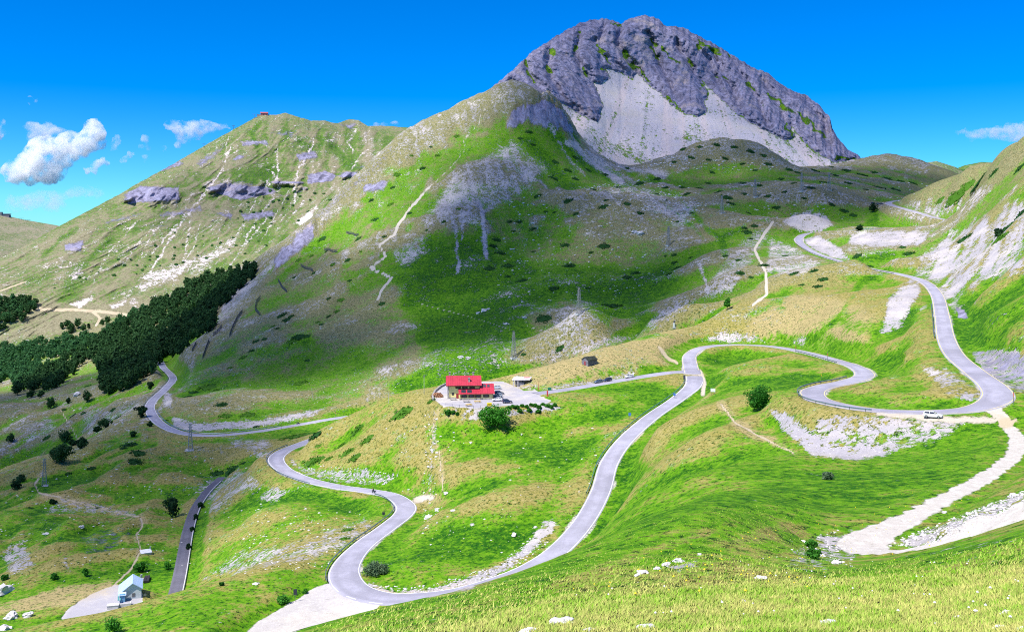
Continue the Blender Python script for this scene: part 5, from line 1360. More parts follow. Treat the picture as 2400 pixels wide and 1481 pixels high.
# ------------------------------------------------------------------ summit refuge and lift towers on the left mountain
p = seen_far(618, 271)
r = empty("summit_refuge", p + Vector((0, 6, 0)), .15); tag(r, "small reddish refuge on top of the grassy mountain", "building")
MB().box(-8,8,-5,5,-5,5.5).build("wall", mat("reddish_render", (0.42,0.17,0.17), .8), r)
MB().slab([(-9,-6,5.2),(9,-6,5.2),(9,0,8.6),(-9,0,8.6)],.3).slab([(9,6,5.2),(-9,6,5.2),(-9,0,8.6),(9,0,8.6)],.3).build("roof", mat("dull_red_roof",(0.36,.08,.10),.7), r)
for x in (-5,-1.5,2,5.5): MB().box(x-.8,x+.8,-5.12,-5.01,1,3).build("window", M_GLASS, r)
MB().box(-16,-8.1,-4,3,-6,2.5).build("annex", mat("grey_annex",(0.25,.22,.24),.8), r)
def lift_tower(loc, h, label, span=6):
    r = empty("lift_tower", loc, .3)
    MB().tube((0,0,-4),(0,0,h),.5,.35,8).build("mast", M_POLE, r); MB().box(-span/2,span/2,-.3,.3,h-.5,h+.1).build("crossarm", M_POLE, r)
    MB().box(-span/2-.4,-span/2+.4,-1.6,1.6,h-.9,h-.5).build("roller", M_DARK, r); MB().box(span/2-.4,span/2+.4,-1.6,1.6,h-.9,h-.5).build("roller", M_DARK, r)
    tag(r, label, "lift tower", "ski lift towers on the skyline")
lift_tower(seen_far(597, 278), 10, "lift tower beside the summit refuge", 12); lift_tower(seen_far(547, 303), 8, "lift tower high on the left slope of the grassy mountain"); lift_tower(seen_far(478, 345), 7, "lower lift tower on the left slope of the grassy mountain")
def far_pt(u, v, y): return Vector(((u - 1200) / F * y, y, (VH - v) / F * y))
r = empty("lift_station", far_pt(14, 508, 2990)); MB().box(-10,12,-6,6,-8,6).build("hall", M_DSTONE, r); MB().slab([(-11,-7,6),(13,-7,6),(13,7,9),(-11,7,9)],.5).build("roof", M_DARK, r); MB().box(-16,-11,-4,4,-8,14).build("pylon", M_POLE, r); tag(r, "dark ski lift station on the far left hill", "building")
lift_tower(far_pt(50, 521, 2990), 12, "left one of the paired lift towers on the far left hill", 14); lift_tower(far_pt(65, 524, 2990), 11, "right one of the paired lift towers on the far left hill", 14)

# ------------------------------------------------------------------ lattice pylons
M_PYL = mat("weathered_steel", (0.30, 0.30, 0.31), 0.6, 0.2)
def pylon(loc, h, label, rz=0.4, th=.2):
    r = empty("pylon", loc, rz); b0, b1 = h * .085, h * .022
    legs = [(-1,-1),(1,-1),(1,1),(-1,1)]
    for x, y in legs: MB().bar((x*b0,y*b0,-.8),(x*b1,y*b1,h*.97),th*1.2).build("leg", M_PYL, r)
    b = MB(); n = 9
    for k in range(n):
        t0, t1 = k / n * .97, (k + 1) / n * .97
        w0, w1 = b0 + (b1 - b0) * t0, b0 + (b1 - b0) * t1
        for q in range(4):
            a, c = legs[q], legs[(q + 1) % 4]
            b.bar((a[0]*w0,a[1]*w0,h*t0),(c[0]*w1,c[1]*w1,h*t1),th*.6).bar((c[0]*w0,c[1]*w0,h*t0),(a[0]*w1,a[1]*w1,h*t1),th*.6)
    b.build("bracing", M_PYL, r)
    for k, (z, s) in enumerate(((.74,.10),(.85,.085),(.95,.07))):
        MB().bar((-h*s,0,h*z),(h*s,0,h*z),th).bar((-h*s,0,h*z),(0,0,h*(z+.04)),th*.6).bar((h*s,0,h*z),(0,0,h*(z+.04)),th*.6).build("crossarm", M_PYL, r)
    MB().box(-b0-.6,b0+.6,-b0-.6,b0+.6,-1.2,.15).build("footing", M_CONC, r)
    tag(r, label, "pylon", "lattice power pylons across the valley")
for u, v, h, lab in [(446,1055,15.5,"lattice pylon standing below the left road"),(104,1138,14.5,"lattice pylon at the bend of the pale footpath"),(1204,838,17.5,"lattice pylon in the green hollow above the refuge"),(1357,735,18,"lattice pylon on the stony knoll"),
                     (1770,462,19,"lattice pylon on the plateau above the bare mound, leftmost of three"),(1879,448,19,"middle lattice pylon of three on the rocky plateau"),(1943,446,18,"lattice pylon nearest the top car park, on the rocky plateau"),(1692,500,17,"faint lattice pylon on the pale stony patch of the plateau"),(1567,575,17,"faint lattice pylon on the right flank of the central dome")]:
    p_ = seen(u, v); pylon(p_, h, lab, .4, .11 + p_.y * .9e-4)
for u, v, h, tilt, lab in [(734,940,9,-.12,"leaning pale wooden pole above the left road"),(994,925,9,0,"wooden pole at the left end of the refuge yard"),(911,945,5,0,"short wooden pole on the spur crest"),(1322+0,0,0,0,"")]:
    if h:
        r = empty("wooden_pole", seen(u, v)); r.rotation_euler = (0, tilt, 0)
        MB().tube((0,0,-.8),(0,0,h),.13,.10,7).build("shaft", mat("pale_wood_pole",(0.42,.40,.38),.8), r); MB().box(-.5,.5,-.05,.05,h-.6,h-.48).build("crosspiece", M_POLE, r); tag(r, lab, "pole")
# ------------------------------------------------------------------ snow fences on the mountain slope
M_SF = mat("grey_fence_mesh", (0.07, 0.07, 0.085), .7)
def snow_fence(px, h, label):
    pts = [seen(u, v) for u, v in px]
    r = empty("snow_fence", pts[0]); b = MB()
    q = []
    for a, c in zip(pts[:-1], pts[1:]):
        n = max(2, int((c - a).length / 3.0)); q += [a.lerp(c, k / n) for k in range(n)]
    q.append(pts[-1]); q = [Vector((p.x, p.y, ground_z(p.x, p.y))) - pts[0] for p in q]
    for p in q: MB().bar(p + Vector((0,0,-.5)), p + Vector((0,0,h)), .22).build("post", M_SF, r)
    for a, c in zip(q[:-1], q[1:]):
        for k in range(5):
            z = Vector((0,0,h * (k + .7) / 5.2)); b.bar(a + z, c + z, .10, .34)
    b.build("slats", M_SF, r)["kind"] = "stuff"
    tag(r, label, "snow fence", "snow fences across the mountain slope")
snow_fence([(610,700),(600,712),(598,728),(608,740)], 3.6, "curved dark snow fence above the forest edge"); snow_fence([(652,660),(660,675),(672,686)], 3.4, "snow fence just above the curved one by the forest")
snow_fence([(705,625),(720,632),(733,638)], 3.2, "snow fence below the rocky shoulder, midway up the slope"); snow_fence([(760,588),(775,590),(790,592)], 3.0, "snow fence second from the top of the slope"); snow_fence([(812,547),(825,550),(840,552)], 2.8, "topmost faint snow fence on the slope")
snow_fence([(568,732),(555,750),(545,770),(538,790)], 3.4, "long pale snow fence running down beside the dark forest"); snow_fence([(520,768),(510,780),(500,788)], 3.4, "snow fence at the corner of the dark forest"); snow_fence([(490,800),(482,820),(475,840)], 3.0, "low snow fence between the forest and the left road"); snow_fence([(460,806),(455,815),(450,824)], 3, "blue-grey snow fence end against the dark trees")
# monument
r = empty("monument", seen(1580, 768), .1); MB().box(-.9,.9,-.9,.9,-.6,.4).build("step", M_CONC, r); MB().box(-.55,.55,-.55,.55,.4,3.0).build("plinth", mat("white_stone",(0.7,.69,.67),.7), r, bevel=.05)
b = MB(); b.loft([[(math.cos(t)*a,math.sin(t)*a*.7,z) for t in [k*math.pi/4 for k in range(8)]] for z, a in ((3.0,.35),(3.3,.55),(3.7,.6),(3.95,.3),(4.05,.18),(4.15,.26),(4.4,.32),(4.65,.24),(4.75,.08))]); b.build("bust", M_DARK, r, smooth=True)
tag(r, "white stone plinth with a dark bust on the green shoulder", "monument")

# ------------------------------------------------------------------ cars
def paint_mat(name, rgb):
    m, t, b = base_node(name)
    N = NB(t); tc = N.new("ShaderNodeTexCoord"); n = N.noise(tc.outputs["Object"], 3.0, 3)
    N.link(N.mix(n, tuple(x * .92 for x in rgb), tuple(min(1, x * 1.06) for x in rgb)), b.inputs["Base Color"])
    b.inputs["Roughness"].default_value = .25; b.inputs["Coat Weight"].default_value = .5; b.inputs["Coat Roughness"].default_value = .08; b.inputs["Specular IOR Level"].default_value = .5
    return m
CARPAINT = dict(white=paint_mat("white_paint",(0.80,.80,.80)), silver=paint_mat("silver_blue_paint",(0.36,.42,.50)), dark=paint_mat("dark_blue_paint",(0.025,.04,.09)), grey=paint_mat("grey_blue_paint",(0.10,.14,.20)), pale=paint_mat("pale_blue_paint",(0.50,.56,.62)))
M_TYRE = mat("tyre_rubber",(0.02,.02,.02),.85); M_RIM = mat("alloy_rim",(0.45,.45,.47),.35,.7); M_LAMP = mat("lamp_glass",(0.75,.77,.8),.15); M_TAIL = mat("tail_lamp",(0.45,.02,.02),.25)
CARS = {}
def make_car(kind):
    """hatchback, 4.25 m long; x forward"""
    tall = 1.62 if kind == "suv" else 1.48
    r = empty("parked_car", (0,0,0))
    st = [(-2.12,.50,.82,.74),(-2.05,.32,.98,.80),(-1.5,.24,1.02,.87),(0,.22,.98,.89),(1.2,.24,.94,.88),(1.85,.30,.80,.80),(2.10,.38,.66,.66)]
    b = MB(); rings = []
    for x, z0, z1, hw in st:
        rings.append([(x,-hw*.9,z0),(x,-hw,z0+.14),(x,-hw,z1-.16),(x,-hw*.9,z1),(x,hw*.9,z1),(x,hw,z1-.16),(x,hw,z0+.14),(x,hw*.9,z0)])
    b.loft(rings); body = b.build("body", CARPAINT["white"], r, smooth=False, bevel=.03)
    g = MB(); g.loft([[(-1.95,-.74,.97),(1.05,-.78,.93),(1.05,.78,.93),(-1.95,.74,.97)],[(-1.62,-.62,tall-.07),(.12,-.63,tall-.06),(.12,.63,tall-.06),(-1.62,.62,tall-.07)]]); g.build("windows", M_GLASS, r)
    t = MB(); t.loft([[(-1.72,-.64,tall-.075),(.18,-.65,tall-.065),(.18,.65,tall-.065),(-1.72,.64,tall-.075)],[(-1.5,-.5,tall+.02),(-.1,-.5,tall+.02),(-.1,.5,tall+.02),(-1.5,.5,tall+.02)]]); t.build("roof", CARPAINT["white"], r)
    pl = MB()
    for s in (-1, 1):
        pl.bar((1.06,s*.79,.93),(.14,s*.64,tall-.05),.08).bar((-1.97,s*.75,.97),(-1.64,s*.63,tall-.05),.16).bar((-.55,s*.77,.95),(-.62,s*.645,tall-.05),.09)
    pl.build("pillars", CARPAINT["white"], r)
    for x in (-1.3, 1.32):
        for s in (-1, 1):
            w_ = MB().tube((x,s*.66,.33),(x,s*.90,.33),.33,.33,16).build("wheel", M_TYRE, r)
            MB().tube((x,s*.895,.33),(x,s*.915,.33),.21,.19,12).build("rim", M_RIM, w_)
    for s in (-1, 1):
        MB().box(1.80,2.075,s*.60-.16,s*.60+.16,.60,.74).build("headlight", M_LAMP, r); MB().box(-2.13,-2.0,s*.62-.12,s*.62+.12,.70,.95).build("tail_light", M_TAIL, r)
        MB().box(.78,.95,s*.86-.05,s*.98+.03 if s > 0 else s*.86+.05,.95,1.08).build("mirror", CARPAINT["white"], r)
    MB().box(2.04,2.115,-.42,.42,.40,.56).build("grille", M_DARK, r)
    return r
PROTO = {"hatch": make_car("hatch"), "suv": make_car("suv")}
USED = set()
def car(kind, col, loc, rz, label, group=None, pitch=0.0):
    pr = PROTO[kind]
    r = pr if kind not in USED else copy_tree(pr)
    USED.add(kind)
    r.location = loc; r.rotation_euler = (0, pitch, rz)
    tag(r, label, "car", group)
    for ch in r.children:
        n = ch.name.split(".")[0]
        if n in ("body", "roof", "pillars", "mirror"):
            ch.material_slots[0].link = 'OBJECT'; ch.material_slots[0].material = CARPAINT[col]
    return r
def road_pose(R, u, v, off):
    pu = 1200 + R[:, 0] / R[:, 1] * F; pv = VH - R[:, 2] / R[:, 1] * F
    i = int(np.hypot(pu - u, pv - v).argmin()); i = min(max(i, 1), len(R) - 2)
    t = R[i + 1, :3] - R[i - 1, :3]; n = frame_of(R)[i]
    p = R[i, :3].copy(); p[:2] += n * off
    return Vector((p[0], p[1], p[2] + .05)), math.atan2(t[1], t[0]), -math.atan2(t[2], math.hypot(t[0], t[1]))
G_Y = "cars parked beside the refuge"
for u, v, k, c, rz, lab in [(1163,911,"hatch","pale",math.pi+.1,"pale blue-grey car parked nearest the back of the refuge yard"),(1170,924,"suv","dark",.15,"dark blue estate car in the row right of the refuge, farthest in the row"),(1166,929.5,"hatch","silver",math.pi+.12,"silver-blue car parked between the two dark cars by the refuge"),
                            (1167,934,"suv","dark",.1,"dark car squeezed between the silver-blue and the white car"),(1165,939.5,"hatch","white",math.pi+.1,"white hatchback at the front of the row by the refuge"),(1189,944,"suv","dark",.25,"dark blue car parked alone in front of the row")]:
    car(k, c, yard(u, v), rz, lab, G_Y)
p_, a_, q_ = road_pose(ROADS["refuge"], 1407, 893, -1.9)
G_R = "cars parked along the refuge road"
for u, v, k, c, lab in [(1407,897,"hatch","grey","grey-blue car parked on the refuge road, left of three"),(1433,893,"suv","dark","dark blue car parked on the refuge road below the stone hut"),(1483,884,"hatch","white","white car with raised tailgate on the refuge road")]:
    p_, a_, q_ = road_pose(ROADS["refuge"], u, v, -2.1 if ROADS["refuge"][0, 0] > ROADS["refuge"][-1, 0] else 2.1)
    cc = car(k, c, p_, a_, lab, G_R, q_)
    if c == "white": MB().slab([(-2.0,-.6,1.42),(-2.0,.6,1.42),(-2.75,.6,1.75),(-2.75,-.6,1.75)],.06).build("tailgate", CARPAINT["white"], cc)
p_, a_, q_ = road_pose(RM, 2188, 965, 0)
pw_ = seen(2186, 979); car("hatch", "white", Vector((pw_.x, pw_.y, pw_.z + .05)), math.radians(-28), "white hatchback with dark roof parked on the gravel by the dirt track", None)
for u, v, c, lab in [(2046,478,"dark","black car parked farthest left at the top car park"),(2059,480,"grey","grey car parked nearer the road at the top car park"),(2066,480,"dark","dark car parked at the right of the top car park")]:
    car("suv", c, seen(u, v) + Vector((0,0,.1)), .1, lab, "cars at the top car park")

# ------------------------------------------------------------------ riders
def skin_person(joints, edges, radii, name, m, parent):
    me = bpy.data.meshes.new(name); me.from_pydata(joints, edges, [])
    o = bpy.data.objects.new(name, me); COL.objects.link(o)
    sk = o.modifiers.new("skin", 'SKIN'); sb = o.modifiers.new("sub", 'SUBSURF'); sb.levels = 1
    for v, rd in zip(me.skin_vertices[0].data, radii): v.radius = (rd, rd)
    me.skin_vertices[0].data[0].use_root = True
    m2 = bpy.data.meshes.new_from_object(o.evaluated_get(bpy.context.evaluated_depsgraph_get()))
    bpy.data.objects.remove(o); m2.name = name; m2.materials.append(m)
    return link(bpy.data.objects.new(name, m2), parent)
M_LEATHER = mat("black_leather",(0.03,.035,.05),.6); M_BIKE = mat("dark_bike_paint",(0.04,.06,.11),.35)
def motorcycle(loc, rz, lab_b, lab_p, pitch=0):
    r = empty("motorcycle", loc, rz); r.rotation_euler = (0, pitch, rz); tag(r, lab_b, "motorcycle")
    for x in (-.72, .74):
        w_ = MB().tube((x,-.07,.32),(x,.07,.32),.32,.32,16).build("wheel", M_TYRE, r); MB().tube((x,-.08,.32),(x,.08,.32),.19,.19,10).build("rim", M_RIM, w_)
    MB().loft([[(x,-w,z0),(x,w,z0),(x,w*.7,z1),(x,-w*.7,z1)] for x, w, z0, z1 in ((-.95,.08,.72,.84),(-.4,.16,.45,.80),(.1,.2,.30,.95),(.45,.16,.45,1.02),(.72,.1,.7,.98))]).build("body", M_BIKE, r)
    MB().bar((.72,-.09,.34),(.5,-.09,1.05),.06).bar((.72,.09,.34),(.5,.09,1.05),.06).build("fork", M_POLE, r); MB().bar((.45,-.4,1.08),(.45,.4,1.08),.05).build("handlebar", M_POLE, r); MB().box(.6,.74,-.1,.1,.85,1.05).build("headlight", M_LAMP, r)
    for s in (-1, 1): MB().box(-.95,-.45,s*.32-.12,s*.32+.12,.5,.85).build("pannier", M_DARK, r)
    pr = empty("person", loc, rz); pr.rotation_euler = (0, pitch, rz); tag(pr, lab_p, "person")
    J_ = [(-.25,0,.92),(-.15,0,1.2),(-.02,0,1.45),(.03,0,1.56),(.06,0,1.70), (.0,-.2,1.42),(.18,-.3,1.2),(.42,-.36,1.1), (.0,.2,1.42),(.18,.3,1.2),(.42,.36,1.1), (-.2,-.12,.88),(.2,-.22,.82),(.02,-.22,.42),(.14,-.22,.36), (-.2,.12,.88),(.2,.22,.82),(.02,.22,.42),(.14,.22,.36)]
    E_ = [(0,1),(1,2),(2,3),(3,4),(2,5),(5,6),(6,7),(2,8),(8,9),(9,10),(0,11),(11,12),(12,13),(13,14),(0,15),(15,16),(16,17),(17,18)]
    R_ = [.15,.15,.15,.07,.11,.08,.06,.045,.08,.06,.045,.1,.085,.06,.05,.1,.085,.06,.05]
    skin_person(J_, E_, R_, "body", M_LEATHER, pr)
    bm = bmesh.new(); bmesh.ops.create_uvsphere(bm, u_segments=12, v_segments=8, radius=.15, matrix=Matrix.Translation((.07,0,1.72)) @ Matrix.Diagonal((1.1,.9,1.05,1))); me = bpy.data.meshes.new("helmet"); bm.to_mesh(me); bm.free(); me.materials.append(M_DARK); link(bpy.data.objects.new("helmet", me), pr)
p_, a_, q_ = road_pose(RM, 703, 995, 1.4); motorcycle(p_, a_, "dark motorcycle riding along the left road below the cutting", "rider in dark clothes and helmet on the left road", q_)
p_, a_, q_ = road_pose(RM, 886, 1157, -1.6); motorcycle(p_, a_ + math.pi, "small dark motorcycle on the lower road beside the guardrail", "rider in black on the lower road beside the guardrail", -q_)
# ------------------------------------------------------------------ trees and bushes
def leaf_mat(name, dark, light, scale=0.8):
    m, t, b = base_node(name); N = NB(t)
    geo = N.new("ShaderNodeNewGeometry")
    n = N.noise(geo.outputs["Position"], scale, 5, 0.7)
    oi = N.new("ShaderNodeObjectInfo")
    n = N.math('ADD', n, N.math('MULTIPLY', N.math('SUBTRACT', oi.outputs["Random"], .5), .22))
    c = N.mix(N.smooth(n, 0.30, 0.70), dark, light)
    N.link(c, b.inputs["Base Color"]); b.inputs["Roughness"].default_value = .75
    tl = N.new("ShaderNodeBsdfTranslucent"); N.link(N.mix(.5, c, light), tl.inputs[0])
    mx = N.new("ShaderNodeMixShader"); mx.inputs[0].default_value = .38
    N.link(b.outputs[0], mx.inputs[1]); N.link(tl.outputs[0], mx.inputs[2]); N.link(mx.outputs[0], t.nodes["Material Output"].inputs["Surface"])
    return m
LF_FOREST = leaf_mat("shade_toned_beech_leaves", (0.010, 0.038, 0.014), (0.045, 0.118, 0.034), .22)  # dark copy of the wood's leaves, with shade put into the colour
LF_LIT = leaf_mat("sun_toned_beech_leaves", (0.040, 0.125, 0.045), (0.085, 0.235, 0.065), .25)  # same leaves lightened: sunlight on the left part painted into the colour
LF_BUSH = leaf_mat("bush_leaves", (0.030, 0.145, 0.016), (0.080, 0.30, 0.030), .7)
LF_JUN = leaf_mat("juniper_needles", (0.016, 0.070, 0.014), (0.035, 0.125, 0.020), 1.2)
LF_MOSS = leaf_mat("bilberry_leaves", (0.06, 0.17, 0.012), (0.10, 0.25, 0.02), 1.2)
LF_GREY = leaf_mat("grey_green_leaves", (0.07, 0.13, 0.06), (0.15, 0.23, 0.12), 1.0)
M_BARK = mat("bark", (0.10, 0.075, 0.055), .9)

def leaves_np(centres, radii, per, size, rg, flat=1.0):
    """small leaf-sized quads spread through clumps; returns verts, faces"""
    C = np.repeat(centres, per, 0); Rr = np.repeat(radii, per)
    n = len(C)
    d = rg.normal(size=(n, 3)); d /= np.linalg.norm(d, axis=1)[:, None]
    rad = rg.uniform(.55, 1.05, n) ** .6
    P = C + d * (Rr * rad)[:, None] * np.array([1, 1, flat])
    nrm = d + rg.normal(scale=.55, size=(n, 3)); nrm /= np.linalg.norm(nrm, axis=1)[:, None]
    a = np.cross(nrm, rg.normal(size=(n, 3))); a /= np.linalg.norm(a, axis=1)[:, None] + 1e-9
    b = np.cross(nrm, a)
    s = (size * rg.uniform(.6, 1.3, n))[:, None]
    V = np.stack([P - a * s - b * s * .7, P + a * s - b * s * .7, P + a * s * .8 + b * s * .7, P - a * s * .8 + b * s * .7], 1).reshape(-1, 3)
    return V, np.arange(n * 4).reshape(-1, 4)

def crown_np(w, h, clumps, per, leaf, seed, base=0.25, shape="round"):
    rg = np.random.default_rng(seed)
    c = []
    while len(c) < clumps:
        p = rg.uniform(-1, 1, 3)
        if np.linalg.norm(p) > 1 or np.linalg.norm(p) < .35: continue
        z = p[2]
        k = 1.0 if shape == "round" else (1.15 - .65 * (z * .5 + .5))
        c.append([p[0] * w / 2 * k * .85, p[1] * w / 2 * k * .85, h * (base + (1 - base) * (z * .46 + .5))])
    c = np.array(c); r = rg.uniform(.11, .30, len(c)) * w * (1 if clumps < 40 else .8)
    c[:, :2] *= (1 + .35 * rg.uniform(-1, 1, len(c)))[:, None]; c[:, 2] *= 1 + .16 * rg.uniform(-1, 1, len(c))
    return leaves_np(c, r, per, leaf, rg, .8), c, r

def ico_blob(name, w, h, seed, flat_bottom=True, sub=2, amp=.25):
    bm = bmesh.new(); bmesh.ops.create_icosphere(bm, subdivisions=sub, radius=1.0)
    rg = random.Random(seed); ph = [rg.uniform(0, 9) for _ in range(3)]
    from mathutils import noise as mn
    for v in bm.verts:
        k = 1 + amp * mn.noise(v.co * 1.7 + Vector(ph)) + amp * .6 * mn.noise(v.co * 4.1 + Vector(ph))
        v.co = Vector((v.co.x * w / 2 * k, v.co.y * w / 2 * k, v.co.z * h / 2 * k))
    me = bpy.data.meshes.new(name); bm.to_mesh(me); bm.free()
    return me

def forest_mesh(seed, w=8.0, h=11.0, m=LF_FOREST):
    (V, Fc), c, r = crown_np(w, h, 24, 15, .72, seed, .12, "cone" if seed % 3 == 0 else "round")
    me_i = ico_blob("x", w * .72, h * .74, seed, sub=1)
    vi = np.array([v.co[:] for v in me_i.vertices]) + np.array([0, 0, h * .52]); fi = [tuple(p.vertices) for p in me_i.polygons]
    bpy.data.meshes.remove(me_i)
    o = len(V); V = np.concatenate([V, vi])
    faces = [tuple(f) for f in Fc] + [tuple(i + o for i in f) for f in fi]
    o2 = len(V); tv = []
    for z, rd in ((-1.5, .35), (h * .5, .15)):
        for k in range(5): tv.append([rd * math.cos(k * 1.257), rd * math.sin(k * 1.257), z])
    V = np.concatenate([V, np.array(tv)]); faces += [(o2 + k, o2 + (k + 1) % 5, o2 + 5 + (k + 1) % 5, o2 + 5 + k) for k in range(5)]
    me = bpy.data.meshes.new("tree"); me.from_pydata(V.tolist(), [], faces); me.update(); me.materials.append(m)
    return me, V, faces

FM = [forest_mesh(s) for s in (1, 2, 3, 4)]
FML = []
for me, V, f in FM:
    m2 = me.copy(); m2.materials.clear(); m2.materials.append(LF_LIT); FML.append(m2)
FOREST = [(32,928),(60,922),(100,925),(130,912),(150,900),(205,852),(228,868),(238,925),(255,936),(300,915),(345,888),(372,866),(378,850),(420,838),(452,800),(490,782),(505,760),(508,722),(520,722),(560,690),(600,650),(618,622),(590,625),(560,636),(520,642),(470,655),(440,668),(400,694),(330,728),(290,748),(230,778),(180,792),(120,802),(60,812),(-40,812),(-40,905),(20,900)]
FOREST2 = [(-40,712),(60,704),(92,716),(92,728),(60,752),(30,765),(-40,768)]
def in_poly(P, u, v):
    return poly_sd(np.array(P, float), np.array([u], float), np.array([v], float))[0] < 0
rr = random.Random(21)
cand = []
def scatter(poly, step, fn, jit=.45):
    us = [p[0] for p in poly]; vs = [p[1] for p in poly]
    v = min(vs)
    while v < max(vs):
        u = min(us)
        while u < max(us):
            a, b = u + rr.uniform(-jit, jit) * step, v + rr.uniform(-jit, jit) * step
            if in_poly(poly, a, b): fn(a, b)
            u += step
        v += step * .8
def f1(u, v):
    if abs(poly_sd(np.array(FOREST, float), np.array([u]), np.array([v]))[0]) < 9 and rr.random() < .35: return
    if in_poly([(90,850),(150,838),(150,850),(100,868)], u, v): return
    p = seen(u, v)
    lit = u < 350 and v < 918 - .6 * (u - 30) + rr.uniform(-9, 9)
    cand.append((p, lit, u, v))
scatter(FOREST, 9.5, f1)
def f2(u, v):
    q = seen(u, v); g = seen_far(u, v)
    cand.append((g if v < 795 else q, rr.random() < .35, u, v))
scatter(FOREST2, 10, f2)
for u, v in [(145,772),(158,768),(170,773),(182,769),(166,778),(10,770),(0,775),(196,776),(240,742),(252,745)]:
    q = seen(u, v); g = seen_far(u, v); cand.append((g if g.y < q.y else q, False, u, v))
cand.sort(key=lambda c: c[0].length)
BIG, REST = cand[:290], cand[290:]
ZONE = lambda u, v, lit: ("sunlit green beech in the wood on the valley floor at the left edge" if lit else "dark beech in the wood beside the upper end of the left road" if u > 250 else "dark beech at the lower left end of the wood")
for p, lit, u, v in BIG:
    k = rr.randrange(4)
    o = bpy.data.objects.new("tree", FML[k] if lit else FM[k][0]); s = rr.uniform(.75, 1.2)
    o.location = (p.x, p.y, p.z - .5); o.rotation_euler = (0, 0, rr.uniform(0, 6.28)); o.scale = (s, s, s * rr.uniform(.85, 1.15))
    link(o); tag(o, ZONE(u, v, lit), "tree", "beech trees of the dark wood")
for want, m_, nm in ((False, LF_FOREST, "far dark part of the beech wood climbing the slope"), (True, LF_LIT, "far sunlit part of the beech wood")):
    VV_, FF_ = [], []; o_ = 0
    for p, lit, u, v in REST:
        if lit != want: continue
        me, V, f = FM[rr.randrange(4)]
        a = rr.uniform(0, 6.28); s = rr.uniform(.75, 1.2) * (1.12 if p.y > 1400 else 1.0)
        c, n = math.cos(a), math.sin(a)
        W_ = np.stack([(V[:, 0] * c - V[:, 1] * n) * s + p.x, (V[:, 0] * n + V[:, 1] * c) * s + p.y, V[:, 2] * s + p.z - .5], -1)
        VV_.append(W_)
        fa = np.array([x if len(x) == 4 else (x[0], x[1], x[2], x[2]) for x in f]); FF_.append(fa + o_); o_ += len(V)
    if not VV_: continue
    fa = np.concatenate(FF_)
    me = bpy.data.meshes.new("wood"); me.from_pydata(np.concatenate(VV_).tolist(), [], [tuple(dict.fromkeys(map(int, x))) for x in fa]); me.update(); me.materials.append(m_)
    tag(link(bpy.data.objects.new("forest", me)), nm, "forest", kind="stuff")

def big_bush(u, v, wpx, hpx, label, leaf=LF_BUSH, cat="bush", name="bush", trunk=True, seed=1, dense=1.0, base=.05, group=None):
    p = seen(u, v); k = p.y / F
    w, h = wpx * k, hpx * k
    r = empty(name, p)
    n_cl = int(46 * dense) if wpx > 40 else int(24 * dense)
    per = 60 if wpx > 40 else 26
    lf = max(.11, min(.5, k * (1.6 if wpx > 40 else 1.9)))
    (V, Fc), c, rad = crown_np(w, h, n_cl, per, lf, seed, base)
    me = mesh_np("crown", V, Fc, False); me.materials.append(leaf); cr = link(bpy.data.objects.new("crown", me), r)
    inner = ico_blob("crown_core", w * .55, h * .58, seed, sub=2); inner.materials.append(leaf)
    ic = link(bpy.data.objects.new("inner_foliage", inner), cr); ic.location = (0, 0, h * .5)
    if trunk:
        b = MB(); b.tube((0,0,-.8),(w*.03,0,h*.35),w*.035,w*.025,7)
        rg = random.Random(seed)
        for q in range(5):
            a = q * 1.257 + rg.uniform(-.3,.3)
            b.tube((w*.03,0,h*.25),(math.cos(a)*w*.28, math.sin(a)*w*.28, h*rg.uniform(.5,.75)), w*.02, w*.008, 5)
        b.build("trunk", M_BARK, r)
    tag(r, label, cat, group)
big_bush(1162, 1000, 72, 48, "large leafy green bush tree below the refuge terrace", cat="tree", name="bush_tree", seed=31, dense=1.4)
big_bush(1779, 962, 62, 60, "round green bush tree beside the pale embankment", cat="tree", name="bush_tree", seed=32, dense=1.3)
big_bush(1705, 726, 15, 28, "small upright tree alone on the pale shoulder", cat="tree", name="small_tree", seed=33, dense=.8, base=.2)
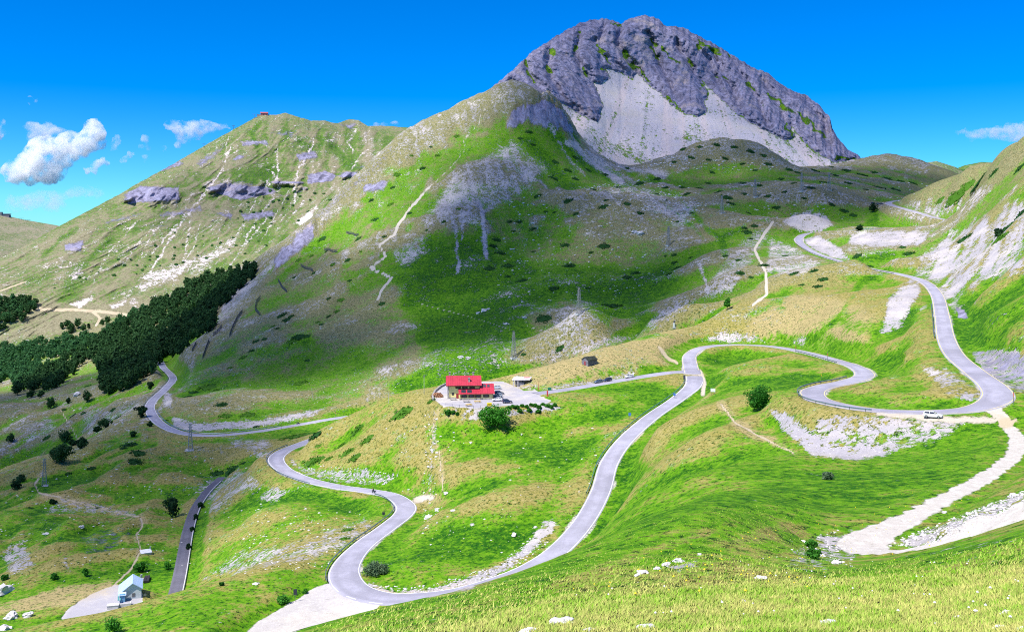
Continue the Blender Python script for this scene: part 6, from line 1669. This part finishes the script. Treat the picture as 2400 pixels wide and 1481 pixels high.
for i, (u, v, w, h, lab) in enumerate([(2047,497,22,20,"dark bush under the top car park"),(2340,556,20,20,"dark bush alone on the striped right hillside"),(2014,540,16,12,"dark bush at the end of the hilltop guardrail"),
    (118,957,24,28,"dark pine-like tree left of the three in the small clearing below the wood"),(205,941,20,26,"dark tree in the middle of the clearing below the wood"),(160,946,9,14,"tiny dark tree between the two trees of the clearing"),(353,912,16,20,"dark round tree beside the left road near the wood"),(331,978,28,30,"dark tree on the outer edge of the left road bend"),
    (352,999,10,11,"little bush under the left road bend"),(312,1023,12,12,"little dark bush above the grassy crest"),(155,1036,30,32,"dark tree at the end of the gully footpath"),(172,1044,16,14,"dark bush just right of the tree by the gully"),(143,1082,50,40,"big dark bush on the shaded side of the crest"),(192,1050,28,24,"dark bush between the big bush and the crest"),
    (248,1002,30,20,"low dark bush stretching along the crest"),(228,1012,16,12,"low dark bush left of the stretched one on the crest"),(24,1035,20,18,"dark bush near the left edge in the shaded valley"),(40,1145,26,22,"dark bush near the left edge below the crest"),(48,1127,18,14,"small dark bush above the one near the left edge"),(96,930,16,14,"dark bush at the foot of the wood"),(72,932,18,16,"dark bush at the lowest corner of the wood"),
    (404,1212,38,54,"tall dark shrub beside the narrow old road"),(327,1340,26,20,"round green bush behind the timber stack"),(392,1333,14,16,"small dark bush between the shed and the old road"),(200,1350,14,18,"small green bush in the meadow left of the shed"),(127,1358,15,14,"dark low bush on the stony bank left of the shed"),(12,1358,14,12,"dark bush on the bank at the left edge"),
    (268,1483,38,32,"green bush cut by the lower edge of the picture"),(470,1190,12,12,"dark bush hanging over the old road wall"),(459,1218,10,12,"second dark bush over the old road wall"),(451,1245,9,10,"third dark bush over the old road wall"),(442,1287,11,12,"lowest dark bush by the break in the old road"),(124,1180,14,10,"tiny dark bush under the pale footpath"),
    (715,1390,10,9,"small round bush beside the gravel lay-by"),(662,1412,26,14,"low bush at the edge of the gravel lay-by"),(1050,972,12,9,"green shrub on the bank left of the big bush tree"),(520,1372,9,8,"little bush on the near grassy bank"),
    (165,735,12,12,"lone dark tree near the far valley road"),(208,712,9,14,"dark upright tree by the far pale cuttings"),(1105,690,4,4,"")]):
    if lab: big_bush(u, v, w, h, lab, LF_FOREST if u < 500 and v < 1300 or v < 600 else LF_BUSH, seed=40 + i, trunk=h > 15)
big_bush(1900, 1284, 26, 20, "upper of two bright green plants beside the dirt track bend", seed=91, trunk=False); big_bush(1905, 1308, 32, 22, "lower of two bright green plants beside the dirt track bend", seed=92, trunk=False)
big_bush(1941, 1124, 26, 16, "grey-green round cushion bush in the meadow", LF_GREY, seed=93, trunk=False)
big_bush(880, 1345, 60, 22, "patch of greyish leafy shrubs inside the bottom hairpin", LF_GREY, seed=94, trunk=False)
rb = random.Random(61)
for k, (u, v) in enumerate([(1192,958),(1203,955),(1213,957),(1224,953),(1234,955),(1245,951),(1255,953),(1264,956),(1273,950),(1283,953),(1292,957),(1300,952),(1218,966),(1240,964),(1262,966),(1062,968),(1072,972),(1052,966)]):
    big_bush(u, v, rb.uniform(6, 12), rb.uniform(4, 6.5), "small dark shrub on the pale stony bank under the refuge yard", LF_BUSH, seed=200 + k, trunk=False, group="shrubs on the yard bank")
# low mats of shrubs seen on slopes
JM = []
for sd_ in (1, 2, 3, 4):
    rg_ = np.random.default_rng(sd_)
    cc = rg_.uniform(-.78, .78, (16, 2)); cc = cc[np.hypot(cc[:, 0], cc[:, 1]) < .82]
    cr_ = rg_.uniform(.18, .34, len(cc))
    V, Fc = leaves_np(np.stack([cc[:, 0], cc[:, 1], .04 + 0 * cc[:, 0]], -1), cr_, 14, .085, rg_, .75)
    core = ico_blob("x", 1.45, .34, sd_, sub=2, amp=.45)
    vi = np.array([v.co[:] for v in core.vertices]); fi = [tuple(p.vertices) for p in core.polygons]; bpy.data.meshes.remove(core)
    me = bpy.data.meshes.new("juniper_mat"); me.from_pydata(np.concatenate([V, vi]).tolist(), [], [tuple(map(int, f)) for f in Fc] + [tuple(i + len(V) for i in f) for f in fi]); me.update(); JM.append(me)
def jun_mesh(m):
    out = []
    for me in JM:
        q = me.copy(); q.materials.append(m); out.append(q)
    return out
J_DARK, J_GREEN = jun_mesh(LF_JUN), jun_mesh(LF_MOSS)
SPECIAL = {(1705,465): "largest dark juniper mat on the plateau, between the faint pylon and its neighbour", (1440,365): "long dark juniper streak on the green ramp left of the scree foot", (1275,747): "pale green shrub mat at the left foot of the stony knoll", (1312,817): "dark juniper mat on the stones just behind the tan hill", (1227,831): "small bluish juniper mat beside the hollow pylon's foot",
 (943,968): "wide green shrub mat on the spur crest left of the refuge path", (735,1082): "broad bright green mat above the rocky cutting of the left hairpin", (530,975): "left one of two oval shrub mats above the pale road cutting", (582,972): "right one of two oval shrub mats above the pale road cutting", (703,899): "oval dark mat alone above the leaning wooden pole", (2300,420): "long dark green shrub streak high on the right hillside",
 (1417,577): "right-hand dark oval mat on the brow of the central dome", (1324,575): "left-hand dark oval mat on the brow of the central dome", (1148,630): "dark oval mat at the left foot of the dome", (1440,717): "large mat in the hollow right of the stony knoll", (700,1022): "large dark shrub thicket between the left road and its hairpin", (540,1105): "low green thicket at the head of the old road"}
def mat_shrub(u, v, rx, label, group, green=False, far=False, asp=None):
    p = seen_far(u, v) if far else seen(u, v)
    w = rx * p.y / F
    o = bpy.data.objects.new("juniper_shrub", (J_GREEN if green else J_DARK)[rr.randrange(4)])
    if far: n = Vector((-.35, -.62, .7)).normalized()
    else: n = normal_at(p, 2.5)
    view = p.normalized()
    xa = n.cross(view).normalized(); ya = n.cross(xa).normalized()
    q = Matrix((xa, ya, n)).transposed().to_quaternion()
    o.rotation_mode = 'QUATERNION'; o.rotation_quaternion = q @ Euler((0, 0, rr.uniform(-.35, .35))).to_quaternion()
    cosv = max(.25, abs(n.dot(view)))
    ay = min(max((asp or .42) / cosv, .45), 1.1)
    o.scale = (w, w * ay, min(w, 5.0) * .8)
    o.location = p - n * .1
    link(o); tag(o, SPECIAL.get((u, v), label), "shrub", group)
DOME = [(1165,562,14),(1157,577,12),(1174,594,16),(1148,630,17),(1192,623,18),(1190,648,11),(1324,575,15),(1417,577,18),(1335,623,18),(1298,677,16),(1490,640,15),(1470,650,14),(1587,629,15),(1580,616,10),(1567,643,11),(1580,598,10),(1619,604,8),(1560,600,6),(1195,520,11),(1217,520,12),(1204,542,7),(1249,537,11),(1330,472,17),(1415,485,16),(1350,502,11),(1280,497,8),(1300,498,7),(1385,592,8),(1250,590,7),(1440,717,24),(1420,715,12),(1275,747,26),(1312,817,17),(1227,831,10),(1378,676,8),(1225,658,18)]
for u, v, r_ in DOME: mat_shrub(u, v, r_, "dark green juniper mat on the rounded dome right of the trail", "juniper mats on the central dome")
LEFTS = [(520,948,20),(530,975,20),(582,972,22),(703,899,22),(490,908,30),(505,915,16),(455,920,16),(440,930,12),(660,740,16),(672,750,14),(682,742,10),(650,770,8),(640,765,9),(620,795,10),(600,800,12),(590,822,10),(570,838,12),(720,788,12),(700,790,20),(685,800,16),(800,703,12),(790,730,10),(895,712,12),(770,742,8),(745,755,8),(753,760,8),(720,845,9),(540,862,10),(780,620,9),(815,610,10),(820,658,8),(770,700,8),(755,560,14),(730,600,10),(700,610,9),(735,640,8),(840,560,12),(870,470,9),(915,480,10),(960,500,9),(900,555,8),(930,410,12),(920,440,8),(880,515,13),(990,395,9),(1025,365,8),(1070,320,10),(965,365,7),(1010,345,6),(845,590,7),(690,650,7),(765,590,7),(1040,520,8),(1000,540,6),(1075,490,7)]
for u, v, r_ in LEFTS: mat_shrub(u, v, r_, "green juniper patch on the left slope below the zigzag trail", "juniper patches on the left slope", green=rr.random() < .45, asp=.45)
MOR = [(1705,465,22),(1685,450,12),(1715,478,14),(1470,478,13),(1500,500,12),(1820,487,14),(1560,470,9),(1610,455,12),(1640,442,12),(1660,430,10),(1740,430,14),(1780,435,11),(1830,420,12),(1860,430,10),(1900,440,16),(1960,412,16),(1985,400,14),(2020,410,16),(2050,405,12),(2080,420,18),(2110,425,14),(2060,440,20),(2100,445,16),(2140,430,12),(1930,428,14),(1870,405,12),(1990,430,12),(2030,445,10),(1800,460,11),(1745,455,10),(1620,500,9),(1590,520,9),(1755,500,9),(1950,480,12),(1980,495,14),(2000,505,12),(1570,355,9),(1600,350,10),(1640,345,10),(1680,340,12),(1720,345,11),(1760,355,12),(1790,365,11),(1620,370,12),(1660,375,9),(1700,372,11),(1740,385,9),(1580,380,9),(1800,385,12),(1850,398,12),(1910,400,14),(1950,392,9),(1540,420,12),(1500,430,14),(1450,440,12),(1420,410,10),(1470,395,10),(1380,400,10),(1350,420,12),(1300,420,16),(1260,460,12),(1390,445,9),(1440,365,24),(1420,350,14),(1460,378,18),(1220,325,9),(1250,340,9),(1240,310,12),(1300,380,14),(1330,400,12),(1350,370,10),(1600,440,14),(1540,455,8),(1670,405,10),(1770,400,9),(1840,450,9),(1885,465,9),(1560,440,10),(1420,470,8)]
for u, v, r_ in MOR: mat_shrub(u, v, r_, "dark juniper mat on the rocky plateau at the foot of the peak", "juniper mats on the rocky plateau", asp=.36)
RIGHT = [(1790,622,17),(1860,642,15),(1908,635,14),(1930,655,16),(1918,672,16),(1880,668,10),(1752,545,16),(1768,530,12),(1745,535,10),(1735,640,14),(1760,560,8),(1760,650,9),(1700,600,9),(1730,610,10),(2130,595,18),(2240,462,34),(2300,420,50),(2270,435,26),(2360,535,36),(2345,558,30),(2260,560,24),(2330,405,20),(2205,470,18),(2390,395,20),(2395,500,24),(1840,600,10),(2010,600,14),(2040,625,12),(2115,580,12)]
for u, v, r_ in RIGHT: mat_shrub(u, v, r_, "green shrub mat on the slopes of the upper road", "shrub mats by the upper road", green=u > 2150 and rr.random() < .6, asp=.40)
SPUR = [(943,968,36),(838,1008,26),(862,1030,24),(800,1045,22),(815,1060,26),(833,1072,22),(735,1082,36),(770,1075,14),(745,1045,12),(1010,940,14),(815,1242,20),(808,1262,16),(700,1022,50),(740,1020,22),(540,1105,30),(510,1110,22),(305,1042,22),(325,1062,22),(318,1082,24),(290,1050,12),(215,1097,12),(160,1110,10),(600,1000,10),(570,1085,10),(170,975,10),(195,970,14),(275,980,14),(110,1025,12),(205,905,10),(150,960,8),(265,960,10),(390,985,8),(230,1190,10),(70,1190,10)]
for u, v, r_ in SPUR: mat_shrub(u, v, r_, "low green shrub patch on the slopes below the refuge and the left road", "shrub patches below the refuge", green=u > 650 and u < 1100 and rr.random() < .75, asp=.42)
rg = random.Random(77); nfar = 0
FARPTS = []
while nfar < 70:
    u, v = rg.uniform(60, 780), rg.uniform(440, 700)
    if v > 706 - .19 * u or v < 640 - .45 * u + 90: continue
    if any(abs(u - a) < 14 and abs(v - b) < 7 for a, b in FARPTS): continue
    if u > 640 - (v - 560) * 0.9 and v > 520: continue
    FARPTS.append((u, v)); nfar += 1
    mat_shrub(u, v, rg.uniform(4, 9), "round dark shrub dotted over the grassy mountain on the left", "shrubs dotted on the grassy mountain", far=True, asp=.5)

# ------------------------------------------------------------------ boulders
M_LIME = mat("limestone", (0.56, 0.53, 0.53), .9, vary=.3, scale=2.5)
def rock_mesh(seed, sub=3):
    from mathutils import noise as mn
    bm = bmesh.new(); bmesh.ops.create_icosphere(bm, subdivisions=sub, radius=1.0)
    ph = Vector((seed * 3.7, seed * 1.3, seed * 7.1))
    for v in bm.verts:
        d = v.co.copy()
        k = 1 + .38 * mn.noise(d * 1.1 + ph) + .22 * mn.noise(d * 2.6 + ph) + .10 * mn.noise(d * 6 + ph) + .05 * mn.noise(d * 14 + ph)
        c = mn.cell(d * 1.6 + ph)
        v.co = d * k * (.9 + .18 * c)
    me = bpy.data.meshes.new("boulder"); bm.to_mesh(me); bm.free(); me.materials.append(M_LIME)
    return me
RK = [rock_mesh(s, 4 if s < 3 else 3) for s in (1, 2, 3, 4, 5)]
BOULD = [(1318,1462,32,.45,"largest white boulder in the foreground grass at the lower edge"),(1236,1482,26,.3,"flat white rock cut by the lower edge, left of the large boulder"),(1385,1479,20,.3,"pale rock cut by the lower edge beside the large boulder"),(1512,1474,26,.4,"pale rounded rock near the lower edge in the middle right"),(1745,1412,10,.6,"small white rock in dry grass, middle of the foreground"),
 (1940,1463,26,.35,"long flat white rock in the lower right grass"),(2360,1440,17,.5,"rough white boulder at the lower right corner"),(2345,1476,18,.6,"white boulder in the bottom right corner cut by the edge"),(2395,1478,16,.6,"white rock at the very corner of the picture"),(2250,1448,14,.4,"half-buried pale rock left of the corner boulders"),(2275,1460,10,.4,"small pale rock between the corner boulders"),(2200,1462,12,.4,"buried pale rock in the dry grass patch"),
 (1590,1316,14,.5,"white ledge rock topping the small outcrop in the meadow"),(1562,1325,14,.5,"pale ledge rock left in the small outcrop of the meadow"),(1508,1342,14,.5,"white rock lowest in the meadow outcrop"),(1495,1348,10,.4,"small white rock at the left end of the meadow outcrop"),(1540,1333,12,.4,"flat white rock in the middle of the meadow outcrop"),(1782,1355,14,.5,"white rock among the flowers below the meadow"),(1640,1300,8,.5,"small white rock at the right end of the outcrop"),
 (1885,1270,10,.4,"pale ledge above the two bright green plants"),(1960,1320,16,.4,"white ledge rock at the bend of the dirt track"),(1925,1302,10,.4,"white rock between the green plants and the track"),(2213,1202,7,.7,"small white boulder above the stony bank"),(2272,1205,9,.6,"white boulder on the stony bank by the track"),(2325,1197,13,.6,"largest white boulder on the stony bank by the track"),(2378,1163,16,.4,"flat white rock high at the right edge"),(2290,1208,5,.6,"small white stone beside the bank boulder"),(2130,1275,9,.6,"white stone at the inner bend of the track"),(2145,1263,8,.6,"white stone second from the inner bend"),(2165,1255,8,.6,"white stone on the lower stony bank"),
 (1205,1255,9,.7,"grey boulder on the lush slope above the gravel shoulder"),(1255,1236,6,.6,"pale flat stone above the grey boulder"),(1005,1213,12,.6,"white boulder in the strip of stones right of the hairpin"),(1025,1195,8,.6,"white stone in the strip right of the hairpin"),(1047,1156,8,.5,"pale flat rock at the foot of the trail"),(1062,1197,7,.6,"white stone in the lush grass right of the hairpin"),(1107,1230,6,.6,"small pale stone in the lush meadow"),
 (65,1445,14,.8,"dark grey boulder near the stony track at the lower left"),(28,1448,20,.7,"grey-brown rock outcrop at the lower left edge"),(8,1475,18,.7,"pale rock at the lower left corner"),(190,1235,9,.5,"pale slab-like stone in the green patch at the left"),(109,1251,8,.5,"smaller pale stone in the green patch at the left"),(10,1390,26,.8,"grey rock outcrop on the left edge"),(183,925,12,.6,"pale rock outcrop under the wood"),(600,1368,8,.5,"grey stone on the near bank"),
 (1134,730,9,.7,"pale boulder in the middle of the green bowl"),(1120,735,6,.7,"smaller boulder beside the pale one in the bowl"),(1145,725,5,.7,"small boulder right of the pale one in the bowl"),(1080,838,8,.6,"grey boulders' largest stone in the gully above the refuge"),(1098,840,8,.6,"right-hand boulder in the gully above the refuge"),(1500,548,10,.7,"pale twin boulder on the right of the dome"),(1487,545,8,.7,"left twin boulder on the right of the dome"),(1230,745,8,.5,"pale stone at the edge of the green bowl"),(1187,760,7,.6,"grey stone above the lower trail")]
for i, (u, v, w_, asp, lab) in enumerate(BOULD):
    p = seen(u, v); s = w_ * p.y / F
    o = bpy.data.objects.new("boulder", RK[i % 5] if w_ > 14 else RK[2 + i % 3])
    o.location = p + Vector((0, 0, s * asp * .15)); o.rotation_euler = (0, 0, i * 1.3); o.scale = (s, s * .8, s * asp * .9)
    link(o); tag(o, lab, "boulder")
# scattered stones, too many to count
def stones(name, label, spots, m=M_LIME):
    base = ico_blob("x", 2, 2, 3, sub=1, amp=.5)
    V0 = np.array([v.co[:] for v in base.vertices]); F0 = np.array([list(p.vertices) for p in base.polygons]); bpy.data.meshes.remove(base)
    VV_, FF_ = [], []
    for i, (p, s) in enumerate(spots):
        a = i * 2.399; c, n = math.cos(a), math.sin(a); k = .6 + .4 * ((i * 37) % 10) / 10
        W_ = np.stack([(V0[:, 0] * c - V0[:, 1] * n * k) * s + p.x, (V0[:, 0] * n + V0[:, 1] * c * k) * s + p.y, V0[:, 2] * s * .6 * k + p.z], -1)
        VV_.append(W_); FF_.append(F0 + i * len(V0))
    me = mesh_np(name, np.concatenate(VV_), np.concatenate(FF_), False); me.materials.append(m)
    tag(link(bpy.data.objects.new(name, me)), label, "stones", kind="stuff")
rg = random.Random(5)
def spots(poly, n, smin, smax, power=2.0):
    out = []; us = [q[0] for q in poly]; vs = [q[1] for q in poly]
    t = 0
    while len(out) < n and t < n * 30:
        t += 1
        u, v = rg.uniform(min(us), max(us)), rg.uniform(min(vs), max(vs))
        if not in_poly(poly, u, v): continue
        p = seen(u, v); out.append((p, (smin + (smax - smin) * rg.random() ** power) * p.y / F))
    return out
sp_ = spots([(1190,460),(1380,436),(1500,425),(1640,440),(1900,420),(2200,430),(2120,470),(1900,500),(1650,540),(1500,560),(1600,640),(1450,700),(1250,720),(1150,700),(1180,560)], 900, .8, 4.2, 2.5)
sp_ += spots([(1340,440),(1520,420),(1660,480),(1600,540),(1480,480)], 450, 1.0, 4.5, 2.0)
sp_ += spots([(1400,380),(1540,400),(1850,400),(1900,395),(1560,360),(1480,400)], 260, 1.0, 4.0, 2.0)
stones("plateau_stones", "pale stones strewn over the dome and the plateau", sp_)
stones("slope_stones", "pale stones strewn over the lower slopes", spots([(640,900),(900,860),(1000,920),(700,960),(450,960),(520,880)], 160, .7, 2.2) + spots([(0,1150),(300,1060),(600,1060),(620,1300),(300,1360),(0,1380)], 420, .9, 4.0, 3) + spots([(600,1180),(900,1200),(760,1330),(560,1350)], 260, .9, 4.5, 2.5) + spots([(900,1000),(1300,1000),(1500,1000),(1250,1280),(1000,1340)], 160, 1.0, 4.0, 3) + spots([(995,960),(1030,960),(1025,1250),(990,1250)], 130, 1.0, 4.5, 2) + spots([(100,850),(300,900),(340,1000),(0,1030),(20,930)], 120, .8, 3.2))
stones("bank_stones", "white rubble on the bank between the arms of the dirt track", spots([(2085,1280),(2120,1255),(2200,1225),(2400,1150),(2400,1180),(2260,1250),(2160,1285)], 700, 1.0, 6.0, 2.5) + spots([(1850,1290),(2000,1330),(1990,1240),(1950,1235)], 160, 1.0, 5, 2.5) + spots([(1800,960),(1900,1000),(2280,985),(2200,1030),(2010,1078),(1900,1066)], 420, .8, 3.2, 2.5))
stones("shoulder_stones", "grey rubble along the road shoulder", spots([(860,1372),(960,1392),(1080,1380),(1200,1335),(1290,1270),(1250,1255),(1160,1325),(1000,1372)], 420, .9, 4.5, 2.5) + spots([(405,975),(470,990),(600,985),(760,955),(740,975),(600,1003),(470,1010)], 260, .8, 3) + spots([(690,1080),(860,1100),(940,1115),(900,1135),(720,1115)], 220, .8, 3.5) + spots([(1640,795),(1760,780),(1795,803),(1700,803)], 120, .8, 3))

# ------------------------------------------------------------------ grass of the near slope
def grass_mat(name):
    m, t, b = base_node(name); N = NB(t)
    a = N.new("ShaderNodeAttribute", attribute_name="blade")
    N.link(a.outputs["Color"], b.inputs["Base Color"]); b.inputs["Roughness"].default_value = .7
    nn = N.new("ShaderNodeCombineXYZ"); nn.inputs[0].default_value = -.25; nn.inputs[1].default_value = -.25; nn.inputs[2].default_value = .93
    N.link(nn.outputs[0], b.inputs["Normal"])
    return m
M_GRASS = grass_mat("grass_blades")
def grass(name, label, n, polys, hpx, seed, cols, dens=None, curve=.5, ymin=8):
    rg = np.random.default_rng(seed)
    P_ = []
    for poly, share in polys:
        k = int(n * share); us = [q[0] for q in poly]; vs = [q[1] for q in poly]
        u = rg.uniform(min(us), max(us), k * 3); v = rg.uniform(min(vs), max(vs), k * 3)
        ins = poly_sd(np.array(poly, float), u, v) < 0
        u, v = u[ins][:k], v[ins][:k]
        # ground hit for many pixels at once
        c = (u - U0) / (U1 - U0) * (NC - 1); j = np.clip(c.round().astype(int), 0, NC - 1)
        r0 = int((math.log(ymin) - S0) / (S1 - S0) * (NR - 1))
        for jj in np.unique(j):
            q = np.nonzero(j == jj)[0]; col = GV[r0:, jj]
            mn = np.minimum.accumulate(col)
            idx = np.searchsorted(-mn, -v[q])
            idx = np.clip(idx, 1, len(mn) - 1)
            f = np.clip((mn[idx - 1] - v[q]) / (mn[idx - 1] - mn[idx] + 1e-9), 0, 1)
            s = gs[r0 + idx - 1] + (gs[1] - gs[0]) * f
            y = np.exp(s); x = (u[q] - 1200) / F * y
            P_.append(np.stack([x, y, (VH - v[q]) / F * y, u[q], v[q]], -1))
    P_ = np.concatenate(P_)
    te = road_field(ROADS["track"], P_[:, 0], P_[:, 1], 9)
    rm = road_field(ROADS["main"], P_[:, 0], P_[:, 1], 9)
    P_ = P_[(te[0] - te[2] / 2 > .3) & (rm[0] - rm[2] / 2 > 1.0)]
    m = len(P_)
    y = P_[:, 1]
    h = hpx(y) * rg.uniform(.5, 1.3, m)
    wv = .10 * h + .012 * y * .04
    a = rg.uniform(0, 2 * np.pi, m); lean = rg.uniform(.1, curve, m); la = rg.normal(.4, .9, m)
    dx, dy = np.cos(a) * wv, np.sin(a) * wv * .5
    X, Y, Z = P_[:, 0], P_[:, 1], P_[:, 2] - .03
    tip = np.stack([X + np.cos(la) * lean * h, Y + np.sin(la) * lean * h, Z + h], -1)
    V = np.stack([np.stack([X - dx, Y - dy, Z], -1), np.stack([X + dx, Y + dy, Z], -1), tip], 1).reshape(-1, 3)
    me = mesh_np(name, V, np.arange(m * 3).reshape(-1, 3), True)
    # keep blades lit like the turf they grow in
    t = np.clip(.5 + .55 * fbm(X / 6, Y / 6, 3, seed) + .5 * fbm(X / 1.1, Y / 1.1, 2, seed + 1) + rg.normal(0, .22, m) + cols[2](P_[:, 3], P_[:, 4]), 0, 1)
    C = np.array(cols[0])[None] * (1 - t[:, None]) + np.array(cols[1])[None] * t[:, None]
    C = C * rg.uniform(.65, 1.3, m)[:, None]
    CC = np.repeat(np.concatenate([C, np.ones((m, 1))], 1), 3, 0)
    add_attr(me, "blade", CC)
    me.materials.append(M_GRASS)
    tag(link(bpy.data.objects.new(name, me)), label, "grass", kind="stuff")
near = [(700,1484),(880,1428),(1080,1388),(1230,1343),(1370,1288),(1440,1250),(1650,1190),(1900,1180),(1900,1300),(1960,1330),(2260,1292),(2420,1255),(2420,1490),(700,1490)]
bottom = [(1000,1484),(1300,1400),(1700,1370),(2420,1330),(2420,1490)]
mid = [(1400,1265),(1480,1120),(1700,1080),(1900,1110),(2100,1090),(2340,1000),(2350,1060),(2230,1140),(2000,1225),(1900,1230),(1650,1220)]
bias = lambda u, v: np.clip((v - 1360) / 260, -.5, .02) + .22 * fbm(u / 160, v / 24, 3, 5) + .1
grass("grass", "tall green and straw grass of the near slope", 110000, [(near, .35), (bottom, .65)], lambda y: np.minimum(.20, .10 + .002 * y) * np.clip(1.5 - y / 70, .45, 1), 11, ((0.115, 0.30, 0.002), (0.40, 0.39, 0.11), bias), curve=1.6)
# flowers
def flowers(name, label, poly, n, size, rgb, seed, hgt):
    rg = random.Random(seed); b = MB(); us = [q[0] for q in poly]; vs = [q[1] for q in poly]
    while n:
        u, v = rg.uniform(min(us), max(us)), rg.uniform(min(vs), max(vs))
        if not in_poly(poly, u, v): continue
        n -= 1
        p = seen(u, v); s = size * rg.uniform(.6, 1.3); z = hgt * rg.uniform(.7, 1.2)
        b.loft([[p + Vector((math.cos(k * 1.257) * r_, math.sin(k * 1.257) * r_, zz)) for k in range(5)] for zz, r_ in ((z - s * .6, s * .25), (z, s), (z + s * .9, s * .15))])
    tag(b.build(name, mat(name + "_petals", rgb, .7), None), label, "flowers", kind="stuff")
flowers("yellow_flowers", "yellow flower spikes dotted over the near meadow", [(1420,1330),(1800,1230),(2100,1160),(2350,1150),(2350,1220),(2000,1380),(1500,1440),(1300,1440)], 110, .055, (0.80, 0.60, 0.02), 3, .40)
flowers("white_flowers", "white flower heads dotted over the near grass", [(1300,1400),(1800,1300),(2400,1330),(2400,1470),(1300,1475)], 60, .04, (0.8, 0.78, 0.78), 4, .34)
